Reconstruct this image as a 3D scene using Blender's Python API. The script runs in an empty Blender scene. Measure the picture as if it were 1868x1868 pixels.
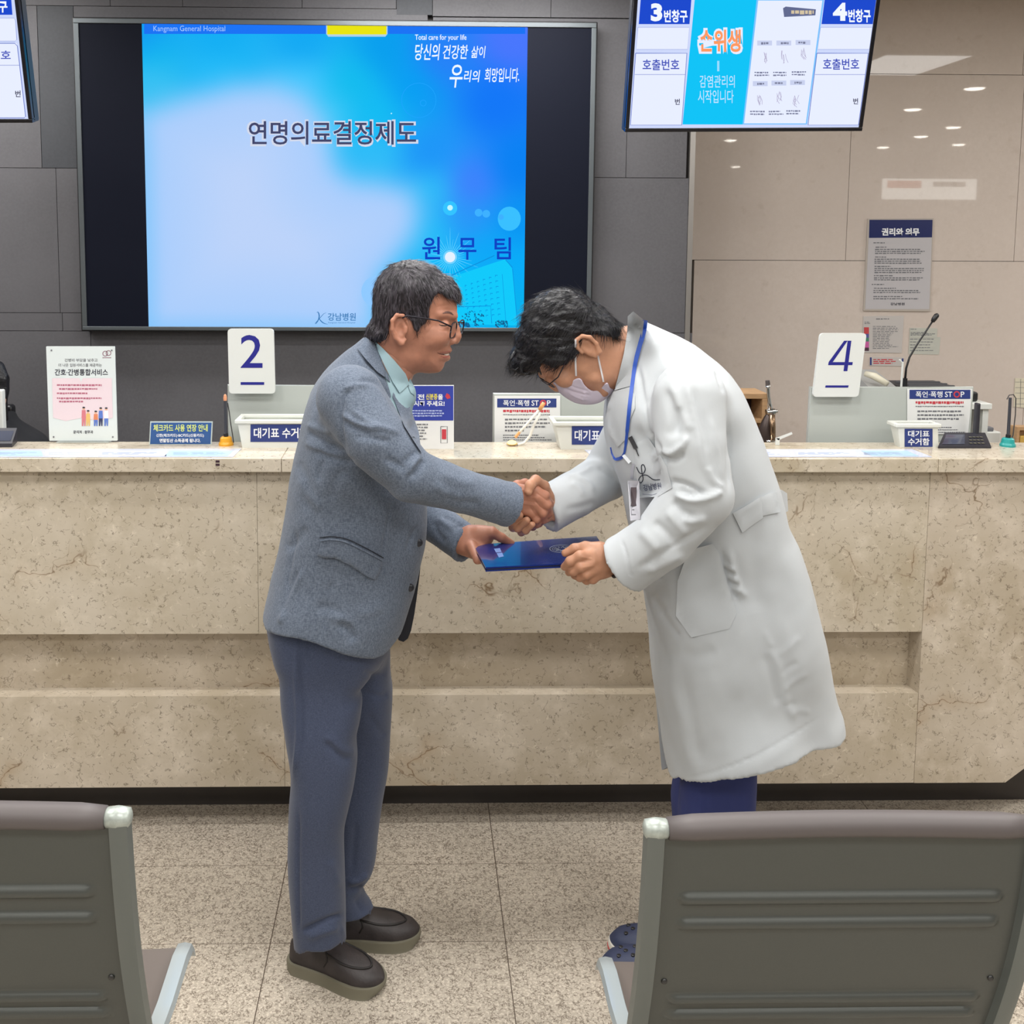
import bpy, math, random
import numpy as np
from mathutils import Vector, Matrix, noise
from mathutils.bvhtree import BVHTree
from mathutils.geometry import delaunay_2d_cdt
random.seed(7); RS = np.random.RandomState(7)

# ---------------------------------------------------------------- camera
scn = bpy.context.scene
COL = scn.collection
FPX, PPX, PPY, CAMZ = 1800.0, 795.0, 613.0, 1.83
R_CAM = Matrix.Rotation(-0.020, 3, 'Z') @ Matrix.Rotation(math.radians(90 - 5.5), 3, 'X') @ Matrix.Rotation(0.005, 3, 'Z')
cam_d = bpy.data.cameras.new('camera'); cam = bpy.data.objects.new('camera', cam_d); COL.objects.link(cam)
cam.matrix_world = Matrix.Translation((0, 0, CAMZ)) @ R_CAM.to_4x4()
cam_d.sensor_width = 36; cam_d.lens = 36 * FPX / 1868
cam_d.shift_x = (934 - PPX) / 1868; cam_d.shift_y = -(934 - PPY) / 1868
cam_d.clip_start = .05
scn.camera = cam
scn.view_settings.view_transform = 'Standard'; scn.view_settings.look = 'None'
scn.view_settings.exposure = 0.10; scn.view_settings.gamma = 1
w = bpy.data.worlds.new('world'); scn.world = w; w.use_nodes = True
w.node_tree.nodes['Background'].inputs[0].default_value = (.9, .95, 1, 1)
w.node_tree.nodes['Background'].inputs[1].default_value = .3

# ceiling light emission (room is lit by ceiling panels and downlights, built with the ceiling)
PANEL_POWER = 24.0
SPOT_POWER = 6.5
def area_light(name, loc, sx, sy, power, col=(1, .985, .96), rot=(0, 0, 0), shape='RECTANGLE'):
    d = bpy.data.lights.new(name, 'AREA'); d.shape = shape; d.size = sx
    if shape == 'RECTANGLE': d.size_y = sy
    d.energy = power; d.color = col
    o = bpy.data.objects.new(name, d); COL.objects.link(o); o.location = loc; o.rotation_euler = rot
    return o
PANELS = [(x, y) for y in (-4.6, -2.4, -.2, 1.55) for x in (-2.1, .1, 2.3)]  # unseen lobby panels, added for soft ambient light
for (x, y) in PANELS:
    area_light('added_panel_light', (x, y, 2.965), 1.15, .5, PANEL_POWER)
DESK_PANELS = [(-2.2, 3.7, .58, .16, 28), (.2, 3.7, .58, .16, 34), (5.0, 3.7, .58, .16, 64), (3.11, 3.08, .27, .37, 5)]  # the long panels are added out of view to light the back walls
for (x, y, sx, sy, p_) in DESK_PANELS:
    area_light('desk_panel_light', (x, y, 2.965), sx * 1.96, sy * 1.9, p_)
CEIL = 3.00

# ---------------------------------------------------------------- pixel helpers (pixel of the photo + a depth -> a point in the room)
RM = np.array(R_CAM)
def ray(px, py):
    d = RM @ np.array([(px - PPX) / FPX, -(py - PPY) / FPX, -1.0]); return d
def at(px, py, Y):
    d = ray(px, py); t = Y / d[1]
    return Vector((d[0] * t, Y, CAMZ + d[2] * t))
def at_z(px, py, z=0.0):
    d = ray(px, py); t = (z - CAMZ) / d[2]
    return Vector((d[0] * t, d[1] * t, z))
def proj(V):
    V = np.asarray(V, dtype=float) - np.array([0, 0, CAMZ])
    c = V @ RM
    return np.stack([PPX - FPX * c[..., 0] / c[..., 2], PPY + FPX * c[..., 1] / c[..., 2]], -1)
class Plane:
    def __init__(s, p, n): s.p = np.array(p, float); s.n = np.array(n, float); s.n /= np.linalg.norm(s.n)
    def __call__(s, px, py, lift=0.0):
        d = ray(px, py); o = np.array([0, 0, CAMZ]); t = np.dot(s.p - o, s.n) / np.dot(d, s.n)
        q = o + d * t; n = s.n if np.dot(s.n, d) < 0 else -s.n
        return q + n * lift
def YP(Y): return Plane((0, Y, 0), (0, -1, 0))
class Skin:
    """surface of built meshes, sampled along a line of sight"""
    def __init__(s, *objs, dflt=2.2):
        V = []; F = []
        for o in objs:
            b = len(V); mw = np.array(origin_of(o))
            V += [Vector(v.co) + Vector(mw) for v in o.data.vertices]
            F += [[b + i for i in p.vertices] for p in o.data.polygons]
        s.b = BVHTree.FromPolygons(V, F); s.last = dflt
    def __call__(s, px, py, lift=0.0):
        d = Vector(ray(px, py)).normalized(); h = s.b.ray_cast(Vector((0, 0, CAMZ)), d)
        if h[0] is None:
            t = s.last / d.y; p = Vector((0, 0, CAMZ)) + d * t
        else:
            p = h[0]; s.last = p.y
        return np.array(p - d * lift)

# ---------------------------------------------------------------- objects
def origin_of(o):
    v = Vector((0, 0, 0))
    while o is not None: v = v + Vector(o.location); o = o.parent
    return v
def tag(o, label=None, cat=None, group=None, kind=None):
    if label: o['label'] = label
    if cat: o['category'] = cat
    if group: o['group'] = group
    if kind: o['kind'] = kind
    return o
def thing(name, label, cat, loc=(0, 0, 0), group=None):
    o = bpy.data.objects.new(name, None); COL.objects.link(o); o.location = Vector(loc)
    o.empty_display_size = .05
    return tag(o, label, cat, group)
def mk(name, V, F, mat, parent=None, smooth=False, kind=None, label=None, cat=None, group=None, angle=None):
    V = np.asarray(V, dtype=float).reshape(-1, 3)
    if parent is None:
        o0 = np.array([(V[:, 0].min() + V[:, 0].max()) / 2, (V[:, 1].min() + V[:, 1].max()) / 2, V[:, 2].min()])
    else: o0 = np.array(origin_of(parent))
    me = bpy.data.meshes.new(name)
    me.from_pydata((V - o0).tolist(), [], [list(map(int, f)) for f in F]); me.update()
    if isinstance(mat, (list, tuple)):
        for m in mat: me.materials.append(m)
    else: me.materials.append(mat)
    o = bpy.data.objects.new(name, me); COL.objects.link(o)
    if parent is None: o.location = o0
    else: o.parent = parent
    if smooth:
        if angle: me.shade_smooth() if hasattr(me, 'shade_smooth') else None; me.set_sharp_from_angle(angle=math.radians(angle))
        else: me.polygons.foreach_set('use_smooth', [True] * len(me.polygons))
    if kind: o['kind'] = kind
    return tag(o, label, cat, group)
class MB:
    """collects simple shapes for ONE mesh"""
    def __init__(s): s.V = []; s.F = []
    def add(s, V, F):
        b = len(s.V); s.V += [tuple(map(float, v)) for v in V]; s.F += [[b + i for i in f] for f in F]; return s
    def box(s, a, b, bev=0.0, M=None):
        x0, y0, z0 = a; x1, y1, z1 = b
        x0, x1 = min(x0, x1), max(x0, x1); y0, y1 = min(y0, y1), max(y0, y1); z0, z1 = min(z0, z1), max(z0, z1)
        if bev <= 0:
            V = [(x, y, z) for z in (z0, z1) for (x, y) in ((x0, y0), (x1, y0), (x1, y1), (x0, y1))]
            F = [(3, 2, 1, 0), (4, 5, 6, 7)] + [(i, (i + 1) % 4, 4 + (i + 1) % 4, 4 + i) for i in range(4)]
        else:
            V = []; F = []
            bev = min(bev, (x1 - x0) * .49, (y1 - y0) * .49, (z1 - z0) * .49)
            n = 3; ring = []
            cs = [(x1 - bev, y1 - bev, 0), (x0 + bev, y1 - bev, 90), (x0 + bev, y0 + bev, 180), (x1 - bev, y0 + bev, 270)]
            lv = [(z0 + bev * (1 - math.cos(math.radians(a))), bev * (math.sin(math.radians(a)) - 1)) for a in (0, 30, 60, 90)] + \
                 [(z1 - bev * (1 - math.cos(math.radians(a))), bev * (math.sin(math.radians(a)) - 1)) for a in (90, 60, 30, 0)]
            for (z, off) in lv:
                for (cx, cy, a0) in cs:
                    for k in range(n + 1):
                        a = math.radians(a0 + 90 * k / n); r = bev + off
                        V.append((cx + r * math.cos(a), cy + r * math.sin(a), z))
            m = 4 * (n + 1)
            for j in range(len(lv) - 1):
                for i in range(m): F.append((j * m + i, j * m + (i + 1) % m, (j + 1) * m + (i + 1) % m, (j + 1) * m + i))
            F.append(tuple(reversed(range(m)))); F.append(tuple(range((len(lv) - 1) * m, len(lv) * m)))
        if M is not None: V = [tuple(M @ Vector(v)) for v in V]
        return s.add(V, F)
    def tube(s, pts, r, n=12, cap=True, flat=None):
        pts = [Vector(p) for p in pts]; rr = r if hasattr(r, '__len__') else [r] * len(pts)
        V = []; up = Vector((0, 0, 1))
        t0 = (pts[1] - pts[0]).normalized()
        if abs(t0.dot(up)) > .95: up = Vector((0, 1, 0))
        side = t0.cross(up).normalized()
        for i, p in enumerate(pts):
            t = (pts[min(i + 1, len(pts) - 1)] - pts[max(i - 1, 0)]).normalized()
            side = (side - t * side.dot(t)).normalized(); u2 = side.cross(t)
            for k in range(n):
                a = 2 * math.pi * k / n
                ru = rr[i] * (flat if flat else 1)
                V.append(p + side * math.cos(a) * rr[i] + u2 * math.sin(a) * ru)
        F = [(j * n + i, j * n + (i + 1) % n, (j + 1) * n + (i + 1) % n, (j + 1) * n + i) for j in range(len(pts) - 1) for i in range(n)]
        if cap: F.append(tuple(reversed(range(n)))); F.append(tuple(range((len(pts) - 1) * n, len(pts) * n)))
        return s.add(V, F)
    def lathe(s, c, prof, n=24, M=None):
        V = []
        for (r, z) in prof:
            for k in range(n):
                a = 2 * math.pi * k / n; v = Vector((r * math.cos(a), r * math.sin(a), z))
                if M is not None: v = M @ v
                V.append(Vector(c) + v)
        m = len(prof)
        F = [(j * n + i, j * n + (i + 1) % n, (j + 1) * n + (i + 1) % n, (j + 1) * n + i) for j in range(m - 1) for i in range(n)]
        F.append(tuple(reversed(range(n)))); F.append(tuple(range((m - 1) * n, m * n)))
        return s.add(V, F)
    def prism(s, poly, y0, y1):
        """poly of (x, z), extruded along y"""
        n = len(poly); V = [(x, y0, z) for x, z in poly] + [(x, y1, z) for x, z in poly]
        F = [tuple(range(n)), tuple(reversed(range(n, 2 * n)))] + [(i, n + i, n + (i + 1) % n, (i + 1) % n) for i in range(n)]
        return s.add(V, F)
    def sphere(s, c, r, n=12, sc=(1, 1, 1)):
        prof = [(max(1e-4, math.sin(math.pi * i / n)) * r, -math.cos(math.pi * i / n) * r) for i in range(n + 1)]
        b = len(s.V); s.lathe((0, 0, 0), prof, n * 2)
        for i in range(b, len(s.V)):
            v = s.V[i]; s.V[i] = (v[0] * sc[0] + c[0], v[1] * sc[1] + c[1], v[2] * sc[2] + c[2])
        return s
    def build(s, name, mat, parent=None, **k): return mk(name, s.V, s.F, mat, parent, **k)

# ---------------------------------------------------------------- materials
def lin(c):
    return tuple(((v / 255) / 12.92 if v / 255 <= .04045 else ((v / 255 + .055) / 1.055) ** 2.4) for v in c)
MATS = {}
def mat(name, rgb, rough=.5, metal=0.0, spec=.5, emit=None, es=1.0, alpha=None, trans=0.0, coat=0.0, noise_amt=0.0, noise_scale=40, bump=0.0, bump_scale=200, stretch=None, sheen=0.0):
    if name in MATS: return MATS[name]
    m = bpy.data.materials.new(name); m.use_nodes = True; MATS[name] = m
    nt = m.node_tree; b = nt.nodes['Principled BSDF']; c = (*lin(rgb), 1)
    b.inputs['Base Color'].default_value = c; b.inputs['Roughness'].default_value = rough
    b.inputs['Metallic'].default_value = metal; b.inputs['Specular IOR Level'].default_value = spec
    b.inputs['Coat Weight'].default_value = coat; b.inputs['Transmission Weight'].default_value = trans
    b.inputs['Sheen Weight'].default_value = sheen
    if alpha is not None: b.inputs['Alpha'].default_value = alpha
    if emit is not None:
        b.inputs['Emission Color'].default_value = (*lin(emit), 1); b.inputs['Emission Strength'].default_value = es
    if noise_amt or bump:
        tc = nt.nodes.new('ShaderNodeTexCoord'); mp = nt.nodes.new('ShaderNodeMapping')
        nt.links.new(tc.outputs['Object'], mp.inputs[0])
        if stretch: mp.inputs['Scale'].default_value = stretch
    if noise_amt:
        n = nt.nodes.new('ShaderNodeTexNoise'); n.inputs['Scale'].default_value = noise_scale; n.inputs['Detail'].default_value = 4
        nt.links.new(mp.outputs[0], n.inputs['Vector'])
        r = nt.nodes.new('ShaderNodeMapRange'); r.inputs[1].default_value = .3; r.inputs[2].default_value = .7
        r.inputs[3].default_value = 1 - noise_amt; r.inputs[4].default_value = 1 + noise_amt
        nt.links.new(n.outputs[0], r.inputs[0])
        h = nt.nodes.new('ShaderNodeVectorMath'); h.operation = 'SCALE'; h.inputs[0].default_value = c[:3]
        nt.links.new(r.outputs[0], h.inputs['Scale']); nt.links.new(h.outputs[0], b.inputs['Base Color'])
    if bump:
        n2 = nt.nodes.new('ShaderNodeTexNoise'); n2.inputs['Scale'].default_value = bump_scale; n2.inputs['Detail'].default_value = 3
        nt.links.new(mp.outputs[0], n2.inputs['Vector'])
        bp = nt.nodes.new('ShaderNodeBump'); bp.inputs['Strength'].default_value = bump; bp.inputs['Distance'].default_value = .002
        nt.links.new(n2.outputs[0], bp.inputs['Height']); nt.links.new(bp.outputs[0], b.inputs['Normal'])
    return m
def glow(name, rgb, s=1.0):
    if name in MATS: return MATS[name]
    m = bpy.data.materials.new(name); m.use_nodes = True; MATS[name] = m; nt = m.node_tree
    nt.nodes.remove(nt.nodes['Principled BSDF']); e = nt.nodes.new('ShaderNodeEmission')
    e.inputs[0].default_value = (*lin(rgb), 1); e.inputs[1].default_value = s
    nt.links.new(e.outputs[0], nt.nodes['Material Output'].inputs[0]); return m

class N:
    """small node-graph helper"""
    def __init__(s, name):
        s.m = bpy.data.materials.new(name); s.m.use_nodes = True; s.nt = s.m.node_tree; s.b = s.nt.nodes['Principled BSDF']
        tc = s.nt.nodes.new('ShaderNodeTexCoord'); s.co = tc.outputs['Object']
    def new(s, t, **k):
        n = s.nt.nodes.new(t)
        for a, v in k.items():
            if a[0] == '_': setattr(n, a[1:], v)
        return n
    def link(s, a, b): s.nt.links.new(a, b)
    def mapping(s, sc=(1, 1, 1), loc=(0, 0, 0), src=None):
        n = s.new('ShaderNodeMapping'); n.inputs['Scale'].default_value = sc; n.inputs['Location'].default_value = loc
        s.link(src or s.co, n.inputs[0]); return n.outputs[0]
    def noise(s, scale, detail=3, rough=.5, src=None, dist=0.0):
        n = s.new('ShaderNodeTexNoise'); n.inputs['Scale'].default_value = scale; n.inputs['Detail'].default_value = detail
        n.inputs['Roughness'].default_value = rough; n.inputs['Distortion'].default_value = dist
        s.link(src or s.co, n.inputs['Vector']); return n.outputs[0], n.outputs[1]
    def vor(s, scale, feat='DISTANCE_TO_EDGE', src=None, out=0):
        n = s.new('ShaderNodeTexVoronoi'); n.feature = feat; n.inputs['Scale'].default_value = scale
        s.link(src or s.co, n.inputs['Vector']); return n.outputs[out]
    def math(s, op, a, b=None, c=None, clamp=False):
        n = s.new('ShaderNodeMath'); n.operation = op; n.use_clamp = clamp
        for i, v in enumerate((a, b, c)):
            if v is None: continue
            if isinstance(v, (int, float)): n.inputs[i].default_value = v
            else: s.link(v, n.inputs[i])
        return n.outputs[0]
    def rng(s, v, a, b, c=0.0, d=1.0):
        n = s.new('ShaderNodeMapRange'); s.link(v, n.inputs[0])
        for i, x in enumerate((a, b, c, d)): n.inputs[i + 1].default_value = x
        return n.outputs[0]
    def mix(s, f, a, b, mode='MIX'):
        n = s.new('ShaderNodeMix'); n.data_type = 'RGBA'; n.blend_type = mode
        if isinstance(f, (int, float)): n.inputs[0].default_value = f
        else: s.link(f, n.inputs[0])
        for i, v in ((6, a), (7, b)):
            if isinstance(v, tuple): n.inputs[i].default_value = (*v, 1) if len(v) == 3 else v
            else: s.link(v, n.inputs[i])
        return n.outputs[2]
    def bump(s, h, st=.3, d=.002):
        n = s.new('ShaderNodeBump'); n.inputs['Strength'].default_value = st; n.inputs['Distance'].default_value = d
        s.link(h, n.inputs['Height']); s.link(n.outputs[0], s.b.inputs['Normal'])
    def warp(s, amt, scale, src=None):
        f, c = s.noise(scale, 3, src=src)
        a = s.new('ShaderNodeVectorMath'); a.operation = 'SUBTRACT'; s.link(c, a.inputs[0]); a.inputs[1].default_value = (.5, .5, .5)
        b = s.new('ShaderNodeVectorMath'); b.operation = 'SCALE'; s.link(a.outputs[0], b.inputs[0]); b.inputs['Scale'].default_value = amt
        c2 = s.new('ShaderNodeVectorMath'); c2.operation = 'ADD'; s.link(src or s.co, c2.inputs[0]); s.link(b.outputs[0], c2.inputs[1])
        return c2.outputs[0]

def marble(name, base, seed=0.0, bright=1.0):
    g = N(name); co = g.mapping(loc=(seed, seed * .7, seed * 1.3))
    L = lambda c: tuple(v * bright for v in lin(c))
    f, _ = g.noise(2.2, 5, .6, co)
    c = g.mix(g.rng(f, .35, .68), L(base), L((base[0] - 26, base[1] - 28, base[2] - 34)))
    f2, _ = g.noise(9, 6, .65, co)
    c = g.mix(g.rng(f2, .5, .75, 0, .75), c, L((min(255, base[0] + 18), min(255, base[1] + 18), min(255, base[2] + 18))))
    wc = g.warp(.10, 14.0, g.warp(.35, 3.0, co))
    v = g.vor(2.3, src=wc); m1, _ = g.noise(3.1, 2, src=co)
    crack = g.math('MULTIPLY', g.rng(v, .0, .007, 1, 0), g.rng(m1, .55, .64))
    c = g.mix(crack, c, L((104, 84, 62)))
    halo = g.math('MULTIPLY', g.rng(v, .0, .10, .4, 0), g.rng(m1, .56, .72))
    c = g.mix(halo, c, L((158, 128, 92)))
    wc2 = g.warp(.08, 30, co); v2 = g.vor(38, src=wc2); m2, _ = g.noise(52, 2, src=co)
    fleck = g.math('MULTIPLY', g.rng(v2, 0, .06, 1, 0), g.rng(m2, .51, .59))
    c = g.mix(g.math('MULTIPLY', fleck, .75), c, L((96, 84, 68)))
    m3, _ = g.noise(30, 2, src=g.mapping(loc=(5, 9, 3), src=co))
    fl2 = g.math('MULTIPLY', g.rng(g.vor(31, src=g.warp(.05, 30, co)), 0, .06, 1, 0), g.rng(m3, .58, .68))
    c = g.mix(g.math('MULTIPLY', fl2, .6), c, L((226, 216, 198)))
    g.link(c, g.b.inputs['Base Color']); g.b.inputs['Roughness'].default_value = .32
    g.b.inputs['Specular IOR Level'].default_value = .35
    return g.m

# ---------------------------------------------------------------- lettering and marks mapped onto a surface
TXT = {}
def text_mesh(s, bold=0.0, shear=0.0):
    k = (s, bold, shear)
    if k in TXT: return TXT[k]
    c = bpy.data.curves.new('lettering', 'FONT'); c.body = s; c.size = 1; c.offset = bold; c.shear = shear; c.resolution_u = 3
    o = bpy.data.objects.new('lettering', c); COL.objects.link(o)
    me = bpy.data.meshes.new_from_object(o.evaluated_get(bpy.context.evaluated_depsgraph_get()))
    V = np.array([v.co[:] for v in me.vertices]) if len(me.vertices) else np.zeros((1, 3))
    F = [list(p.vertices) for p in me.polygons]
    bpy.data.objects.remove(o); bpy.data.curves.remove(c); bpy.data.meshes.remove(me)
    TXT[k] = (V, F); return TXT[k]
def quadmap(box, u, v):
    if len(box) == 4 and not hasattr(box[0], '__len__'):
        x0, y0, x1, y1 = box; return x0 + (x1 - x0) * u, y0 + (y1 - y0) * v
    (ax, ay), (bx, by), (cx, cy), (dx, dy) = box      # tl, tr, br, bl
    return ((ax * (1 - u) + bx * u) * (1 - v) + (dx * (1 - u) + cx * u) * v, (ay * (1 - u) + by * u) * (1 - v) + (dy * (1 - u) + cy * u) * v)
class Ink:
    """flat marks on one surface, collected into one mesh per colour"""
    def __init__(s, surf, lift=.0006): s.surf = surf; s.lift = lift; s.V = []; s.F = []
    def text(s, t, box, bold=0.0, shear=0.0):
        V, F = text_mesh(t, bold, shear)
        lo = V.min(0); hi = V.max(0); b = len(s.V)
        for v in V:
            u = (v[0] - lo[0]) / max(1e-6, hi[0] - lo[0]); w_ = 1 - (v[1] - lo[1]) / max(1e-6, hi[1] - lo[1])
            s.V.append(s.surf(*quadmap(box, u, w_), s.lift))
        s.F += [[b + i for i in f] for f in F]; return s
    def poly(s, pts):
        b = len(s.V); s.V += [s.surf(x, y, s.lift) for x, y in pts]; s.F.append(list(range(b, b + len(pts)))); return s
    def rect(s, x0, y0, x1, y1): return s.poly([(x0, y0), (x1, y0), (x1, y1), (x0, y1)])
    def disc(s, x, y, r, ry=None, n=24): return s.poly([(x + r * math.cos(2 * math.pi * i / n), y + (ry or r) * math.sin(2 * math.pi * i / n)) for i in range(n)])
    def ring(s, x, y, r, w, n=24):
        b = len(s.V)
        for i in range(n):
            a = 2 * math.pi * i / n
            s.V.append(s.surf(x + r * math.cos(a), y + r * math.sin(a), s.lift)); s.V.append(s.surf(x + (r - w) * math.cos(a), y + (r - w) * math.sin(a), s.lift))
        s.F += [[b + 2 * i, b + 2 * ((i + 1) % n), b + 2 * ((i + 1) % n) + 1, b + 2 * i + 1] for i in range(n)]; return s
    def line(s, pts, w):
        pts = [np.array(p, float) for p in pts]; b = len(s.V)
        for i, p in enumerate(pts):
            t = pts[min(i + 1, len(pts) - 1)] - pts[max(0, i - 1)]; t = t / (np.linalg.norm(t) + 1e-9); n = np.array([-t[1], t[0]])
            ww = w[i] if hasattr(w, '__len__') else w
            for k in (-.5, .5): q = p + n * ww * k; s.V.append(s.surf(q[0], q[1], s.lift))
        s.F += [[b + 2 * i, b + 2 * i + 1, b + 2 * i + 3, b + 2 * i + 2] for i in range(len(pts) - 1)]; return s
    def fine(s, x0, y0, x1, y1, rows, h=.5, ragged=.3, dash=5, seed=0):
        """rows of print too small to read"""
        r = random.Random(seed + int(x0 * 7 + y0)); st = (y1 - y0) / rows
        for i in range(rows):
            y = y0 + st * i; xe = x1 - (x1 - x0) * r.random() * ragged; x = x0
            while x < xe:
                wd = dash * (.5 + r.random()); s.rect(x, y, min(xe, x + wd), y + st * h * (.8 + .4 * r.random())); x += wd + dash * .25
        return s
    def build(s, name, m, parent, **k):
        o = mk(name, s.V, s.F, m, parent, **k); return o
def frame_strip(x0, y0, x1, y1, w, surf, name, m, parent, lift=.0006):
    i = Ink(surf, lift)
    i.rect(x0, y0, x1, y0 + w).rect(x0, y1 - w, x1, y1).rect(x0, y0 + w, x0 + w, y1 - w).rect(x1 - w, y0 + w, x1, y1 - w)
    return i.build(name, m, parent)
def slab_px(quad, Y, th, name, m, parent=None, r=0, surf=None, back=None, **k):
    """upright slab whose front face has the given corners (tl, tr, br, bl in pixels) on a plane; th thick, away from the camera"""
    surf = surf or YP(Y)
    if r:
        P = []
        n = len(quad)
        for i in range(n):
            p = np.array(quad[i], float); a = np.array(quad[i - 1], float) - p; b = np.array(quad[(i + 1) % n], float) - p
            a /= np.linalg.norm(a); b /= np.linalg.norm(b)
            for t in (0, .25, .5, .75, 1):
                q0 = p + a * r * (1 - t); q1 = p + b * r * t; P.append(tuple(p + a * r * (1 - t) ** 2 + b * r * t ** 2))
        quad = P
    f = [surf(x, y, 0) for x, y in quad]; nn = surf.n if surf.n[1] < 0 else -surf.n
    bk = [p - nn * th for p in f]; n = len(f)
    F = [tuple(range(n)), tuple(reversed(range(n, 2 * n)))] + [((i + 1) % n, i, n + i, n + (i + 1) % n) for i in range(n)]
    return mk(name, f + bk, F, m, parent, **k)
def R4(x0, y0, x1, y1): return [(x0, y0), (x1, y0), (x1, y1), (x0, y1)]
# ================================================================ the room
YS, YC, YN, YT = 2.90, 2.93, 2.99, 3.065       # worktop edge, counter face, niche back, toe kick
YW, YB = 4.30, 4.75                            # dark tiled wall, beige wall
ZT = at(700, 836, YS).z; ZU = at(700, 862, YS).z
XR, XL = at(1900, 1383, 2.93).x + .45, -3.4
def X_(px, py, Y): return at(px, py, Y).x
def Z_(py, Y, px=795): return at(px, py, Y).z

# floor
g = N('speckled_terrazzo')
xj = (at_z(889, 1460).x + at_z(942, 1868).x) / 2; xk = (at_z(523, 1575).x + at_z(463, 1868).x) / 2
y1 = at_z(700, 1577).y; y2 = at_z(700, 1719).y
TW, TD = abs(xj - xk), y1 - y2
wf = g.warp(.006, 60)
f, _ = g.noise(78, 3, .6, wf)
worm = g.rng(g.math('ABSOLUTE', g.math('SUBTRACT', f, .475)), .012, .045, 1, 0)
f2, _ = g.noise(46, 3, .6); worm = g.math('MULTIPLY', worm, g.rng(f2, .40, .5))
f3, _ = g.noise(160, 2, .5, g.mapping(loc=(3, 8, 1)))
lo, _ = g.noise(1.3, 2)
c = g.mix(g.rng(lo, .35, .65), lin((184, 174, 160)), lin((172, 162, 148)))
c = g.mix(g.rng(f3, .5, .62, 0, .55), c, lin((222, 212, 196)))
c = g.mix(g.math('MULTIPLY', worm, .85), c, lin((92, 80, 68)))
sx = g.new('ShaderNodeSeparateXYZ'); g.link(g.co, sx.inputs[0])
jx = g.math('MODULO', g.math('ADD', g.math('DIVIDE', g.math('SUBTRACT', sx.outputs[0], xj), TW), 40.5), 1)
jy = g.math('MODULO', g.math('ADD', g.math('DIVIDE', g.math('SUBTRACT', sx.outputs[1], y1), TD), 60.5), 1)
jl = g.math('MAXIMUM', g.math('LESS_THAN', g.math('ABSOLUTE', g.math('SUBTRACT', jx, .5)), .0013 / TW), g.math('MULTIPLY', g.math('LESS_THAN', g.math('ABSOLUTE', g.math('SUBTRACT', jy, .5)), .0012 / TD), .7))
c = g.mix(jl, c, lin((80, 68, 58)))
g.link(c, g.b.inputs['Base Color']); g.b.inputs['Roughness'].default_value = .38; g.b.inputs['Specular IOR Level'].default_value = .4
M_FLOOR = g.m
mb = MB().box((-4.5, -8.5, -.05), (8.2, 5.2, 0)); fl = mk('floor', mb.V, mb.F, M_FLOOR, kind='structure')
fl.data.transform(Matrix.Translation(fl.location)); fl.location = (0, 0, 0)

# walls
def tile_mat(name, rgb, seed, rough=.55):
    g = N(name); co = g.mapping(loc=(seed, 0, seed * 2))
    a, _ = g.noise(1.6, 3, .6, co); b, _ = g.noise(90, 3, .6, co)
    c = g.mix(g.rng(a, .35, .65), lin(rgb), lin(tuple(v - 9 for v in rgb)))
    c = g.mix(g.rng(b, .35, .7, 0, .35), c, lin(tuple(v + 10 for v in rgb)))
    g.link(c, g.b.inputs['Base Color']); g.b.inputs['Roughness'].default_value = rough; g.b.inputs['Specular IOR Level'].default_value = .3
    return g.m
M_TILE = tile_mat('grey_stone_tile', (94, 93, 97), 1); M_TILED = tile_mat('charcoal_stone_tile', (70, 72, 77), 3)
M_JOINT = mat('dark_joint', (60, 57, 56), .8)
def wall_panels(rows, Y, th, bev=.0015):
    mb = MB()
    for (y0, y1_, xs) in rows:
        for a, b in zip(xs[:-1], xs[1:]):
            ym = (max(y0, 0) + y1_) / 2
            mb.box((X_(a, ym, Y) + .0012, Y, Z_(y1_, Y) + .0012), (X_(b, ym, Y) - .0012, Y + th, Z_(y0, Y) - .0012))
    return mb
zc = CEIL
ytop = 613 - 600
XG = X_(1252, 500, YW)
def rowz(py): return Z_(py, YW)
light = [(17, 311, [-420, 72]), (31, 322, [789, 1145, 1256]), (-230, 17, [-420, 201, 333, 551, 723]), (-230, 30, [789, 1005, 1258]),
         (311, 573, [-420, 106, 700]), (17, 311, [138, 780]), (573, 606, [-420, 114, 700]), (322, 606, [700, 1253]),
         (606, 1500, [-420, 178, 1250])]
mb = wall_panels(light, YW, .03); mb.box((XL - .6, YW + .03, 0), (XG, YB + .2, CEIL))
# joints read as narrow dark gaps in front of the backing
wb = mk('wall_back', mb.V, mb.F, [M_TILE, M_JOINT], kind='structure')
nb = len(wb.data.polygons)
for i in range(nb - 6, nb): wb.data.polygons[i].material_index = 1
md = wall_panels([(17, 311, [72, 138]), (-230, 28, [723, 789])], YW - .0005, .03)
mk('wall_back_dark_tiles', md.V, md.F, M_TILED, kind='structure')
mb = MB().box((XG, YW - .006, 0), (XG + .022, YB, CEIL)); mb.build('trim_1', mat('brushed_edge_trim', (150, 146, 142), .35, .6), kind='structure')

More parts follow.
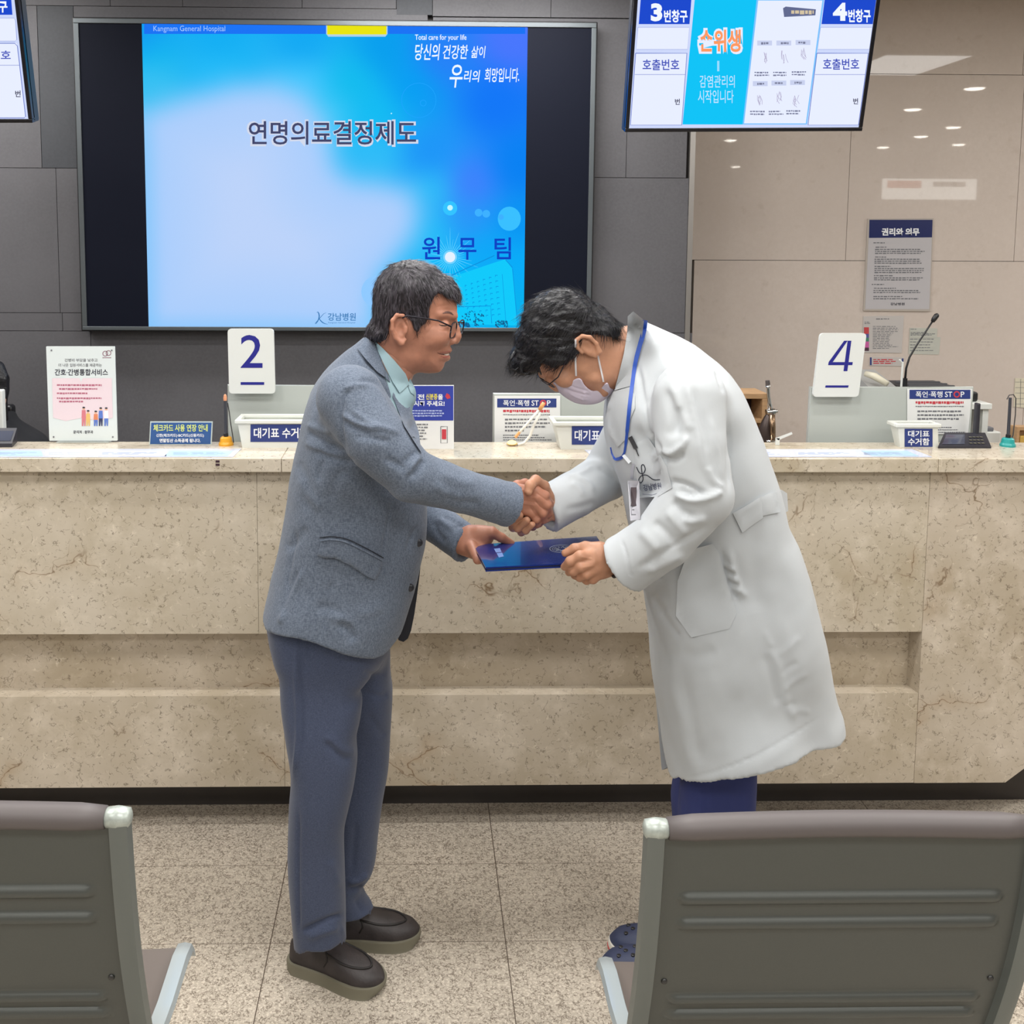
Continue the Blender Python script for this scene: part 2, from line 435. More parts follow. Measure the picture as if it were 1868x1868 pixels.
g = N('polished_beige_stone')
a, _ = g.noise(1.2, 4, .6); b, _ = g.noise(55, 3, .6); d_, _ = g.noise(14, 4, .6)
c = g.mix(g.rng(a, .35, .65), lin((210, 199, 191)), lin((202, 191, 183)))
c = g.mix(g.rng(b, .3, .7, 0, .5), c, lin((198, 186, 177)))
c = g.mix(g.rng(d_, .62, .75, 0, .5), c, lin((188, 175, 164)))
g.link(c, g.b.inputs['Base Color']); g.b.inputs['Roughness'].default_value = .022; g.b.inputs['Specular IOR Level'].default_value = .62
M_BEIGE = g.m
mb = MB()
def bz(py): return Z_(py, YB)
cols = [(472, 1500, [1251, 1852, 4400]), (128, 472, [1255, 1550, 1860, 4400]), (-260, 128, [1262, 1870, 4400])]
mb = wall_panels(cols, YB, .03)
mb.box((XG, YB + .03, 0), (8.2, YB + .2, CEIL))
wbg = mk('wall_back_beige', mb.V, mb.F, [M_BEIGE, M_JOINT], kind='structure')
nb = len(wbg.data.polygons)
for i in range(nb - 6, nb): wbg.data.polygons[i].material_index = 1
M_WHITEWALL = mat('painted_wall', (186, 180, 172), .7, noise_amt=.03, noise_scale=3)
MB().box((-4.6, -8.5, 0), (-4.5, 5.2, CEIL)).build('wall_left', M_WHITEWALL, kind='structure')
MB().box((8.2, -8.5, 0), (8.3, 5.2, CEIL)).build('wall_right', M_WHITEWALL, kind='structure')
MB().box((-4.6, -8.6, 0), (8.3, -8.5, CEIL)).build('wall_front', mat('far_lobby_wall', (140, 132, 124), .7, noise_amt=.1, noise_scale=2), kind='structure')
MB().box((-4.6, -8.6, CEIL), (8.3, 5.2, CEIL + .05)).build('ceiling', mat('ceiling_board', (196, 192, 184), .8, noise_amt=.02, noise_scale=4), kind='structure')

# lamps of the ceiling
M_LAMP = glow('panel_diffuser', (255, 250, 238), 1.0); M_SPOT = glow('downlight_lens', (255, 248, 235), 22)
M_RIM = mat('white_enamel', (226, 226, 222), .4)
def lamp(name, label, x, y, sx, sy, grp):
    t = thing(name, label, 'ceiling light', (x, y, CEIL - .03), grp)
    f = MB(); e = .03
    f.box((x - sx - e, y - sy - e, CEIL - .03), (x + sx + e, y - sy, CEIL)).box((x - sx - e, y + sy, CEIL - .03), (x + sx + e, y + sy + e, CEIL))
    f.box((x - sx - e, y - sy, CEIL - .03), (x - sx, y + sy, CEIL)).box((x + sx, y - sy, CEIL - .03), (x + sx + e, y + sy, CEIL))
    f.build('frame', M_RIM, t); MB().box((x - sx, y - sy, CEIL - .012), (x + sx, y + sy, CEIL - .002)).build('diffuser', M_LAMP, t)
for (x, y) in PANELS: lamp('ceiling_light', 'unseen white rectangular light panel added in the lobby ceiling for ambient light', x, y, .58, .36, 'added lobby ceiling panels')
for (x, y, sx_, sy_, p_) in DESK_PANELS[:3]: lamp('ceiling_light', 'long unseen light panel added in the ceiling to light the back walls', x, y, sx_, sy_, 'added desk ceiling panels')
x, y, sx_, sy_, p_ = DESK_PANELS[3]; lamp('ceiling_light', 'small dim square light panel mirrored at the top of the beige wall', x, y, sx_, sy_, None)
# downlights: where the beige wall mirrors them
def mirror_spot(px, py):
    p = None
    d = ray(px, py); t = (CEIL - CAMZ) / d[2]; Yv = d[1] * t
    return d[0] * t, 2 * YB - Yv
spots = [(1778, 157), (1665, 196), (1739, 229), (1680, 246), (1749, 261), (1611, 266), (1333, 253), (1342, 302)]
for (px, py) in spots:
    x, y = mirror_spot(px, py)
    if y < -8.2: y = -8.2 + .2 * random.random()
    t = thing('downlight', 'small round downlight in the lobby ceiling, a bright dash mirrored in the beige wall', 'downlight', (x, y, CEIL - .02), 'lobby downlights')
    r = .075
    MB().lathe((x, y, CEIL - .02), [(r, .018), (r + .02, .018), (r + .022, .006), (r, 0), (r - .006, .012)], 24).build('trim_ring', M_RIM, t)
    MB().lathe((x, y, CEIL - .030), [(.02, 0), (r - .02, .004), (r - .004, .014), (r - .004, .026)], 20).build('lens', M_SPOT, t)
for x in (-1.9, -.95, 0, .95, 1.9):
    t = thing('downlight', 'small round downlight in the ceiling in front of the counter', 'downlight', (x, 2.42, CEIL - .02), 'counter downlights')
    MB().lathe((x, 2.42, CEIL - .02), [(.06, .018), (.08, .018), (.082, .006), (.06, 0), (.054, .012)], 24).build('trim_ring', M_RIM, t)
    MB().lathe((x, 2.42, CEIL - .008), [(.056, 0), (.056, .006)], 20).build('lens', M_SPOT, t)
    area_light('counter_downlight_lamp', (x, 2.42, CEIL - .03), .12, .12, SPOT_POWER, shape='DISK')
# hanging direction sign behind the photographer, mirrored in the beige wall
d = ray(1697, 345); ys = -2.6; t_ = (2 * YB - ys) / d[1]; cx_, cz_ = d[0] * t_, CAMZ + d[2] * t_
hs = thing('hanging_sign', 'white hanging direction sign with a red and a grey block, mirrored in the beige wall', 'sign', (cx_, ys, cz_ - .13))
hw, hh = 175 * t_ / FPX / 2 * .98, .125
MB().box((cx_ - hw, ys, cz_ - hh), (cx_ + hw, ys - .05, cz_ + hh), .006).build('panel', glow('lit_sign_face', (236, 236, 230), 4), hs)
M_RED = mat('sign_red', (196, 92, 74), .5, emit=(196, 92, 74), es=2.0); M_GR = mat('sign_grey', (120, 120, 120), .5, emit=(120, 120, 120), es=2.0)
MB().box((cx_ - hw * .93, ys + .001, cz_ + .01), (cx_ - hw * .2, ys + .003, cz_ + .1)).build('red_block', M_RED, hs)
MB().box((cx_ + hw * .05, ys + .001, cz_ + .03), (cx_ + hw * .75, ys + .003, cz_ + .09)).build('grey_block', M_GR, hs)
for s in (-.8, .8): MB().tube([(cx_ + s * hw, ys - .025, cz_ + hh), (cx_ + s * hw, ys - .025, CEIL)], .006, 8).build('rod', M_RIM, hs)

# ---------------------------------------------------------------- counter
M_MB1 = marble('beige_marble', (200, 190, 174)); M_MB2 = marble('beige_marble_low', (200, 189, 173), 4.7); M_MB3 = marble('beige_marble_end', (198, 187, 172), 9.1); M_TOP = marble('polished_marble_top', (204, 194, 178), 2.2)
M_TOP.node_tree.nodes['Principled BSDF'].inputs['Roughness'].default_value = .16
zUB = Z_(1155, YC); zLT = Z_(1268, YC); zLB = Z_(1433, YC); XE = X_(1679, 1200, YC); XE2 = X_(1656, 1200, YN)
ctr = thing('reception_counter', 'long reception counter faced with veined beige marble and a recessed band', 'counter', (0, YC, 0))
def joined(mb, xs, z0, z1, Y0, Y1):
    for a, b in zip(xs[:-1], xs[1:]): mb.box((a + .0005, Y0, z0), (b - .0005, Y1, z1))
xs1 = [XL, X_(-420, 1000, YC), X_(470, 1000, YC), X_(1200, 1000, YC), XE]
MBu = MB(); joined(MBu, xs1, zUB, ZU, YC, YC + .16); MBu.build('upper_panel', M_MB1, ctr)
xs2 = [XL, X_(-200, 1350, YC), X_(519, 1350, YC), X_(1290, 1350, YC), XE]
MBl = MB(); joined(MBl, xs2, zLB, zLT, YC, YC + .16); MBl.build('lower_panel', M_MB2, ctr)
MB().box((XL, YN, zLT - .01), (XE + .02, YC + .15, zUB + .01)).build('recess_back', marble('beige_marble_recess', (190, 178, 161), 6.3), ctr)
xc1, xc2 = X_(1833, 1430, YC), X_(1900, 1383, YC)
zc1, zc2 = zLB, Z_(1383, YC)
MB().prism([(XE, zc1), (xc1, zc1), (xc2, zc2), (xc2 + .12, zc2 + .10), (xc2 + .12, ZU), (XE, ZU)], YC - .002, YC + .16).build('end_panel', M_MB3, ctr)
MB().add([(XE, YC, zLT), (XE, YC, zUB), (XE2, YN, zUB), (XE2, YN, zLT), (XE + .002, YC, zLT), (XE + .002, YC, zUB), (XE2 + .01, YN + .01, zUB), (XE2 + .01, YN + .01, zLT)],
         [(0, 1, 2, 3), (7, 6, 5, 4), (0, 4, 5, 1), (1, 5, 6, 2), (2, 6, 7, 3), (3, 7, 4, 0)]).build('recess_cheek', M_MB3, ctr)
M_KICK = mat('black_steel_kick', (62, 58, 56), .28, .3, noise_amt=.1, noise_scale=6)
MB().box((XL, YT, 0), (xc2 + .10, YT + .04, zLB + .01)).build('toe_kick', M_KICK, ctr)
MB().box((XL, YC + .16, .02), (xc2 + .11, YC + .20, ZU)).build('carcass', mat('dark_board', (58, 54, 50), .8), ctr)
YSB = at_z(700, 806, ZT).y
wt = thing('worktop', 'pale polished marble worktop lying along the reception counter', 'worktop', (0, YS, ZU))
MB().box((XL, YS, ZU), (X_(513, 850, YS), YSB, ZT), .003).build('slab', M_TOP, wt)
MB().box((X_(513, 850, YS) + .001, YS, ZU), (X_(1712, 850, YS), YSB, ZT), .003).build('slab', M_TOP, wt)
MB().box((X_(1712, 850, YS) + .001, YS, ZU), (XR, YSB, ZT), .003).build('slab', M_TOP, wt)
st = MB(); e = X_(397, 845, YS)
for zz in (Z_(842, YS), Z_(848, YS)): st.box((e - .006, YS - .0006, zz - .0035), (e + .006, YS, zz + .0035))
st.build('screw_pair', mat('dark_purple_bolt', (58, 36, 48), .5), wt)
# staff desk behind the counter (lower, hidden from the lobby)
dk = thing('staff_desk', 'low staff desk behind the reception counter', 'desk', (0, YSB, 0))
ZD = .76
MB().box((XL, YC + .21, ZD - .03), (-1.18, 3.42, ZD), .003).box((-1.18, YC + .21, ZD - .03), (XR, 3.78, ZD), .003).build('desktop', mat('desk_laminate', (190, 176, 156), .5), dk)
for x in (-3.2, -1.16, .9, XR - .06): MB().box((x, YC + .22, 0), (x + .03, 3.40 if x < -2 else 3.7, ZD - .03)).build('side_panel', mat('desk_laminate', (190, 176, 156), .5), dk)
# ================================================================ displays
M_BEZ = mat('dark_grey_metal_bezel', (92, 98, 102), .35, .5); M_BLK = mat('black_plastic', (22, 22, 26), .4)
M_PANELOFF = mat('black_screen_glass', (17, 20, 32), .55, spec=.08)
TVY = 4.22; tvs = YP(TVY)
x0, x1 = X_(140, 320, TVY), X_(1085, 320, TVY); zt, zb = Z_(35, TVY, 600), Z_(606, TVY, 600)
tv = thing('wall_display', 'huge wall-mounted display showing a blue slide with black side bars', 'display', ((x0 + x1) / 2, TVY, zb))
MB().box((x0, TVY, zb), (x1, YW - .001, zt), .004).build('housing', M_BLK, tv)
fb = MB(); b1 = .011; b2 = .026
for (a, b) in (((x0 + .006, TVY - .006, zt - b2), (x1 - .006, TVY + .01, zt - .006)), ((x0 + .006, TVY - .006, zb + .006), (x1 - .006, TVY + .01, zb + b2 - .004)),
               ((x0 + .006, TVY - .006, zb + b2 - .004), (x0 + b2, TVY + .01, zt - b2)), ((x1 - b2, TVY - .006, zb + b2 - .004), (x1 - .006, TVY + .01, zt - b2))): fb.box(a, b, .002)
fb.build('bezel', M_BEZ, tv)
MB().box((x0 + b2, TVY - .0003, zb + .02), (x1 - b2, TVY + .002, zt - b2)).build('screen', M_PANELOFF, tv)
# the slide: soft blue gradients shown by the screen
SL = (264.5, 43, 957, 597)
S = [(270, 75, 20, 150, 245), (280, 95, 20, 190, 240), (400, 80, 20, 175, 245), (550, 80, 20, 170, 245), (700, 90, 10, 160, 240), (800, 100, 40, 130, 250), (930, 70, 75, 120, 255),
     (280, 150, 60, 195, 245), (400, 130, 40, 190, 250), (480, 150, 110, 200, 255), (550, 150, 70, 200, 255), (640, 150, 20, 190, 240), (750, 150, 10, 160, 245), (900, 180, 20, 120, 250),
     (280, 200, 150, 200, 250), (400, 200, 175, 205, 255), (500, 200, 172, 210, 255), (600, 200, 60, 200, 250), (680, 200, 20, 190, 245), (450, 300, 174, 206, 255), (600, 300, 100, 205, 255),
     (680, 280, 50, 190, 250), (780, 280, 30, 150, 250), (940, 300, 10, 130, 245), (860, 330, 65, 130, 255), (300, 350, 180, 208, 255), (600, 350, 165, 210, 255), (720, 350, 130, 205, 255),
     (780, 340, 50, 190, 250), (860, 400, 45, 150, 250), (940, 400, 10, 150, 245), (300, 500, 186, 212, 255), (500, 500, 190, 215, 255), (650, 420, 200, 220, 255), (735, 400, 160, 210, 255),
     (785, 430, 40, 190, 250), (880, 440, 15, 170, 250), (940, 480, 10, 175, 250), (700, 480, 185, 215, 255), (745, 480, 110, 205, 255), (830, 520, 0, 190, 250), (930, 560, 10, 180, 240),
     (300, 590, 192, 215, 252), (650, 590, 195, 220, 250), (560, 400, 190, 215, 255), (400, 420, 186, 212, 255), (700, 580, 170, 212, 252), (780, 560, 60, 195, 250)]
S = np.array([q for q in S if q[2] < 100], float)
def slide_col(px, py):
    d2 = (px[..., None] - S[:, 0]) ** 2 + (py[..., None] - S[:, 1]) ** 2
    w_ = 1 / (d2 + 900) ** 2.0; w_ /= w_.sum(-1, keepdims=True); return w_ @ S[:, 2:]
nx, ny = 140, 112
gx, gy = np.meshgrid(np.linspace(SL[0], SL[2], nx), np.linspace(SL[1], SL[3], ny))
cc = slide_col(gx, gy)
LP_ = np.array([(255, 205), (330, 178), (430, 152), (500, 150), (556, 172), (590, 215), (604, 262), (612, 300), (640, 322), (700, 328), (748, 343), (764, 385), (752, 430), (722, 470), (694, 505), (684, 560), (690, 610), (255, 610)], float)
d__ = np.full(gx.shape, 1e9); ins_ = np.zeros(gx.shape, bool)
for i in range(len(LP_)):
    a, b = LP_[i], LP_[(i + 1) % len(LP_)]; e = b - a; wx_ = gx - a[0]; wy_ = gy - a[1]; t__ = np.clip((wx_ * e[0] + wy_ * e[1]) / (e @ e), 0, 1)
    d__ = np.minimum(d__, np.hypot(wx_ - t__ * e[0], wy_ - t__ * e[1])); ins_ ^= ((a[1] > gy) != (b[1] > gy)) & (gx < a[0] + e[0] * (gy - a[1]) / (e[1] if abs(e[1]) > 1e-9 else 1e-9))
sd_ = np.where(ins_, d__, -d__); fw = np.clip((sd_ + 34) / 68, 0, 1); fw = (fw * fw * (3 - 2 * fw))[..., None]
lt_ = np.array([168, 206, 255]) + np.clip(sd_ / 160, 0, 1)[..., None] * np.array([22, 7, -3]); cc = cc * (1 - fw) + lt_ * fw
k = np.ones((5,)) / 5
for ax in (0, 1):
    for _ in range(1):
        p = np.pad(cc, [(4, 4) if ax == 0 else (0, 0), (4, 4) if ax == 1 else (0, 0), (0, 0)], 'edge')
        cc = np.apply_along_axis(lambda v: np.convolve(v, np.ones(9) / 9, 'valid'), ax, p)
def lin_np(a):
    a = a / 255; return np.where(a <= .04045, a / 12.92, ((a + .055) / 1.055) ** 2.4)
P00, P11 = tvs(SL[0], SL[1]), tvs(SL[2], SL[3])
xs_ = np.linspace(X_(265, 320, TVY), X_(959, 320, TVY), nx); zs_ = np.linspace(Z_(43, TVY, 600), Z_(597, TVY, 600), ny)
V = [(xs_[i], TVY - .0005, zs_[j]) for j in range(ny) for i in range(nx)]
F = [(j * nx + i, (j + 1) * nx + i, (j + 1) * nx + i + 1, j * nx + i + 1) for j in range(ny - 1) for i in range(nx - 1)]
def screen_mat(name, s=1.0):
    m = bpy.data.materials.new(name); m.use_nodes = True; nt = m.node_tree; nt.nodes.remove(nt.nodes['Principled BSDF'])
    a = nt.nodes.new('ShaderNodeVertexColor'); a.layer_name = 'Col'; e = nt.nodes.new('ShaderNodeEmission'); e.inputs[1].default_value = s
    nt.links.new(a.outputs[0], e.inputs[0]); nt.links.new(e.outputs[0], nt.nodes['Material Output'].inputs[0]); return m
sl = mk('slide', V, F, screen_mat('slide_picture', .92), tv)
at_ = sl.data.color_attributes.new('Col', 'FLOAT_COLOR', 'POINT')
at_.data.foreach_set('color', np.concatenate([lin_np(cc).reshape(-1, 3), np.ones((nx * ny, 1))], 1).ravel())
def tink(l=.0012): return Ink(tvs, l)
tink().rect(263, 43, 958, 62).build('slide_title_bar', glow('slide_bar_blue', (28, 112, 238)), tv)
tink(.0014).poly([(595, 44), (707, 44), (707, 62), (703, 67), (599, 67), (595, 62)]).build('slide_tab_edge', glow('slide_pale_edge', (170, 205, 225)), tv)
tink(.0018).rect(597, 45, 705, 63).build('slide_yellow_tab', glow('slide_yellow', (226, 222, 20)), tv)
tink().text('Kangnam General Hospital', (280, 47, 411, 60)).build('lettering', glow('slide_pale_text', (180, 215, 250)), tv)
tink(.0015).text('Total care for your life', (757, 63, 851, 76), .01).build('lettering', glow('slide_white_text', (232, 242, 255)), tv)
hand = [('당신의', (757, 80, 803, 110)), ('건강한', (808, 82, 854, 108)), ('삶이', (860, 84, 886, 106)), ('우', (820, 118, 844, 160)), ('리의', (846, 128, 876, 150)), ('희망입니다.', (884, 124, 947, 150))]
for L_ in (hand[:3], hand[3:]):
    wt_ = tink(.0015)
    for s_, b_ in L_: wt_.text(s_, b_, .012, .18)
    wt_.build('lettering', glow('slide_white_text', (232, 242, 255)), tv)
tx = '연명의료결정제도'
tink(.0014).text(tx, (450, 218, 763, 268), .036).build('lettering_outline', glow('slide_text_edge', (205, 212, 230)), tv)
tink(.0018).text(tx, (454, 221, 759, 264), .012).build('lettering', glow('slide_text_dark', (66, 70, 104)), tv)
for s_, b_ in (('원', (770, 432, 803, 473)), ('무', (836, 434, 869, 474)), ('팀', (902, 433, 932, 473))): tink(.0018).text(s_, b_, .012).build('lettering', glow('slide_text_blue', (16, 66, 190)), tv)
# light spots and rings
tink(.0009).disc(929, 399, 21, 22).build('slide_bubble', glow('slide_bubble_a', (56, 186, 250)), tv)
tink(.0010).disc(873, 388, 7).disc(887, 390, 7).disc(914, 396, 5).build('slide_bubble', glow('slide_bubble_b', (60, 172, 252)), tv)
tink(.0009).disc(821, 380, 13).build('slide_bubble', glow('slide_bubble_c', (50, 190, 250)), tv)
tink(.0011).disc(821, 379, 5).disc(714, 207, 1.2).build('slide_light', glow('slide_light_a', (190, 240, 255)), tv)
tink(.0009).ring(772, 188, 6, 1.2).ring(764, 183, 32, 1).build('slide_ring', glow('slide_ring_a', (30, 160, 248)), tv)
tink(.0009).disc(688, 532, 29).build('slide_bubble', glow('slide_bubble_d', (140, 196, 250)), tv)
br = tink(.0010)
for i in range(36):
    a = i * 10; r1 = 14; r2 = 26 + (i * 7 % 5) * 7; c_, s_ = math.cos(math.radians(a)), math.sin(math.radians(a))
    br.line([(821 + r1 * c_, 469 + r1 * s_), (821 + r2 * c_, 469 + r2 * s_)], [.9, .2])
br.build('slide_rays', glow('slide_rays', (110, 215, 252)), tv)
tink(.0010).disc(821, 469, 13).build('slide_sun_halo', glow('slide_halo', (110, 205, 250)), tv)
tink(.0013).disc(821, 469, 9.5).build('slide_sun', glow('slide_sun', (222, 234, 255)), tv)
# the faint hospital building on the slide
tink(.0010).poly([(822, 506), (905, 478), (922, 473), (934, 490), (945, 594), (822, 590)]).build('slide_building', glow('slide_bld', (18, 196, 244)), tv)
bl = tink(.0013); bl.line([(824, 502), (902, 466)], 1.6).line([(922, 474), (935, 488)], 1.2).line([(935, 490), (944, 594)], 1).line([(916, 500), (923, 590)], .7).line([(822, 560), (895, 558), (897, 590)], 1.2)
for r_ in range(8):
    for c_ in range(6):
        u = c_ / 6; x = 848 + 66 * u + r_ * .8; y = 520 - 22 * u + r_ * (8.2 + 2.3 * u)
        bl.rect(x, y, x + 3 + 2 * u, y + 1.1); bl.rect(x, y, x + .7, y + 3.5)
bl.build('slide_building_lines', glow('slide_bld_line', (14, 138, 214)), tv)
tr = tink(.0015); r_ = random.Random(4)
for (cx, cy, rx, ry) in ((862, 583, 22, 15), (914, 592, 12, 8), (955, 588, 4, 10), (845, 594, 10, 5)):
    for i in range(46):
        a = r_.random() * 6.28; q = r_.random() ** .5; x = cx + rx * q * math.cos(a); y = cy + ry * q * math.sin(a)
        if x < 957 and y < 597: tr.poly([(x, y), (x + 3 * r_.random(), y - 3), (x + 3.4, y + 1)])
tr.build('slide_trees', glow('slide_tree', (20, 92, 140)), tv)
lg = tink(.0013)
def ribbon(ink, P, ws): ink.line(P, ws)
def ribbon_k(ink, X, Y, s, w_=1.0):
    a = [(.12, .05), (.22, .0), (.30, .12), (.34, .34), (.30, .56), (.20, .78), (.08, .95), (.02, 1.0), (.0, .94), (.08, .86), (.30, .62), (.55, .32), (.70, .16), (.92, .05)]
    b = [(.30, .52), (.45, .72), (.62, .88), (.82, .98), (1.05, 1.02)]
    ink.line([(X + s * x, Y + s * y) for x, y in a], [w_ * q for q in (.5, 1.6, 2, 2.2, 2, 1.6, 1.1, .8, .7, .9, 1.1, 1, .8, .4)])
    ink.line([(X + s * x, Y + s * y) for x, y in b], [w_ * q for q in (1, 1.8, 1.8, 1.2, .4)])
ribbon_k(lg, 575, 569, 22, 1.0)
lg.text('강남병원', (598, 571, 649, 585), .012).text('Kangnam General Hospital', (599, 587, 648, 590.5)).build('emblem', glow('slide_emblem', (58, 118, 176)), tv)

# ---------------------------------------------------------------- ceiling call monitors
TILT = math.radians(12.5)
MON_N = (0, -math.cos(TILT), -math.sin(TILT))
def monitor(name, label, bl_, br_, Y):
    pl = Plane(at((bl_[0] + br_[0]) / 2, bl_[1], Y), MON_N)
    a = Vector(pl(*bl_)); b = Vector(pl(*br_)); up = Vector((0, -math.sin(TILT), math.cos(TILT))); ex = (b - a).normalized()
    W = (b - a).length; H = W * .60; n = Vector(MON_N); mid = (a + b) / 2
    t = thing(name, label, 'monitor', mid)
    M = Matrix.Translation(a) @ Matrix((ex, -n, up)).transposed().to_4x4()
    e = .011
    MB().box((0, .006, 0), (W, .055, H), .006, M).build('housing', M_BLK, t)
    f = MB()
    for p_, q_ in (((0, -.004, 0), (W, .02, e)), ((0, -.004, H - e), (W, .02, H)), ((0, -.004, e), (e, .02, H - e)), ((W - e, -.004, e), (W, .02, H - e))): f.box(p_, q_, .002, M)
    f.build('bezel', mat('glossy_black_bezel', (16, 16, 22), .2), t)
    MB().box((e, .0, e), (W - e, .008, H - e), 0, M).build('screen', glow('call_screen_paper', (205, 216, 250), .95), t)
    top = M @ Vector((W / 2, .05, H * .6)); bk = MB()
    bk.box((W / 2 - .11, .055, H * .35), (W / 2 + .11, .085, H * .85), .004, M); bk.build('mount_plate', M_BLK, t)
    MB().tube([top + Vector((0, .03, 0)), Vector((top.x, top.y + .03, CEIL))], .02, 14).build('ceiling_pole', mat('grey_pole', (120, 122, 124), .4, .4), t)
    return t, Plane(a + n * .0005, MON_N)
G_HDR = glow('call_header_blue', (30, 72, 200)); G_CY = glow('call_cyan', (18, 190, 240)); G_W = glow('call_white', (226, 232, 252)); G_LN = glow('call_line', (92, 110, 190)); G_WT = glow('call_white_text', (236, 242, 255))
G_TB = glow('call_text_blue', (66, 80, 180)); G_OR = glow('call_orange', (246, 150, 96)); G_GY = glow('call_grey_text', (120, 124, 150)); G_LV = glow('call_lavender', (196, 204, 232)); G_PB = glow('call_panel_edge', (120, 190, 250))
t, pl = monitor('ceiling_monitor', 'tilted ceiling monitor with 3 and 4 window headers and a cyan hand-washing notice', (1140, 241), (1572, 239), 2.9)
K = lambda l=.001: Ink(pl, l)
sh = lambda y, l, r: None
def colx(xt, xb, y, yb=226.0): return xt + (xb - xt) * y / yb
def quad(xlt, xlb, xrt, xrb, y0, y1): return [(colx(xlt, xlb, y0), y0), (colx(xrt, xrb, y0), y0), (colx(xrt, xrb, y1), y1), (colx(xlt, xlb, y1), y1)]
LX = (1168.5, 1151, 1261, 1243.5); RX = (1504, 1475, 1598, 1566)
h_ = K()
for q in (LX, RX): K().poly(quad(q[0], q[1], q[2], q[3], -14, 44)).build('header_block', G_HDR, t)
wb_ = K(.0008)
for q in (LX, RX):
    K(.0008).poly(quad(q[0] - 1, q[1] - 1, q[2], q[3], 50, 90)).build('waiting_box', G_W, t); K(.0008).poly(quad(q[0] - 2, q[1] - 1, q[2] - 1, q[3], 98, 228)).build('number_box', G_W, t)
def outline(ink, P, w_):
    P = list(P); ink.line(P + [P[0]], w_)
for q in (LX, RX):
    ln = K(.0011)
    outline(ln, quad(q[0] - 2, q[1] - 1, q[2] - 1, q[3], 97, 228), 1.3)
    y = 136; ln.line([(colx(q[0], q[1], y), y), (colx(q[2], q[3], y), y)], .8)
    outline(ln, quad(q[0] - 1, q[1] - 1, q[2], q[3], 50, 90), .5)
    ln.build('box_outline', G_LN, t)
K(.0009).poly(quad(1267, 1245, 1382, 1356, -14, 227)).build('notice_panel', G_CY, t)
K(.0010).poly(quad(1380, 1354.5, 1503, 1472, -2, 227)).build('notice_edge', G_PB, t)
K(.0013).poly(quad(1383, 1357, 1500, 1469.5, 1, 225)).build('guide_sheet', G_W, t)
K(.0014).text('3', (1187, 6, 1208, 39), .05).text('번창구', (1211, 18, 1254, 41), .03).build('lettering', G_WT, t)
K(.0014).text('4', (1519, 5, 1545, 38), .05).text('번창구', (1547, 17, 1588, 41), .03).build('lettering', G_WT, t)
K(.0014).text('호출번호', (1172, 108, 1239, 128), .015).build('lettering', G_TB, t)
K(.0014).text('호출번호', (1501, 107, 1567, 127), .015).build('lettering', G_TB, t)
K(.0014).text('번', (1231, 180, 1240, 191), .02).build('lettering', glow('call_small_text', (70, 70, 90)), t)
K(.0014).text('번', (1556, 179, 1565, 190), .02).build('lettering', glow('call_small_text', (70, 70, 90)), t)
K(.0012).text('손위생', (1272, 50, 1355, 99), .085).build('lettering_edge', G_W, t)
K(.0016).text('손위생', (1276, 54, 1351, 95), .03).build('lettering', G_OR, t)
K(.0012).rect(1308, 111, 1312, 130).build('lettering_edge', glow('call_pale_cyan', (150, 214, 250)), t)
K(.0016).text('감염관리의', (1276, 137, 1340, 160), .006).build('lettering', glow('call_soft_text', (186, 222, 252)), t)
K(.0016).text('시작입니다', (1273, 164, 1338, 188), .006).build('lettering', glow('call_soft_text', (186, 222, 252)), t)
for (x, y) in ((1381, 74), (1416, 74), (1451, 73), (1373, 148), (1407, 147), (1441, 146)): K(.0015).rect(x, y, x + 27, y + 9).build('step_heading', G_LV, t)
for i, (x, y) in enumerate(((1388, 77), (1424, 77), (1456, 76), (1381, 151), (1413, 150), (1449, 149))): K(.0017).fine(x, y, x + 15, y + 4, 1, .9, .2, 4, i).build('fine_print', G_GY, t)
for i, (x, y) in enumerate(((1376, 131), (1410, 131), (1444, 130), (1368, 202), (1402, 202), (1434, 201))): K(.0017).fine(x, y, x + 27, y + 10, 2, .5, .3, 4, i).build('fine_print', G_GY, t)
r_ = random.Random(2)
for (x, y) in ((1390, 92), (1425, 92), (1458, 86), (1379, 172), (1416, 166), (1449, 172)):
    sk = K(.0017)
    for j in range(5):
        a = r_.random() * 8; b = r_.random() * 8; sk.line([(x + a, y + b), (x + a + r_.uniform(-4, 4), y + b + 9), (x + a + r_.uniform(-2, 6), y + b + 16)], .9)
    sk.build('hand_sketch', glow('call_sketch', (176, 170, 196)), t)
K(.0016).poly([(1428, 15), (1433, 12), (1488, 17), (1487, 28), (1430, 31)]).build('notice_logo', glow('call_logo', (96, 104, 140)), t)
K(.0018).fine(1443, 19, 1484, 26, 1, .9, 0, 6).build('fine_print', glow('call_logo_text', (206, 190, 160)), t)

t, pl = monitor('ceiling_monitor', 'tilted ceiling monitor cut by the picture edge, showing a white call number box', (-372, 224), (60, 224), 2.9)
K = lambda l=.001: Ink(pl, l)
K().poly([(-300, -12), (20, -12), (23, 27), (-300, 27)]).build('header_block', G_HDR, t)
K(.0014).text('창구', (-22, 1, 14, 23), .03).build('lettering', G_WT, t)
K(.0008).poly([(-300, 33), (27, 33), (30, 75), (-300, 75)]).poly([(-300, 79), (31, 79), (48, 215), (-300, 215)]).build('number_box', G_W, t)
l2 = K(.0011); l2.line([(-300, 79), (27, 79), (32, 84), (47, 213), (44, 215), (-300, 215)], 1.3).line([(-300, 119), (36, 119)], .8).line([(-300, 33), (26, 33), (29, 38), (31, 72), (28, 75), (-300, 75)], .6); l2.build('box_outline', G_LN, t)
K(.0014).text('번호', (-17, 92, 20, 109), .015).build('lettering', G_TB, t)
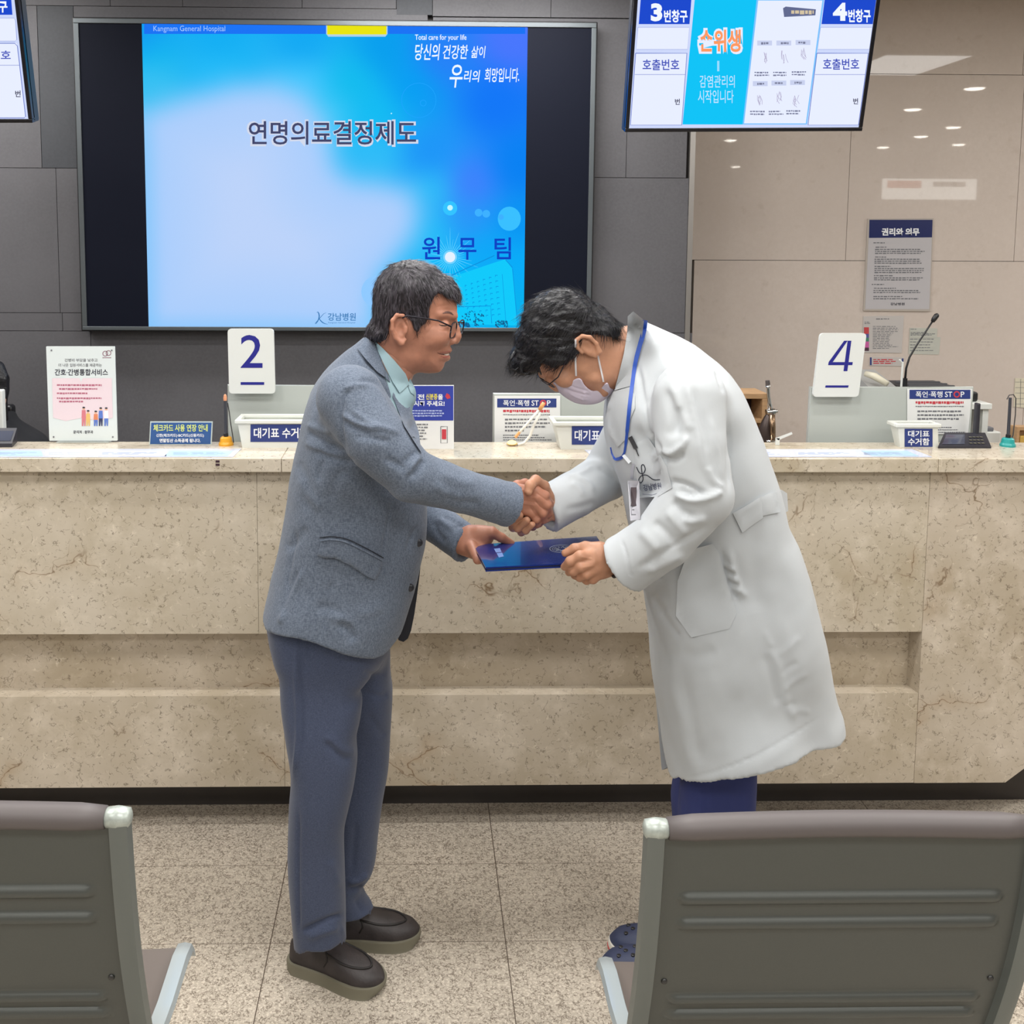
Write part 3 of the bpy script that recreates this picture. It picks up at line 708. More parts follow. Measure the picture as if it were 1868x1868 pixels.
K(.0014).text('번', (28, 165, 38, 177), .02).build('lettering', glow('call_small_text', (70, 70, 90)), t)
# ================================================================ things on and behind the counter
M_SIGNW = mat('white_acrylic', (214, 217, 214), .3); M_NAVY = mat('navy_print', (38, 56, 122), .5); M_NAVYD = mat('deep_blue_print', (24, 26, 128), .5)
M_WPRINT = mat('white_print', (232, 235, 240), .5); M_GPRINT = mat('grey_print', (112, 114, 120), .6); M_DPRINT = mat('dark_print', (52, 54, 66), .6)
M_REDP = mat('red_print', (192, 60, 72), .5); M_PAPER = mat('white_paper', (222, 224, 224), .6); M_FROST = mat('pale_grey_partition', (176, 182, 178), .45)
def ink(s, l=.0007): return Ink(s, l)

# partition screens standing behind the worktop
PYY = 3.20
def partition(label, q):
    P = [YP(PYY)(x, y) for x, y in q]
    t = thing('desk_partition', label, 'partition', ((P[2][0] + P[3][0]) / 2, PYY, ZD), 'pale desk partitions')
    q2 = [q[0], q[1], (q[2][0], q[2][1]), (q[3][0], q[3][1])]
    f = [np.array(p) for p in P]; f[2][2] = ZD; f[3][2] = ZD
    V = f + [p + np.array([0, .02, 0]) for p in f]
    mk('panel', V, [(0, 1, 2, 3), (7, 6, 5, 4), (1, 0, 4, 5), (2, 1, 5, 6), (3, 2, 6, 7), (0, 3, 7, 4)], M_FROST, t)
    rr = MB(); e = [Vector(p) for p in f]
    rr.tube([e[3] + Vector((0, .01, 0)), e[0] + Vector((0, .01, 0)), e[1] + Vector((0, .01, 0)), e[2] + Vector((0, .01, 0))], .0045, 8)
    rr.build('edge_trim', mat('partition_edge', (190, 192, 188), .35, .4), t)
    return t
partition('pale grey desk partition behind the sign with number 2', [(416, 703), (640, 704), (640, 810), (417, 810)])
partition('pale grey desk partition beside the bowing person in white', [(901, 719), (1200, 718), (1196, 812), (902, 812)])
partition('wide pale grey desk partition below the sign with number 4', [(1480, 707), (1776, 707), (1765, 812), (1471, 812)])

# number signs
def num_sign(n, q, box, bar, Y=3.17):
    s = YP(Y); P = s(*q[3])
    t = thing('number_sign', f'white rounded desk sign with a blue number {n} and a bar', 'sign', ((s(*q[3])[0] + s(*q[2])[0]) / 2, Y, s(*q[2])[2]), 'desk number signs')
    slab_px(q, Y, .012, 'plate', M_SIGNW, t, r=7)
    i_ = ink(s)
    if n == '2': i_.text(n, box, .004)
    else:
        for P4 in ([(1546.2, 621.5), (1553, 621.5), (1545.6, 677), (1538.6, 677)], [(1547.9, 660.5), (1555.5, 660.5), (1554.6, 666), (1547.2, 666)], [(1511.5, 660.5), (1540.8, 660.5), (1540, 666), (1510.6, 666)], [(1539.8, 621.5), (1546.1, 621.5), (1519, 660.4), (1511.5, 660.4)]): i_.poly(P4)
    i_.poly(bar).build('numeral', M_NAVYD, t)
    MB().box((t.location.x - .02, Y + .012, t.location.z - .0), (t.location.x + .02, PYY - .001, t.location.z + .06)).build('clip', M_SIGNW, t)
num_sign('2', [(415, 600), (499, 600), (502, 718), (418, 718)], (439, 611, 479, 671), [(439, 697), (482, 697), (482, 702), (439, 702)])
num_sign('4', [(1497, 608), (1581, 608), (1566, 724), (1483, 724)], (1510, 621, 1555, 677), [(1506, 703), (1548, 703), (1547, 707), (1505, 707)])

# notices taped on the partitions
def stop_notice(label, q, sx, sy, sw, Yp=PYY - .0035):
    s = YP(Yp)
    t = thing('stop_notice', label, 'notice', tuple((np.array(s(*q[2])) + np.array(s(*q[3]))) / 2), 'white conduct notices')
    slab_px(q, Yp, .001, 'sheet', M_PAPER, t)
    f = lambda u, v: (sx + u * sw, sy + v * sw)
    a = f(0, 0); b = f(1, .15); ink(s).rect(*a, *b).build('header', M_NAVY, t)
    T = lambda st, u0, v0, u1, v1, m, nm='lettering', bo=.04: ink(s, .0012).text(st, (*f(u0, v0), *f(u1, v1)), min(bo,.010)).build(nm, m, t)
    T('폭언·폭행', .10, .025, .54, .125, M_WPRINT); T('ST', .58, .03, .70, .12, M_WPRINT); T('P', .84, .03, .90, .12, M_WPRINT)
    ink(s, .0012).ring(f(.775, 0)[0], f(0, .075)[1], sw * .055, sw * .022).build('stop_ring', M_REDP, t)
    r_ = ink(s); x0_, y0_ = f(.1, .19); x1_, y1_ = f(.9, .235); r_.fine(x0_, y0_, x1_, y1_, 1, .9, .03, 4); r_.build('red_line', M_REDP, t)
    r_ = ink(s)
    r_.fine(*f(.1, .265), *f(.9, .285), 1, .8, .02, 3); 
    for i in range(4): r_.fine(*f(.13, .34 + i * .062), *f([.85, .9, .82, .45][i], .37 + i * .062), 1, .9, .02, 5, i)
    for i in range(3): r_.fine(*f(.1, .61 + i * .04), *f([.7, .8, .92][i], .63 + i * .04), 1, .8, .02, 3, i + 9)
    r_.build('fine_print', M_GPRINT, t)
stop_notice('white conduct notice with navy STOP header behind the small lit lamp', R4(902, 722, 1022, 808), 907, 727, 108)
stop_notice('white conduct notice on the wide partition above the card terminal', [(1655, 709), (1774, 709), (1766, 792), (1655, 792)], 1659, 711, 111)

# things standing on the worktop
def top_at(px, py): return at_z(px, py, ZT)
# tall care-service sign
Yn = top_at(150, 807).y; s = YP(Yn)
t = thing('notice_board', 'tall white acrylic notice with pink panel and small family drawing', 'notice', tuple(top_at(150, 807)))
slab_px([(84, 632), (209, 632), (214, 804), (90, 804)], Yn, .006, 'sheet', mat('notice_sheet', (214, 222, 222), .3), t, r=1)
p = top_at(151, 808); MB().box((p.x - .083, Yn - .012, ZT), (p.x + .083, Yn + .06, ZT + .004), .001).build('foot', mat('clear_acrylic', (206, 212, 208), .1, alpha=.6), t)
ink(s).text('간병비 부담을 낮추고', (118, 654, 178, 660), .01).text('더 나은 입원서비스를 제공하는', (107, 663, 186, 669), .01).build('lettering', M_GPRINT, t)
ink(s).text('간호·간병통합서비스', (100, 673, 197, 685), .02).text('문의처 : 원무과', (134, 785, 170, 791), .02).build('lettering', M_DPRINT, t)
ink(s).poly([(95, 690), (145, 690), (148, 697), (151, 690), (204, 690), (206, 762), (180, 768), (150, 762), (120, 768), (97, 762)]).build('pink_panel', mat('pink_print', (224, 206, 212), .6), t)
fi = ink(s, .0012); 
for i, (y, xe) in enumerate(((701, 186), (708, 178), (716, 160), (725, 186), (731, 152))): fi.fine(104 if i in (0, 2, 3) else 108, y, xe, y + 3.2, 1, .9, .02, 4, i)
fi.build('fine_print', mat('rose_text', (176, 100, 122), .6), t)
fg = ink(s, .0013)
def tiny(x, y, h, c_, leg):
    a = Ink(s, .0013); a.disc(x, y, 2.6).build('figure_head', mat('tiny_skin', (226, 178, 150), .6), t)
    Ink(s, .0014).disc(x, y - 1.6, 2.6, 1.6).build('figure_hair', M_DPRINT, t)
    Ink(s, .0013).poly([(x - 3.4, y + 3), (x + 3.4, y + 3), (x + 4, y + h * .55), (x - 4, y + h * .55)]).build('figure_shirt', c_, t)
    Ink(s, .0013).poly([(x - 3.6, y + h * .55), (x + 3.6, y + h * .55), (x + 3, y + h), (x + 1, y + h), (x, y + h * .65), (x - 1, y + h), (x - 3.4, y + h)]).build('figure_legs', leg, t)
c1, c2, c3, c4 = mat('pr_pink', (206, 120, 130), .6), mat('pr_yellow', (224, 184, 110), .6), mat('pr_blue', (90, 120, 196), .6), mat('pr_navy', (48, 54, 92), .6)
tiny(153, 745, 32, c1, c1); tiny(161, 751, 26, c2, c2); tiny(175, 752, 25, mat('pr_orange', (214, 130, 90), .6), c3); tiny(184, 746, 31, c3, c4); tiny(194, 746, 31, M_WPRINT, c3)
em = ink(s); em.ring(192, 645, 5, 1.2).ring(198, 644, 5, 1.2).rect(187, 652, 203, 653); em.build('emblem', mat('emblem_rose', (140, 96, 112), .6), t)
dt = ink(s, .0014)
for (x, y) in ((94, 639), (204, 639), (98, 797), (206, 797)): dt.disc(x, y, 1.6)
dt.build('screw', M_GPRINT, t)
# low blue notice
Yn = top_at(330, 811).y; s = YP(Yn)
t = thing('card_notice', 'low blue desk notice with yellow and white lettering', 'notice', tuple(top_at(330, 811)))
slab_px([(274, 769), (388, 769), (386, 811), (272, 811)], Yn, .004, 'sheet', mat('notice_holder', (186, 198, 196), .3), t)
ink(s).poly([(276, 771), (386, 771), (384, 810), (274, 810)]).build('blue_field', mat('blue_print', (44, 84, 142), .4), t)
ink(s, .0012).text('체크카드 사용 연장 안내', (280, 774, 379, 787), .02).build('lettering', mat('lime_print', (214, 224, 120), .5), t)
ink(s, .0012).text('신한(체크카드)·BC카드(신용카드)', (285, 791, 372, 798), .02).text('연말정산 소득공제 됩니다.', (291, 800, 366, 807), .03).build('lettering', M_WPRINT, t)
# pen stands
def pen_stand(label, x, yb, col, h, tip, loop):
    p = top_at(x, yb); Yp = p.y; k = Yp / FPX
    t = thing('pen_stand', label, 'pen stand', tuple(p), 'desk pen stands')
    m = mat('plastic_' + label.split()[0], col, .35)
    MB().lathe(p, [(13.5 * k, 0), (13.5 * k, .006), (11.5 * k, .012), (10.5 * k, 14 * k), (8.5 * k, 16 * k), (4 * k, 16.5 * k)], 24).build('base', m, t)
    MB().lathe(p, [(4.5 * k, 16 * k), (4.2 * k, 22 * k), (3 * k, 23 * k)], 16).build('collar', M_BLK, t)
    MB().tube([p + Vector((0, 0, 20 * k)), p + Vector((-.5 * k, 0, h * k))], [3 * k, 2.6 * k], 12).build('pen', mat('dark_pen', (56, 58, 66), .35), t)
    if tip: MB().lathe(p + Vector((-.5 * k, 0, h * k)), [(3 * k, -1 * k), (3.4 * k, 4 * k), (2.6 * k, 9 * k), (1 * k, 11 * k)], 12).build('pen_cap', tip, t)
    c_ = MB(); c_.tube([p + Vector((a * k, .008, b * k)) for a, b in loop], 1.0 * k, 8); c_.build('cord', mat('cord_dark', (60, 58, 60), .5), t)
pen_stand('yellow pen stand with dark pen beside the white basket', 412.5, 812, (224, 160, 40), 84, mat('orange_tip', (216, 150, 112), .5), [(3, 78), (6, 60), (8, 40), (11, 20), (13, 4), (8, 2)])
pen_stand('teal pen stand with a looped cord at the right end of the worktop', 1838, 814, (40, 150, 148), 92, None, [(-4, 88), (0, 96), (8, 97), (13, 90), (14, 60), (12, 20), (10, 14)])
# waiting-ticket baskets
M_BASK = mat('white_basket_plastic', (216, 218, 212), .35)
def basket(label, xr0, xr1, yr, xb0, xb1, yb, lab, d=.085):
    p0, p1 = top_at(xb0, yb), top_at(xb1, yb); Y0 = (p0.y + p1.y) / 2
    t = thing('ticket_basket', label, 'basket', ((p0.x + p1.x) / 2, Y0, ZT), 'white ticket baskets')
    ra, rb = at(xr0, yr, Y0 - .01), at(xr1, yr, Y0 - .01); zt_ = ra.z
    o = .009
    Vb = [(p0.x, Y0, ZT), (p1.x, Y0, ZT), (p1.x, Y0 + d, ZT), (p0.x, Y0 + d, ZT)]
    Vt = [(ra.x + o, Y0 - .008, zt_ - .012), (rb.x - o, Y0 - .008, zt_ - .012), (rb.x - o, Y0 + d + .01, zt_ - .012), (ra.x + o, Y0 + d + .01, zt_ - .012)]
    th = .003
    cx = (p0.x + p1.x) / 2; cy = Y0 + d / 2
    ins = lambda P, z: [(cx + (x - cx) * .975, cy + (y - cy) * .95, z) for x, y, _ in P]
    V = Vb + Vt + ins(Vt, zt_ - .012) + ins(Vb, ZT + th)
    F = [(3, 2, 1, 0)] + [(i, (i + 1) % 4, 4 + (i + 1) % 4, 4 + i) for i in range(4)] + [(4 + i, 4 + (i + 1) % 4, 8 + (i + 1) % 4, 8 + i) for i in range(4)] + \
        [(8 + i, 8 + (i + 1) % 4, 12 + (i + 1) % 4, 12 + i) for i in range(4)] + [(12, 13, 14, 15)]
    mk('tub', V, F, M_BASK, t)
    rim = MB(); w_ = .014
    X0, X1, Ya, Yb_ = ra.x, rb.x, Y0 - .014, Y0 + d + .016
    rim.box((X0, Ya, zt_ - .012), (X1, Ya + w_, zt_), .003).box((X0, Yb_ - w_, zt_ - .012), (X1, Yb_, zt_), .003).box((X0, Ya + w_, zt_ - .012), (X0 + w_, Yb_ - w_, zt_), .003).box((X1 - w_, Ya + w_, zt_ - .012), (X1, Yb_ - w_, zt_), .003)
    rim.build('rim', M_BASK, t)
    pl_ = Plane(((p0.x), Y0, ZT), (0, -(zt_ - .012 - ZT), -.008)); 
    ink(pl_, .001).rect(*lab[0]).build('label', M_NAVY, t)
    for (s_, b_) in lab[1]: ink(pl_, .0015).text(s_, b_, .022).build('lettering', M_WPRINT, t)
    return t
basket('white ticket basket with navy label beside the yellow pen stand', 428, 592, 766, 442, 580, 817, ((457, 774, 568, 806), [('대기표 수거함', (463, 780, 562, 799))]))
basket('white ticket basket with navy label behind the handshake near the lit lamp', 1009, 1176, 770, 1023, 1160, 820, ((1043, 777, 1150, 811), [('대기표 수거함', (1048, 784, 1146, 804))]))
basket('small white ticket box with two-line navy label before the wide partition', 1634, 1717, 773, 1642, 1712, 816, ((1650, 782, 1701, 815), [('대기표', (1656, 785, 1695, 797)), ('수거함', (1656, 799, 1695, 812))]), .035)
# identity-card notice
Yn = top_at(780, 819).y; s = YP(Yn)
t = thing('identity_notice', 'blue and white upright notice with yellow word, partly behind the man in grey', 'notice', tuple(top_at(780, 819)))
slab_px(R4(722, 703, 828, 819), Yn, .005, 'sheet', M_PAPER, t)
ink(s).rect(723, 704, 827, 767).build('blue_field', mat('royal_print', (52, 66, 158), .4), t)
ink(s, .0012).text('진료 전', (729, 719, 774, 729), .025).text('을', (799, 719, 808, 729), .025).text('제시해 주세요!', (745, 731, 811, 741), .025).build('lettering', M_WPRINT, t)
ink(s, .0012).text('신분증', (777, 718, 798, 729), .025).build('lettering', mat('yellow_print', (224, 210, 80), .5), t)
ink(s, .0012).fine(752, 748, 812, 762, 3, .5, .1, 4).build('fine_print', mat('pale_blue_print', (170, 182, 220), .6), t)
ink(s, .0012).poly([(815, 717), (820, 720), (822, 726), (816, 728), (812, 723)]).build('red_mark', M_REDP, t)
ph = ink(s); outline(ph, R4(804, 778, 816, 808), 1.2); ph.build('phone_outline', M_GPRINT, t)
ink(s, .0012).rect(806, 783, 814, 801).build('phone_screen', M_REDP, t)
ink(s, .0012).fine(729, 773, 782, 805, 6, .4, .2, 6).build('fine_print', M_GPRINT, t)
# small lit lamp
p = top_at(934, 813); k = p.y / FPX
t = thing('reading_lamp', 'small white folding lamp with glowing base before the STOP notice', 'lamp', tuple(p))
MB().sphere(p + Vector((0, 0, 3.5 * k)), 10 * k, 10, (1.05, .8, .36)).build('base', mat('lamp_rim', (214, 180, 120), .4), t, smooth=True)
MB().sphere(p + Vector((-.5 * k, -.004, 6 * k)), 8 * k, 10, (1.05, .8, .62)).build('bulb', glow('warm_bulb', (255, 226, 150), 2.2), t, smooth=True)
q = lambda x, y, dy=0: at(x, y, p.y + dy)
MB().tube([q(942, 795), q(960, 775), q(984, 747)], [2.4 * k] * 3, 10).build('arm', mat('lamp_white', (226, 224, 216), .35), t, smooth=True)
MB().tube([q(944, 812), q(956, 808, .01), q(967, 795, .01), q(974, 775, .01), q(986, 752)], 2.6 * k, 10).build('arm', mat('lamp_white', (226, 224, 216), .35), t, smooth=True)
MB().tube([q(940, 798), q(948, 788)], [3 * k, 2.6 * k], 10).build('joint', mat('lamp_orange', (222, 160, 100), .4), t)
MB().tube([q(984, 748), q(989, 740), q(992, 734)], [3.4 * k, 4.2 * k, 3 * k], 12).build('head', mat('lamp_orange', (222, 160, 100), .4), t, smooth=True)
# clear mats with printed sheets on the worktop
def desk_mat(label, P, sheets):
    t = thing('desk_mat', label, 'desk mat', tuple(at_z(*P[0], ZT)), 'printed desk mats')
    V = [at_z(x, y, ZT + .0005) for x, y in P]; n = len(V)
    mk('sheet', V + [v + Vector((0, 0, .0012)) for v in V], [tuple(range(n, 2 * n)), tuple(reversed(range(n)))] + [(i, (i + 1) % n, n + (i + 1) % n, n + i) for i in range(n)], mat('glossy_mat', (206, 210, 226), .12), t)
    sf = lambda x, y, l=0: np.array(at_z(x, y, ZT + .0022 + l))
    class SF:
        def __call__(s_, x, y, l=0): return sf(x, y, l)
    for (x0_, y0_, x1_, y1_, c_, sh_) in sheets:
        Ink(SF(), 0).poly([(x0_, y0_), (x1_, y0_), (x1_ + sh_, y1_), (x0_ + sh_, y1_)]).build('printed_sheet', mat('sheet_%d_%d_%d' % c_, c_, .4), t)
    i_ = Ink(SF(), .0004); r = random.Random(int(P[0][0]))
    for (x0_, y0_, x1_, y1_, c_, sh_) in sheets:
        i_.fine(x0_ + 6, y0_ + 3, x1_ - 6, y1_ - 2, 3, .35, .4, 22, int(x0_))
    i_.build('fine_print', mat('faint_print', (150, 168, 196), .5), t)
desk_mat('clear printed mat lying at the left of the worktop', [(-60, 820), (440, 819), (425, 834), (-60, 834.5)], [(-40, 822, 75, 832, (170, 196, 222), 4), (82, 822, 175, 832, (214, 216, 226), 2), (180, 822, 305, 832, (196, 198, 224), -2), (310, 822, 425, 832, (168, 196, 222), -10)])
desk_mat('clear printed mat lying under the number 4 side of the worktop', [(1330, 820), (1664, 820), (1700, 834), (1330, 834)], [(1340, 822, 1440, 832, (196, 200, 226), 2), (1450, 822, 1560, 832, (206, 210, 226), 4), (1570, 822, 1655, 832, (168, 196, 222), 22)])
desk_mat('white printed slip beside the basket behind the handshake', [(1066, 821), (1170, 821), (1176, 833), (1080, 833)], [(1072, 823, 1160, 831, (214, 216, 224), 6)])
# card terminals
def terminal(label, P, zb=0, screen=None):
    c0 = top_at(*P[0]); 
    t = thing('card_terminal', label, 'card terminal', tuple(c0), 'card terminals')
    F4 = [top_at(x, y) for x, y in P[:4]]; hts = P[4]
    V = [Vector(v) for v in F4] + [v + Vector((0, 0, h)) for v, h in zip(F4, hts)]
    mk('body', V, [(3, 2, 1, 0), (4, 5, 6, 7), (0, 1, 5, 4), (1, 2, 6, 5), (2, 3, 7, 6), (3, 0, 4, 7)], mat('terminal_black', (44, 44, 52), .35), t)
    return t, V
t, V = terminal('black signature pad and card terminal beside the small ticket box', [(1711, 818), (1808, 818), (1796, 808), (1722, 808), (.006, .006, .034, .034)])
def onface(V, u, v, l=.001):
    a, b, c_, d_ = V[4], V[5], V[6], V[7]; p_ = (a * (1 - u) + b * u) * (1 - v) + (d_ * (1 - u) + c_ * u) * v
    n_ = (b - a).cross(d_ - a).normalized(); return p_ + n_ * l
mk('pad_screen', [onface(V, *q_) for q_ in ((.06, .15), (.5, .15), (.5, .85), (.06, .85))], [(0, 1, 2, 3)], mat('pad_glass', (70, 74, 88), .1), t)
ky = MB()
for i in range(4):
    for j in range(3):
        a = onface(V, .62 + i * .08, .2 + j * .22, .002); ky.box(a - Vector((.004, .003, .001)), a + Vector((.004, .003, .001)), .0008)
ky.build('keypad', mat('key_olive', (110, 108, 92), .5), t)
p = top_at(1781, 810)
MB().box((at(1776, 800, p.y + .02).x, p.y + .01, ZT + .028), (at(1783, 800, p.y + .02).x, p.y + .03, at(1780, 735, p.y + .02).z), .004).build('upright_reader', mat('terminal_black', (44, 44, 52), .35), t)
t, V = terminal('dark card terminal at the far left end of the worktop', [(-60, 816), (22, 816), (32, 806), (-40, 806), (.012, .012, .045, .045)])
mk('pad_screen', [onface(V, *q_) for q_ in ((.5, .15), (.95, .15), (.95, .8), (.5, .8))], [(0, 1, 2, 3)], mat('pad_glass', (70, 74, 88), .1), t)

# ---------------------------------------------------------------- behind the counter
# hand press with chrome lever
Yh = 3.55
t = thing('coffee_tamper', 'chrome-handled dark hand press standing behind the worktop', 'hand press', (at(1405, 812, Yh).x, Yh, ZD))
t.name = 'hand_press'; k = Yh / FPX
q = lambda x, y, dy=0: at(x, y, Yh + dy)
M_CHR = mat('chrome', (214, 214, 214), .12, 1.0); M_BRN = mat('dark_bronze', (70, 58, 54), .3, .4)
z0 = q(1400, 812).z
MB().tube([Vector((q(1398, 812).x, Yh, ZD)), q(1398, 806), q(1397, 780), q(1402, 762), q(1408, 752)], [15 * k, 15 * k, 13 * k, 8 * k, 6 * k], 20).build('body', M_BRN, t, smooth=True)
MB().tube([q(1409, 806, -.02), q(1410, 780, -.03), q(1408, 757, -.02)], [6 * k, 5 * k, 6 * k], 12).build('column', mat('bronze_light', (150, 124, 100), .25, .8), t, smooth=True)
MB().tube([q(1398, 753), q(1413, 751)], 6.5 * k, 16).tube([q(1411, 751), q(1418, 750)], 3.5 * k, 12).build('pivot_ring', M_CHR, t, smooth=True, angle=40)
MB().tube([q(1406, 748), q(1404, 735), q(1402, 722), q(1401, 708), q(1401, 702)], [5 * k, 3.4 * k, 3 * k, 3.6 * k, 4.6 * k], 12).build('lever', M_CHR, t, smooth=True)
MB().tube([q(1401, 703), q(1400, 694)], [4.6 * k, 4 * k], 12).build('lever_cap', mat('cap_grey', (110, 104, 104), .3, .5), t)
MB().lathe(q(1405, 808, -.03), [(9 * k, 0), (9 * k, 4 * k), (6 * k, 6 * k)], 20).build('tray', M_CHR, t)
# wooden pigeonhole box
t = thing('wooden_box', 'small wooden pigeonhole box peeking out behind the white coat', 'box', (at(1340, 800, 3.7).x, 3.7, ZD)); M_WOOD = mat('light_wood', (178, 142, 104), .5, noise_amt=.12, noise_scale=20, stretch=(1, 1, 8))
a = at(1296, 712, 3.7); b = at(1383, 830, 3.7); MBx = MB(); w_ = .02
for (x0_, x1_, z0_, z1_) in ((a.x, b.x, a.z - w_, a.z), (a.x, a.x + w_, ZD, a.z - w_), (b.x - w_, b.x, ZD, a.z - w_), (a.x + w_, b.x - w_, at(0, 763, 3.7).z, at(0, 755, 3.7).z), (a.x + w_, b.x - w_, ZD, ZD + w_)): MBx.box((x0_, 3.62, z0_), (x1_, 3.76, z1_), .002)
MBx.build('frame', M_WOOD, t); MB().box((a.x + w_, 3.74, ZD + w_), (b.x - w_, 3.755, a.z - w_)).build('back_board', mat('dark_inside', (60, 36, 32), .6), t)
# bent white holder
t = thing('card_holder', 'bent white metal holder standing on the worktop under the hand press', 'holder', tuple(top_at(1418, 812)))
p = top_at(1418, 812)
MB().box((p.x - .006, p.y - .004, ZT), (p.x + .006, p.y + .004, ZT + .024), .001).add([at(1415, 799, p.y - .004), at(1444, 788, p.y - .004), at(1446, 792, p.y - .004), at(1420, 803, p.y - .004)] + [at(1415, 799, p.y + .01), at(1444, 788, p.y + .01), at(1446, 792, p.y + .01), at(1420, 803, p.y + .01)],
   [(0, 3, 2, 1), (4, 5, 6, 7), (0, 1, 5, 4), (1, 2, 6, 5), (2, 3, 7, 6), (3, 0, 4, 7)]).build('bracket', M_SIGNW, t)
# telephone, microphone, printer, white stick on the staff shelf behind the wide partition
YQ = 3.5; q = lambda x, y, dy=0: at(x, y, YQ + dy); k = YQ / FPX
zsh = at(1600, 708, YQ).z - .03
t = thing('staff_shelf', 'raised shelf behind the wide partition carrying telephone and printer', 'shelf', (q(1640, 700).x, YQ, ZD))
MB().box((q(1545, 700).x, YQ - .16, zsh - .02), (q(1765, 700).x, YQ + .2, zsh), .002).build('board', M_SIGNW, t)
for x in (1550, 1752): MB().box((q(x, 700).x, YQ - .15, ZD), (q(x, 700).x + .02, YQ + .18, zsh - .02)).build('support', M_SIGNW, t)
t = thing('telephone', 'cream desk telephone behind the sign with number 4', 'telephone', (q(1600, 700).x, YQ, zsh))
a, b = q(1572, 700), q(1628, 700)
MB().add([(a.x, YQ - .1, zsh), (b.x, YQ - .1, zsh), (b.x, YQ + .1, zsh), (a.x, YQ + .1, zsh), (a.x, YQ - .1, zsh + .03), (b.x - .01, YQ - .1, zsh + .03), (b.x - .02, YQ + .1, zsh + .085), (a.x, YQ + .1, zsh + .085)],
   [(3, 2, 1, 0), (4, 5, 6, 7), (0, 1, 5, 4), (1, 2, 6, 5), (2, 3, 7, 6), (3, 0, 4, 7)]).build('body', mat('phone_grey', (150, 150, 148), .4), t)
MB().tube([Vector((q(1574, 690).x, YQ - .02, zsh + .085)), Vector((q(1583, 690).x, YQ - .05, zsh + .08)), Vector((q(1597, 700).x, YQ - .09, zsh + .058))], [.010, .013, .010], 12).build('handset', mat('phone_cream', (206, 200, 180), .4), t, smooth=True)
t = thing('printer', 'flat black printer tray behind the wide partition', 'printer', (q(1700, 700).x, YQ + .05, zsh))
a, b = q(1645, 700), q(1752, 700); zt2 = q(1700, 693, .1).z
MB().box((a.x, YQ - .12, zsh), (b.x, YQ + .18, zt2 - .012), .008).build('body', M_BLK, t)
tr = MB()
for i in range(5): tr.box((a.x + .03, YQ - .1 + i * .05, zt2 - .012), (b.x - .02, YQ - .09 + i * .05, zt2 - .006))
tr.build('vent', mat('printer_grey', (84, 84, 88), .5), t)
t = thing('gooseneck_microphone', 'black gooseneck microphone rising behind the wide partition', 'microphone', tuple(q(1651, 703, -.14)))
Ym = -.14; t.location.z = zsh
b0 = q(1651, 690, Ym)
MB().lathe((b0.x, b0.y, zsh), [(.03, 0), (.03, .02), (.02, .026), (.009, .03), (.008, b0.z - zsh)], 20).build('base', M_BLK, t)
pts = [q(1651, 692, Ym), q(1653, 672, Ym), q(1659, 652, Ym), q(1672, 630, Ym), q(1688, 606, Ym), q(1702, 585, Ym)]
MB().tube(pts, [.004, .0036, .0034, .003, .003, .003], 10).build('gooseneck', M_BLK, t, smooth=True)
MB().tube([q(1701, 587, Ym), q(1704, 582, Ym), q(1709, 575, Ym), q(1711, 573, Ym)], [.006, .0085, .0085, .005], 12).build('microphone_head', M_BLK, t, smooth=True)
t = thing('paper_stick', 'thin white stick standing before the microphone base', 'stick', tuple(q(1645, 706, -.155)), None); t.location.z = zsh
t.name = 'white_stick'
MB().tube([Vector((q(1644, 700, -.155).x, YQ - .155, zsh)), q(1647, 660, -.155)], .0035, 8).build('rod', M_SIGNW, t); MB().tube([q(1646, 662, -.155), q(1641, 656, -.155)], .003, 8).build('tip', M_SIGNW, t)

# papers and posters on the beige wall
def poster(name, label, cat, q, th=.002, Y=YB, m=None, surf=None):
    s_ = YP(Y - th - .0005); t = thing(name, label, cat, tuple((np.array(s_(*q[2])) + np.array(s_(*q[3]))) / 2))
    slab_px(q, Y - th - .0005, th, 'sheet', m or M_PAPER, t); return t, s_
t, s = poster('rights_poster', 'framed poster with navy header on the beige wall', 'poster', [(1583, 399), (1703, 398), (1697, 568), (1575, 567)], .006, m=mat('clear_frame', (182, 174, 166), .2))
ink(s).poly([(1586, 401), (1701, 401), (1695, 564), (1578, 564)]).build('paper', mat('poster_paper', (186, 184, 188), .35), t)
ink(s, .0012).poly([(1586, 401), (1701, 401), (1700, 433), (1585, 434)]).build('header', mat('poster_navy', (40, 48, 96), .2), t)
ink(s, .0018).text('권리와 의무', (1608, 416, 1677, 430), .04).build('lettering', M_WPRINT, t)
f_ = ink(s, .0014)
for (y, x0_, x1_, n_) in ((442, 1593, 1616, 1), (450, 1597, 1618, 1), (454, 1596, 1688, 3), (468, 1596, 1618, 1), (472, 1595, 1687, 3), (485, 1595, 1626, 1), (489, 1595, 1686, 3), (502, 1594, 1632, 1), (506, 1594, 1685, 2), (518, 1590, 1614, 1), (525, 1594, 1636, 1), (529, 1593, 1685, 2), (540, 1593, 1648, 1), (544, 1593, 1684, 1)):
    f_.fine(x0_, y, x1_, y + 3.6 * n_, n_, .5, .12, 5, y)
f_.build('fine_print', M_GPRINT, t); ink(s, .0014).text('강남병원', (1624, 552, 1650, 557), .02).build('lettering', M_DPRINT, t)
t, s = poster('price_notice', 'framed white notice with a coloured side strip below the navy poster', 'notice', [(1575, 577), (1649, 576), (1645, 644), (1573, 643)], m=mat('notice_paper_grey', (190, 186, 184), .4))
ink(s).fine(1598, 581, 1625, 584, 1).fine(1577, 587, 1590, 592, 2).fine(1592, 595, 1640, 638, 14, .35, .4, 6).build('fine_print', M_GPRINT, t)
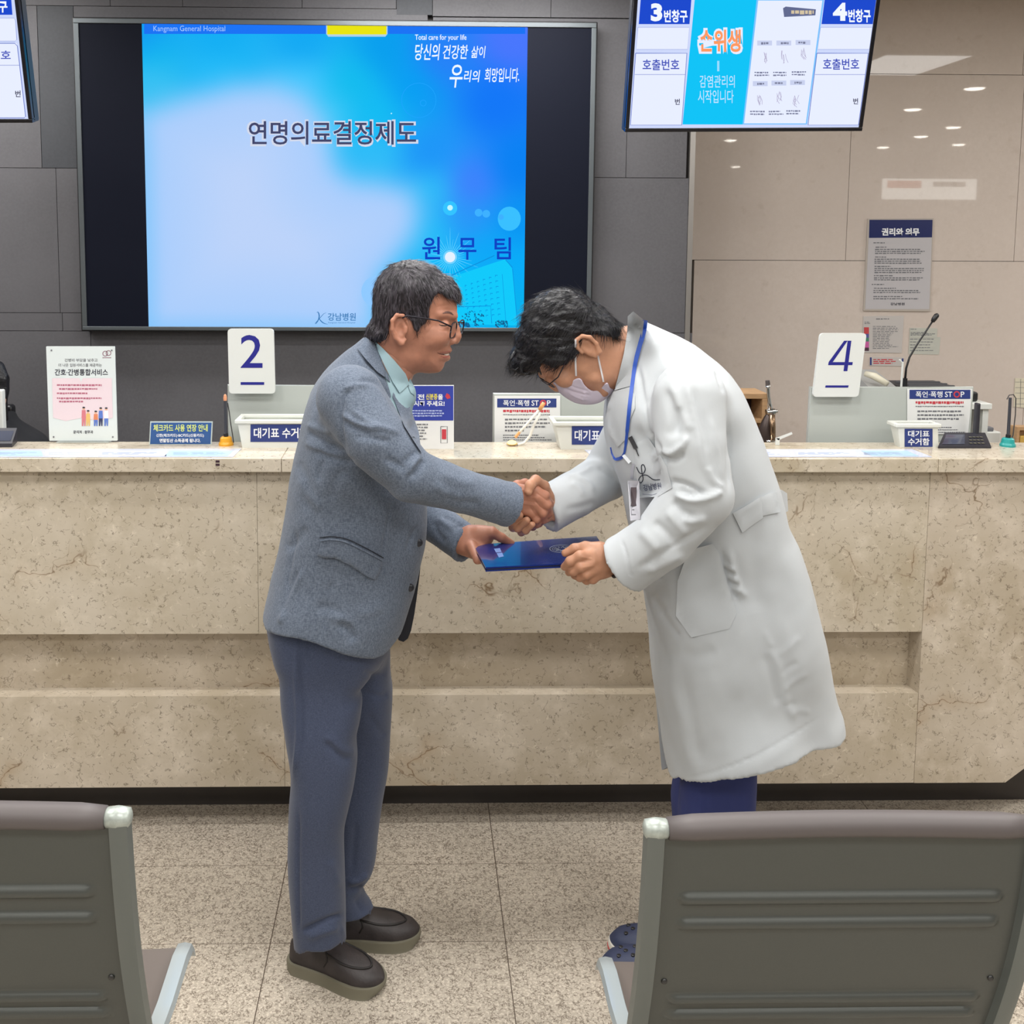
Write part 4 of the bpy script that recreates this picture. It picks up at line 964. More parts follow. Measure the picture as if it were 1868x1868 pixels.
for (y0_, y1_, c_) in ((597, 609, (190, 66, 72)), (609, 616, (84, 84, 150)), (616, 623, (70, 130, 110)), (623, 634, (196, 90, 160)), (634, 640, (70, 40, 60))): ink(s).rect(1576, y0_, 1585, y1_).build('colour_block', mat('strip_%d_%d_%d' % c_, c_, .5), t)
t, s = poster('paper_note', 'pale paper note behind the microphone, upper of two sheets', 'note', [(1660, 598), (1710, 599), (1709, 616), (1659, 616)], m=mat('note_green', (184, 186, 178), .5))
ink(s).fine(1661, 600, 1672, 602, 1).fine(1661, 606, 1706, 613, 3, .5, .3).build('fine_print', M_GPRINT, t)
t, s = poster('paper_note', 'pale paper note behind the microphone, larger lower sheet', 'note', [(1659, 615), (1716, 615), (1713, 647), (1657, 646)], .001, m=mat('note_green', (184, 186, 178), .5))
ink(s).fine(1660, 618, 1712, 644, 5, .22, .4).build('fine_print', M_GPRINT, t)
t, s = poster('paper_strip', 'narrow printed strip taped under the framed white notice', 'strip', [(1588, 651), (1649, 652), (1647, 668), (1586, 667)], m=mat('notice_paper_grey', (190, 186, 184), .4))
ink(s).fine(1593, 655, 1640, 665, 3, .5, .3, 8).build('fine_print', M_REDP, t); ink(s).rect(1587, 652, 1590, 666).rect(1645, 654, 1648, 662).build('colour_block', M_NAVY, t)
t, s = poster('wall_calendar', 'cream wall calendar sheet at the right picture edge', 'calendar', [(1852, 690), (1915, 690), (1912, 748), (1849, 742)], m=mat('cream_paper', (206, 200, 180), .6))
g_ = ink(s)
for y in range(697, 740, 10): g_.line([(1852, y), (1912, y)], .6)
for x in range(1862, 1912, 12): g_.line([(x, 691), (x - 1, 744)], .6)
g_.build('grid_lines', M_GPRINT, t)
# boxes at the right end
ba = thing('tissue_box', 'low white box standing behind the teal pen stand', 'box', tuple(at(1815, 812, 3.5))); ba.location.z = ZD
zr = at(1815, 790, 3.5).z
MB().box((at(1795, 800, 3.5).x, 3.52, ZD), (at(1832, 800, 3.5).x, 3.6, zr), .005).build('carton', M_SIGNW, ba)
MB().box((at(1808, 790, 3.5).x, 3.53, zr), (at(1822, 790, 3.5).x, 3.56, zr + .015), .004).build('paper_edge', M_GPRINT, ba)
wb2 = thing('wooden_tray', 'light wooden organiser at the right edge behind the worktop', 'organiser', (at(1885, 800, 3.4).x, 3.4, ZD)); q = lambda x, y: at(x, y, 3.4)
mbx = MB(); zt3 = q(1860, 777).z
mbx.box((q(1848, 800).x, 3.38, ZD), (q(1853, 800).x, 3.42, zt3)).box((q(1920, 800).x, 3.38, ZD), (q(1925, 800).x, 3.42, zt3)).box((q(1853, 800).x, 3.38, zt3 - .012), (q(1920, 800).x, 3.42, zt3)).box((q(1853, 800).x, 3.38, ZD), (q(1920, 800).x, 3.42, ZD + .012)).box((q(1853, 800).x, 3.41, ZD + .012), (q(1920, 800).x, 3.42, zt3 - .012))
mbx.build('frame', M_WOOD, wb2); MB().box((q(1856, 800).x, 3.385, ZD + .012), (q(1876, 800).x, 3.405, q(0, 792).z), .004).build('yellow_box', mat('ochre_card', (196, 160, 80), .5), wb2)
kb = thing('display_back', 'edge of a grey monitor at the far left of the counter', 'monitor', (at(-30, 800, 3.36).x, 3.36, ZD)); q = lambda x, y: at(x, y, 3.36)
MB().box((q(-120, 750).x, 3.35, q(0, 795).z), (q(7, 750).x, 3.38, q(0, 711).z), .005).build('panel', M_SIGNW, kb)
MB().box((q(-70, 750).x, 3.365, ZD), (q(-50, 750).x, 3.385, q(0, 795).z)).build('stand', M_GPRINT, kb)
kb.name = 'desk_monitor'
# ================================================================ solid modelling on a distance grid
def smin(a, b, k):
    if k <= 0: return np.minimum(a, b)
    h = np.clip(.5 + .5 * (b - a) / k, 0, 1); return b + (a - b) * h - k * h * (1 - h)
class Field:
    def __init__(s, lo, hi, h):
        s.h = h; s.lo = np.array(lo, float) - 2 * h; n = np.ceil((np.array(hi) + 2 * h - s.lo) / h).astype(int) + 1; s.n = n
        s.ax = [s.lo[i] + h * np.arange(n[i]) for i in range(3)]
        s.v = np.full(n, .5, np.float32)
    def _sl(s, b, pad):
        sl = []
        for i in range(3):
            a = max(0, int((b[0][i] - pad - s.lo[i]) / s.h)); c = min(s.n[i], int((b[1][i] + pad - s.lo[i]) / s.h) + 2); 
            if c <= a: return None
            sl.append(slice(a, c))
        return tuple(sl)
    def g(s, sl):
        return (s.ax[0][sl[0]][:, None, None].astype(np.float32), s.ax[1][sl[1]][None, :, None].astype(np.float32), s.ax[2][sl[2]][None, None, :].astype(np.float32))
    def apply(s, fn, box, k=0.0, mode='add'):
        sl = s._sl(box, max(k, 0) + 3 * s.h)
        if sl is None: return s
        d = fn(*s.g(sl)).astype(np.float32)
        if mode == 'add': s.v[sl] = smin(s.v[sl], d, k)
        elif mode == 'sub': s.v[sl] = -smin(-s.v[sl], d, k)
        return s
    def cone(s, a, b, ra, rb, k=.01, mode='add', sq=1.0, axis=None):
        """round cone; sq<1 flattens it along `axis` (default: depth)"""
        a = np.array(a, float); b = np.array(b, float); r = max(ra, rb)
        ax_ = np.array(axis if axis is not None else (0, 1, 0), float); ax_ /= np.linalg.norm(ax_); q = 1 / sq - 1
        def fn(x, y, z):
            X, Y, Z = x - a[0], y - a[1], z - a[2]; ba = b - a
            t = np.clip((X * ba[0] + Y * ba[1] + Z * ba[2]) / (ba @ ba + 1e-9), 0, 1)
            X = X - t * ba[0]; Y = Y - t * ba[1]; Z = Z - t * ba[2]
            if sq != 1.0:
                m = (X * ax_[0] + Y * ax_[1] + Z * ax_[2]) * q; X = X + m * ax_[0]; Y = Y + m * ax_[1]; Z = Z + m * ax_[2]
            return np.sqrt(X * X + Y * Y + Z * Z) - (ra + (rb - ra) * t)
        return s.apply(fn, (np.minimum(a, b) - r, np.maximum(a, b) + r), k, mode)
    def ell(s, c, r, M=None, k=.01, mode='add'):
        c = np.array(c, float); r = np.array(r, float); M = np.eye(3) if M is None else np.array(M); R = r.max()
        def fn(x, y, z):
            X, Y, Z = x - c[0], y - c[1], z - c[2]
            u = [(M[0, i] * X + M[1, i] * Y + M[2, i] * Z) / r[i] for i in range(3)]
            l = np.sqrt(u[0] ** 2 + u[1] ** 2 + u[2] ** 2); l2 = np.sqrt((u[0] / r[0]) ** 2 + (u[1] / r[1]) ** 2 + (u[2] / r[2]) ** 2) + 1e-9
            return l * (l - 1) / l2
        return s.apply(fn, (c - R, c + R), k, mode)
    def chain(s, P, r, k=.01, mode='add', sq=1.0, axis=None):
        for i in range(len(P) - 1): s.cone(P[i], P[i + 1], r[i], r[i + 1], k if i == 0 else min(k, .006) if mode == 'add' else k, mode, sq, axis)
        return s
    def slab(s, poly, Yc, W, R, k=.01, mode='add', p=2.0, yoff=None):
        """silhouette (x, z) rounded over depth. W: half depth, a number or [(x, z, w), ...]; R: rounding distance"""
        P = np.array(poly, float); lo = P.min(0); hi = P.max(0)
        Wm = max(w[2] for w in W) if hasattr(W, '__len__') else W
        ym = Yc if not hasattr(Yc, '__len__') else None
        y0 = min(c[2] for c in Yc) if ym is None else Yc; y1_ = max(c[2] for c in Yc) if ym is None else Yc
        def idw(L, x, z):
            L = np.array(L); d = (x - L[:, 0]) ** 2 + (z - L[:, 1]) ** 2 + 1e-4; w_ = 1 / d ** 1.5; return (w_ * L[:, 2]).sum(-1) / w_.sum(-1)
        def fn(x, y, z):
            xx, zz = np.broadcast_arrays(x[:, 0, :], z[0, 0][None, :]); d2 = sdf_poly(P, xx, zz)
            w_ = idw(W, xx[..., None], zz[..., None]) if hasattr(W, '__len__') else W
            yc = idw(Yc, xx[..., None], zz[..., None])[:, None, :] if ym is None else ym
            u = np.maximum(1 + d2 / R, 0)[:, None, :]
            wv = (w_[:, None, :] if hasattr(w_, 'shape') else w_)
            return ((u ** p + (np.abs(y - yc) / wv) ** p) ** (1 / p) - 1) * np.minimum(R, wv)
        return s.apply(fn, ((lo[0], y0 - Wm, lo[1]), (hi[0], y1_ + Wm, hi[1])), k, mode)
    def mask(s, pts, k=.003):
        """keep only what lies inside an outline; each point (px, py, depth)"""
        Mk = np.array([(P3(*p)[0], P3(*p)[2]) for p in smooth_poly(pts, 1)])
        xx, zz = np.meshgrid(s.ax[0], s.ax[2], indexing='ij'); md = sdf_poly(Mk, xx, zz)[:, None, :]
        s.v = -smin(-s.v, -np.broadcast_to(md, s.v.shape).astype(np.float32), k); return s
    def mesh(s):
        v = s.v; v[0] = v[-1] = .5; v[:, 0] = v[:, -1] = .5; v[:, :, 0] = v[:, :, -1] = .5
        neg = v < 0; n = np.array(v.shape) - 1
        cnt = np.zeros(n, np.int8)
        for dx in (0, 1):
            for dy in (0, 1):
                for dz in (0, 1): cnt += neg[dx:dx + n[0], dy:dy + n[1], dz:dz + n[2]]
        act = (cnt > 0) & (cnt < 8); I = np.argwhere(act); idx = np.full(n, -1, np.int64); idx[act] = np.arange(len(I))
        acc = np.zeros((len(I), 3)); ct = np.zeros(len(I))
        for ax in range(3):
            o1, o2 = [i for i in range(3) if i != ax]
            for a in (0, 1):
                for b in (0, 1):
                    p = I.copy(); p[:, o1] += a; p[:, o2] += b; q = p.copy(); q[:, ax] += 1
                    va = v[tuple(p.T)]; vb = v[tuple(q.T)]; m = (va < 0) != (vb < 0)
                    t = va[m] / (va[m] - vb[m]); pt = p[m].astype(float); pt[:, ax] += t; acc[m] += pt; ct[m] += 1
        V = s.lo + s.h * acc / ct[:, None]; F = []
        for ax in range(3):
            o1, o2 = (ax + 1) % 3, (ax + 2) % 3
            a = [slice(1, -1)] * 3; b = [slice(1, -1)] * 3
            na = np.take(neg, range(0, neg.shape[ax] - 1), ax); nb = np.take(neg, range(1, neg.shape[ax]), ax)
            E = np.argwhere(na != nb); E = E[(E[:, o1] > 0) & (E[:, o2] > 0) & (E[:, o1] < n[o1]) & (E[:, o2] < n[o2])]
            fl = na[tuple(E.T)]
            c = []
            for (d1, d2) in ((1, 1), (0, 1), (0, 0), (1, 0)):
                p = E.copy(); p[:, o1] -= d1; p[:, o2] -= d2; c.append(idx[tuple(p.T)])
            Q = np.stack(c, 1); Q[~fl] = Q[~fl][:, ::-1]; F.append(Q[(Q >= 0).all(1)])
        return V, np.concatenate(F)
def sdf_poly(P, x, z):
    n = len(P); d = np.full(x.shape, 1e9, np.float32); ins = np.zeros(x.shape, bool)
    for i in range(n):
        a = P[i]; b = P[(i + 1) % n]; e = b - a; wx = x - a[0]; wz = z - a[1]
        t = np.clip((wx * e[0] + wz * e[1]) / (e @ e + 1e-12), 0, 1); d = np.minimum(d, (wx - t * e[0]) ** 2 + (wz - t * e[1]) ** 2)
        c = (a[1] > z) != (b[1] > z)
        if abs(e[1]) > 1e-12: ins ^= c & (x < a[0] + e[0] * (z - a[1]) / e[1])
    return np.where(ins, -np.sqrt(d), np.sqrt(d))
def smooth_poly(P, n=4, sharp=()):
    P = [np.array(p, float) for p in P]; out = []; m = len(P)
    for i in range(m):
        p0, p1, p2, p3 = P[i - 1], P[i], P[(i + 1) % m], P[(i + 2) % m]
        if i in sharp: p0 = 2 * p1 - p2
        if (i + 1) % m in sharp: p3 = 2 * p2 - p1
        for k in range(n):
            t = k / n; out.append(.5 * ((2 * p1) + (p2 - p0) * t + (2 * p0 - 5 * p1 + 4 * p2 - p3) * t * t + (3 * p1 - p0 - 3 * p2 + p3) * t ** 3))
    return out
def xz(P, Y, n=4, sharp=()):
    """outline in photo pixels -> (x, z) at depth Y"""
    return [(lambda q: (q.x, q.z))(at(p[0], p[1], Y)) for p in smooth_poly(P, n, sharp)]
def vnormals(V, F):
    a = V[F[:, 0]]; nn = np.cross(V[F[:, 2]] - a, V[F[:, 3]] - V[F[:, 1]]) if F.shape[1] == 4 else np.cross(V[F[:, 1]] - a, V[F[:, 2]] - a)
    N_ = np.zeros_like(V)
    for k in range(F.shape[1]): np.add.at(N_, F[:, k], nn)
    return N_ / (np.linalg.norm(N_, axis=1, keepdims=True) + 1e-12)
def relax(V, F, it=2, lam=.5):
    n = len(V); e = np.concatenate([F[:, [i, (i + 1) % F.shape[1]]] for i in range(F.shape[1])])
    for _ in range(it):
        acc = np.zeros_like(V); c = np.zeros(n); np.add.at(acc, e[:, 0], V[e[:, 1]]); np.add.at(c, e[:, 0], 1); np.add.at(acc, e[:, 1], V[e[:, 0]]); np.add.at(c, e[:, 1], 1)
        V = V + lam * (acc / np.maximum(c, 1)[:, None] - V)
    return V
def crease(V, F, L, amt=1.0, wide=1.0, side=True):
    """folds in the cloth. L: [(points in photo pixels, height in mm, width in px)], pressed into the side that faces the room"""
    N_ = vnormals(V, F); px = proj(V); face = np.clip(-N_[:, 1] * 2.2 + .35, 0, 1) if side else 1
    D = np.zeros(len(V))
    for (P, h, w_) in L:
        w_ = w_ * wide; P = np.array(smooth_line(P)); d = np.full(len(V), 1e9); tt = np.zeros(len(V)); m = len(P) - 1
        box = (px[:, 0] > P[:, 0].min() - 3 * w_) & (px[:, 0] < P[:, 0].max() + 3 * w_) & (px[:, 1] > P[:, 1].min() - 3 * w_) & (px[:, 1] < P[:, 1].max() + 3 * w_)
        q = px[box]; dd = np.full(len(q), 1e9); ts = np.zeros(len(q))
        for i in range(m):
            a, b = P[i], P[i + 1]; e = b - a; t = np.clip(((q - a) @ e) / (e @ e + 1e-9), 0, 1); r = np.linalg.norm(q - a - t[:, None] * e, axis=1)
            k = r < dd; dd[k] = r[k]; ts[k] = (i + t[k]) / m
        env = np.clip(np.sin(np.clip(ts, 0, 1) * math.pi) * 2.2, .12, 1)
        D[box] += h * .001 * np.exp(-(dd / w_) ** 2) * env
    return V + N_ * (D * face * amt)[:, None]
def smooth_line(P, n=5):
    P = [np.array(p, float) for p in P]; 
    if len(P) < 3: return P
    Q = [2 * P[0] - P[1]] + P + [2 * P[-1] - P[-2]]; out = []
    for i in range(1, len(Q) - 2):
        p0, p1, p2, p3 = Q[i - 1:i + 3]
        for k in range(n): t = k / n; out.append(.5 * ((2 * p1) + (p2 - p0) * t + (2 * p0 - 5 * p1 + 4 * p2 - p3) * t * t + (3 * p1 - p0 - 3 * p2 + p3) * t ** 3))
    out.append(P[-1]); return out
def wobble(V, F, amp, scale, seed=0.0, stretch=(1, 1, 1)):
    N_ = vnormals(V, F); S_ = np.array(stretch) * scale
    d = np.array([noise.noise(Vector(v * S_) + Vector((seed, seed, 0))) for v in V])
    return V + N_ * (d * amp)[:, None]
def wobble_fast(V, F, amp, fr, seed=0):
    """sum of warped waves, quicker than noise"""
    r = np.random.RandomState(seed); N_ = vnormals(V, F); d = np.zeros(len(V))
    for i in range(7):
        k = r.randn(3); k *= fr * (.6 + r.rand()) / np.linalg.norm(k); k2 = r.randn(3) * fr * .5
        d += np.sin(V @ k + 1.4 * np.sin(V @ k2 + r.rand() * 6) + r.rand() * 6)
    return V + N_ * (d * amp / 4)[:, None]
def join(*VF):
    V = []; F = []; b = 0
    for v, f in VF: V.append(v); F += [[int(i) + b for i in q] for q in f]; b += len(v)
    return np.concatenate(V), F
def cloth_patch(poly, skin, th, lift, step, name, m, parent, smooth=True, n=3, sharp=None, **k):
    """a sewn-on piece: outline in photo pixels laid on the cloth below, with thickness"""
    P = smooth_poly(poly, n, range(len(poly)) if sharp is None else sharp); P = [p for i, p in enumerate(P) if np.linalg.norm(p - P[i - 1]) > .05]
    Pa = np.array(P); lo = Pa.min(0); hi = Pa.max(0); pts = [Vector(p) for p in P]; nb = len(pts)
    gx_, gy_ = np.meshgrid(np.arange(lo[0], hi[0], step), np.arange(lo[1], hi[1], step)); d = sdf_poly(Pa, gx_, gy_)
    pts += [Vector((float(a), float(b))) for a, b in zip(gx_[d < -step * .45], gy_[d < -step * .45])]
    r = delaunay_2d_cdt(pts, [(i, (i + 1) % nb) for i in range(nb)], [list(range(nb))], 1, 1e-4)
    v2, f2 = r[0], r[2]; A = np.array([skin(v.x, v.y, 0) for v in v2]); cam_ = np.array([0, 0, CAMZ])
    D = (A - cam_); L_ = np.linalg.norm(D, axis=1)
    # keep the sheet from falling into gaps
    Fa = np.array([list(f) for f in f2 if len(f) == 3])
    e = np.concatenate([Fa[:, [0, 1]], Fa[:, [1, 2]], Fa[:, [2, 0]]])
    for _ in range(k.pop('relax', 3)):
        acc = np.zeros(len(L_)); c = np.zeros(len(L_)); np.add.at(acc, e[:, 0], L_[e[:, 1]]); np.add.at(c, e[:, 0], 1); np.add.at(acc, e[:, 1], L_[e[:, 0]]); np.add.at(c, e[:, 1], 1)
        avg = acc / np.maximum(c, 1); L_ = np.minimum(L_, avg + .002) * .5 + .5 * np.minimum(L_, avg + .004)
    U = D / np.linalg.norm(D, axis=1, keepdims=True); inner = np.array([min(1.0, max(0.0, -float(sdf_poly(Pa, np.array([[v.x]]), np.array([[v.y]]))[0, 0]) / (step * .8))) for v in v2])
    top = cam_ + U * (L_ - lift - th * (.55 + .45 * inner))[:, None]; bot = cam_ + U * (L_ - lift + th * .3)[:, None]
    nv = len(A); F = []
    for f in Fa.tolist():
        a, b, c_ = top[f[0]], top[f[1]], top[f[2]]; nr = np.cross(b - a, c_ - a)
        if nr @ (a - cam_) > 0: f = f[::-1]
        F.append(f); F.append([i + nv for i in f[::-1]])
    from collections import Counter
    ec = Counter(); 
    for f in F[::2]:
        for i in range(3): ec[(f[i], f[(i + 1) % 3])] += 1
    for (a, b) in list(ec):
        if (b, a) not in ec: F.append([b, a, a + nv, b + nv])
    return mk(name, np.concatenate([top, bot]), F, m, parent, smooth=smooth, angle=50, **k)
# ================================================================ the people
M_SKIN = mat('skin_tan', (174, 120, 97), .48, noise_amt=.07, noise_scale=60, bump=.15, bump_scale=500)
M_SKIN2 = mat('skin_light', (186, 136, 108), .48, noise_amt=.06, noise_scale=60, bump=.15, bump_scale=500)
for m_ in (M_SKIN, M_SKIN2):
    b_ = m_.node_tree.nodes['Principled BSDF']; b_.inputs['Subsurface Weight'].default_value = .12; b_.inputs['Subsurface Radius'].default_value = (.012, .005, .003); b_.inputs['Subsurface Scale'].default_value = .5
def fabric(name, rgb, mix_rgb, sc=700, bump=.25, rough=.85, blot=.05):
    g = N(name); a, _ = g.noise(sc, 2, .6, g.mapping((1, 1, .25))); b, _ = g.noise(sc, 2, .6, g.mapping((.25, 1, 1)))
    w_ = g.math('MULTIPLY', g.math('ADD', a, b), .5); lo_, _ = g.noise(9, 4, .6)
    c = g.mix(g.rng(w_, .40, .60), lin(rgb), lin(mix_rgb)); c = g.mix(g.rng(lo_, .3, .7, 0, 1), c, lin(tuple(v * (1 - blot * 2) for v in rgb)), 'MIX') if blot and False else c
    g.link(c, g.b.inputs['Base Color']); g.b.inputs['Roughness'].default_value = rough; g.b.inputs['Sheen Weight'].default_value = .15; g.b.inputs['Specular IOR Level'].default_value = .25
    g.bump(w_, bump, .0015); return g.m
M_JACKET = fabric('heather_jacket', (82, 92, 108), (112, 122, 138), 480); M_LIN = mat('lining_and_gap_shade', (26, 28, 38), .7)
M_TROU = fabric('slate_trousers', (56, 64, 87), (72, 81, 104), 900, .15, .7); M_SHIRT = mat('pale_teal_shirt', (150, 178, 186), .7, bump=.2, bump_scale=900)
M_COAT = mat('white_coat_cotton', (188, 193, 197), .75, bump=.12, bump_scale=900, sheen=.1); M_NAVT = mat('navy_scrub_trousers', (40, 50, 104), .8, bump=.2, bump_scale=600)
M_BTN = mat('dark_button', (34, 36, 44), .35); M_SHOE = mat('black_brown_leather', (52, 46, 46), .5, noise_amt=.25, noise_scale=30, bump=.3, bump_scale=150); M_SOLE = mat('olive_grey_sole', (112, 108, 92), .6)
def hair_mat(name, rgb, rgb2, st, rough=.38):
    g = N(name); a, _ = g.noise(150, 4, .65, g.mapping(st)); c = g.mix(g.rng(a, .42, .66), lin(rgb), lin(rgb2)); g.link(c, g.b.inputs['Base Color'])
    g.b.inputs['Roughness'].default_value = rough; g.b.inputs['Specular IOR Level'].default_value = .4; g.bump(a, .8, .004); return g.m
M_HAIRM = hair_mat('greying_hair', (28, 25, 30), (72, 67, 75), (1, 1, .22)); M_HAIRD = hair_mat('black_hair', (11, 11, 15), (30, 29, 36), (.3, 1, .8), .3)
M_STRG = mat('grey_strand', (104, 100, 108), .4); M_STRD = mat('dark_strand', (20, 19, 24), .35)
def P3(px, py, Y): return np.array(at(px, py, Y))
def C(L): return [P3(*p) for p in L]
zf = at(1000, 1033, 2.20).z
def cut_end(f, a, b, r, depth=.016, wall=.006):
    """open, straight end of a sleeve or leg: axis a -> b, cut at b"""
    a = np.array(a); b = np.array(b); n = (b - a) / np.linalg.norm(b - a)
    f.apply(lambda x, y, z: np.maximum(-((x - b[0]) * n[0] + (y - b[1]) * n[1] + (z - b[2]) * n[2]), np.sqrt((x - b[0]) ** 2 + (y - b[1]) ** 2 + (z - b[2]) ** 2) - r * 2.0), (b - r * 2, b + r * 2), 0, 'sub')
    f.cone(b - n * depth, b + n * .04, r * .60, r * .78, .003, 'sub')
def box_of(P, m=.1): P = np.array(P); return P.min(0) - m, P.max(0) + m
def hair_shell(outer, Yc, W, R, mask, h, dilate_k=.008, lo=None, hi=None, wob=.0015, n=4):
    P = xz(outer, Yc, n); Mk = np.array(xz(mask, Yc, 3)); a = np.array(P)
    Wx = [(P3(px, py, Yc)[0], P3(px, py, Yc)[2], w_) for px, py, w_ in W]; wm = max(w_[2] for w_ in W)
    f = Field((a[:, 0].min(), Yc - wm, a[:, 1].min()), (a[:, 0].max(), Yc + wm, a[:, 1].max()), h)
    f.slab(P, Yc, Wx, R, 0)
    xx, zz = np.meshgrid(f.ax[0], f.ax[2], indexing='ij'); md = sdf_poly(Mk, xx, zz)[:, None, :]
    f.v = -smin(-f.v, -np.broadcast_to(md, f.v.shape).astype(np.float32), dilate_k)
    return f
def WX(L, Y): return [(P3(px, py, Y)[0], P3(px, py, Y)[2], w_) for px, py, w_ in L]
def strands(V, F, n, flow, ln, r, seed, pick=None, lift=.002):
    """single hairs laid on the surface along a flow field"""
    rs = np.random.RandomState(seed); N_ = vnormals(V, F); idx = np.arange(len(V)) if pick is None else np.where(pick(V, N_))[0]
    idx = rs.choice(idx, n); out = MB(); A = []; Fq = []
    for i in idx:
        p = V[i]; nn = N_[i]; t = flow(p); t = t - nn * (t @ nn); L_ = np.linalg.norm(t)
        if L_ < .05: continue
        t = t / L_ + rs.randn(3) * .14; t -= nn * (t @ nn); t /= np.linalg.norm(t); s_ = np.cross(t, nn); l = ln * (.5 + rs.rand()); b = len(A)
        for k, (u, hh) in enumerate(((0, -.0008), (.35, lift), (.7, lift * 1.2), (1, lift * (.2 + rs.rand() * 1.5)))):
            c_ = p + t * l * u + nn * hh; rr = r * (1, 1, .7, .15)[k]; A += [c_ + s_ * rr, c_ - s_ * rr * .5 + nn * rr * .8, c_ - s_ * rr]
        for k in range(3):
            for j in range(3): Fq.append([b + 3 * k + j, b + 3 * k + (j + 1) % 3, b + 3 * k + 3 + (j + 1) % 3, b + 3 * k + 3 + j])
    return np.array(A), np.array(Fq)
def strap_px(pts, w, skin, th, lift, name, m, parent, n=6):
    P = smooth_line(pts, n); V = []; cam_ = np.array([0, 0, CAMZ]); L = []
    for p in P: q = skin(p[0], p[1], lift); L.append(np.linalg.norm(q - cam_))
    L = np.array(L)
    for _ in range(3): L[1:-1] = np.minimum(L[1:-1], (L[:-2] + L[2:]) / 2 + .001)
    for i, p in enumerate(P):
        t = P[min(i + 1, len(P) - 1)] - P[max(0, i - 1)]; t = t / np.linalg.norm(t); nn = np.array([-t[1], t[0]]); ww = w[min(len(w) - 1, int(i * len(w) / len(P)))] if hasattr(w, '__len__') else w
        for (s_, d_) in ((-.5, 0), (-.5, th), (.5, th), (.5, 0)):
            q = p + nn * ww * s_; dr = ray(q[0], q[1]); dr = dr / np.linalg.norm(dr); V.append(cam_ + dr * (L[i] - d_))
    k = len(P); F = [[4 * i + j, 4 * i + (j + 1) % 4, 4 * i + 4 + (j + 1) % 4, 4 * i + 4 + j] for i in range(k - 1) for j in range(4)] + [[3, 2, 1, 0], [4 * k - 4, 4 * k - 3, 4 * k - 2, 4 * k - 1]]
    return mk(name, V, F, m, parent, smooth=True, angle=40)

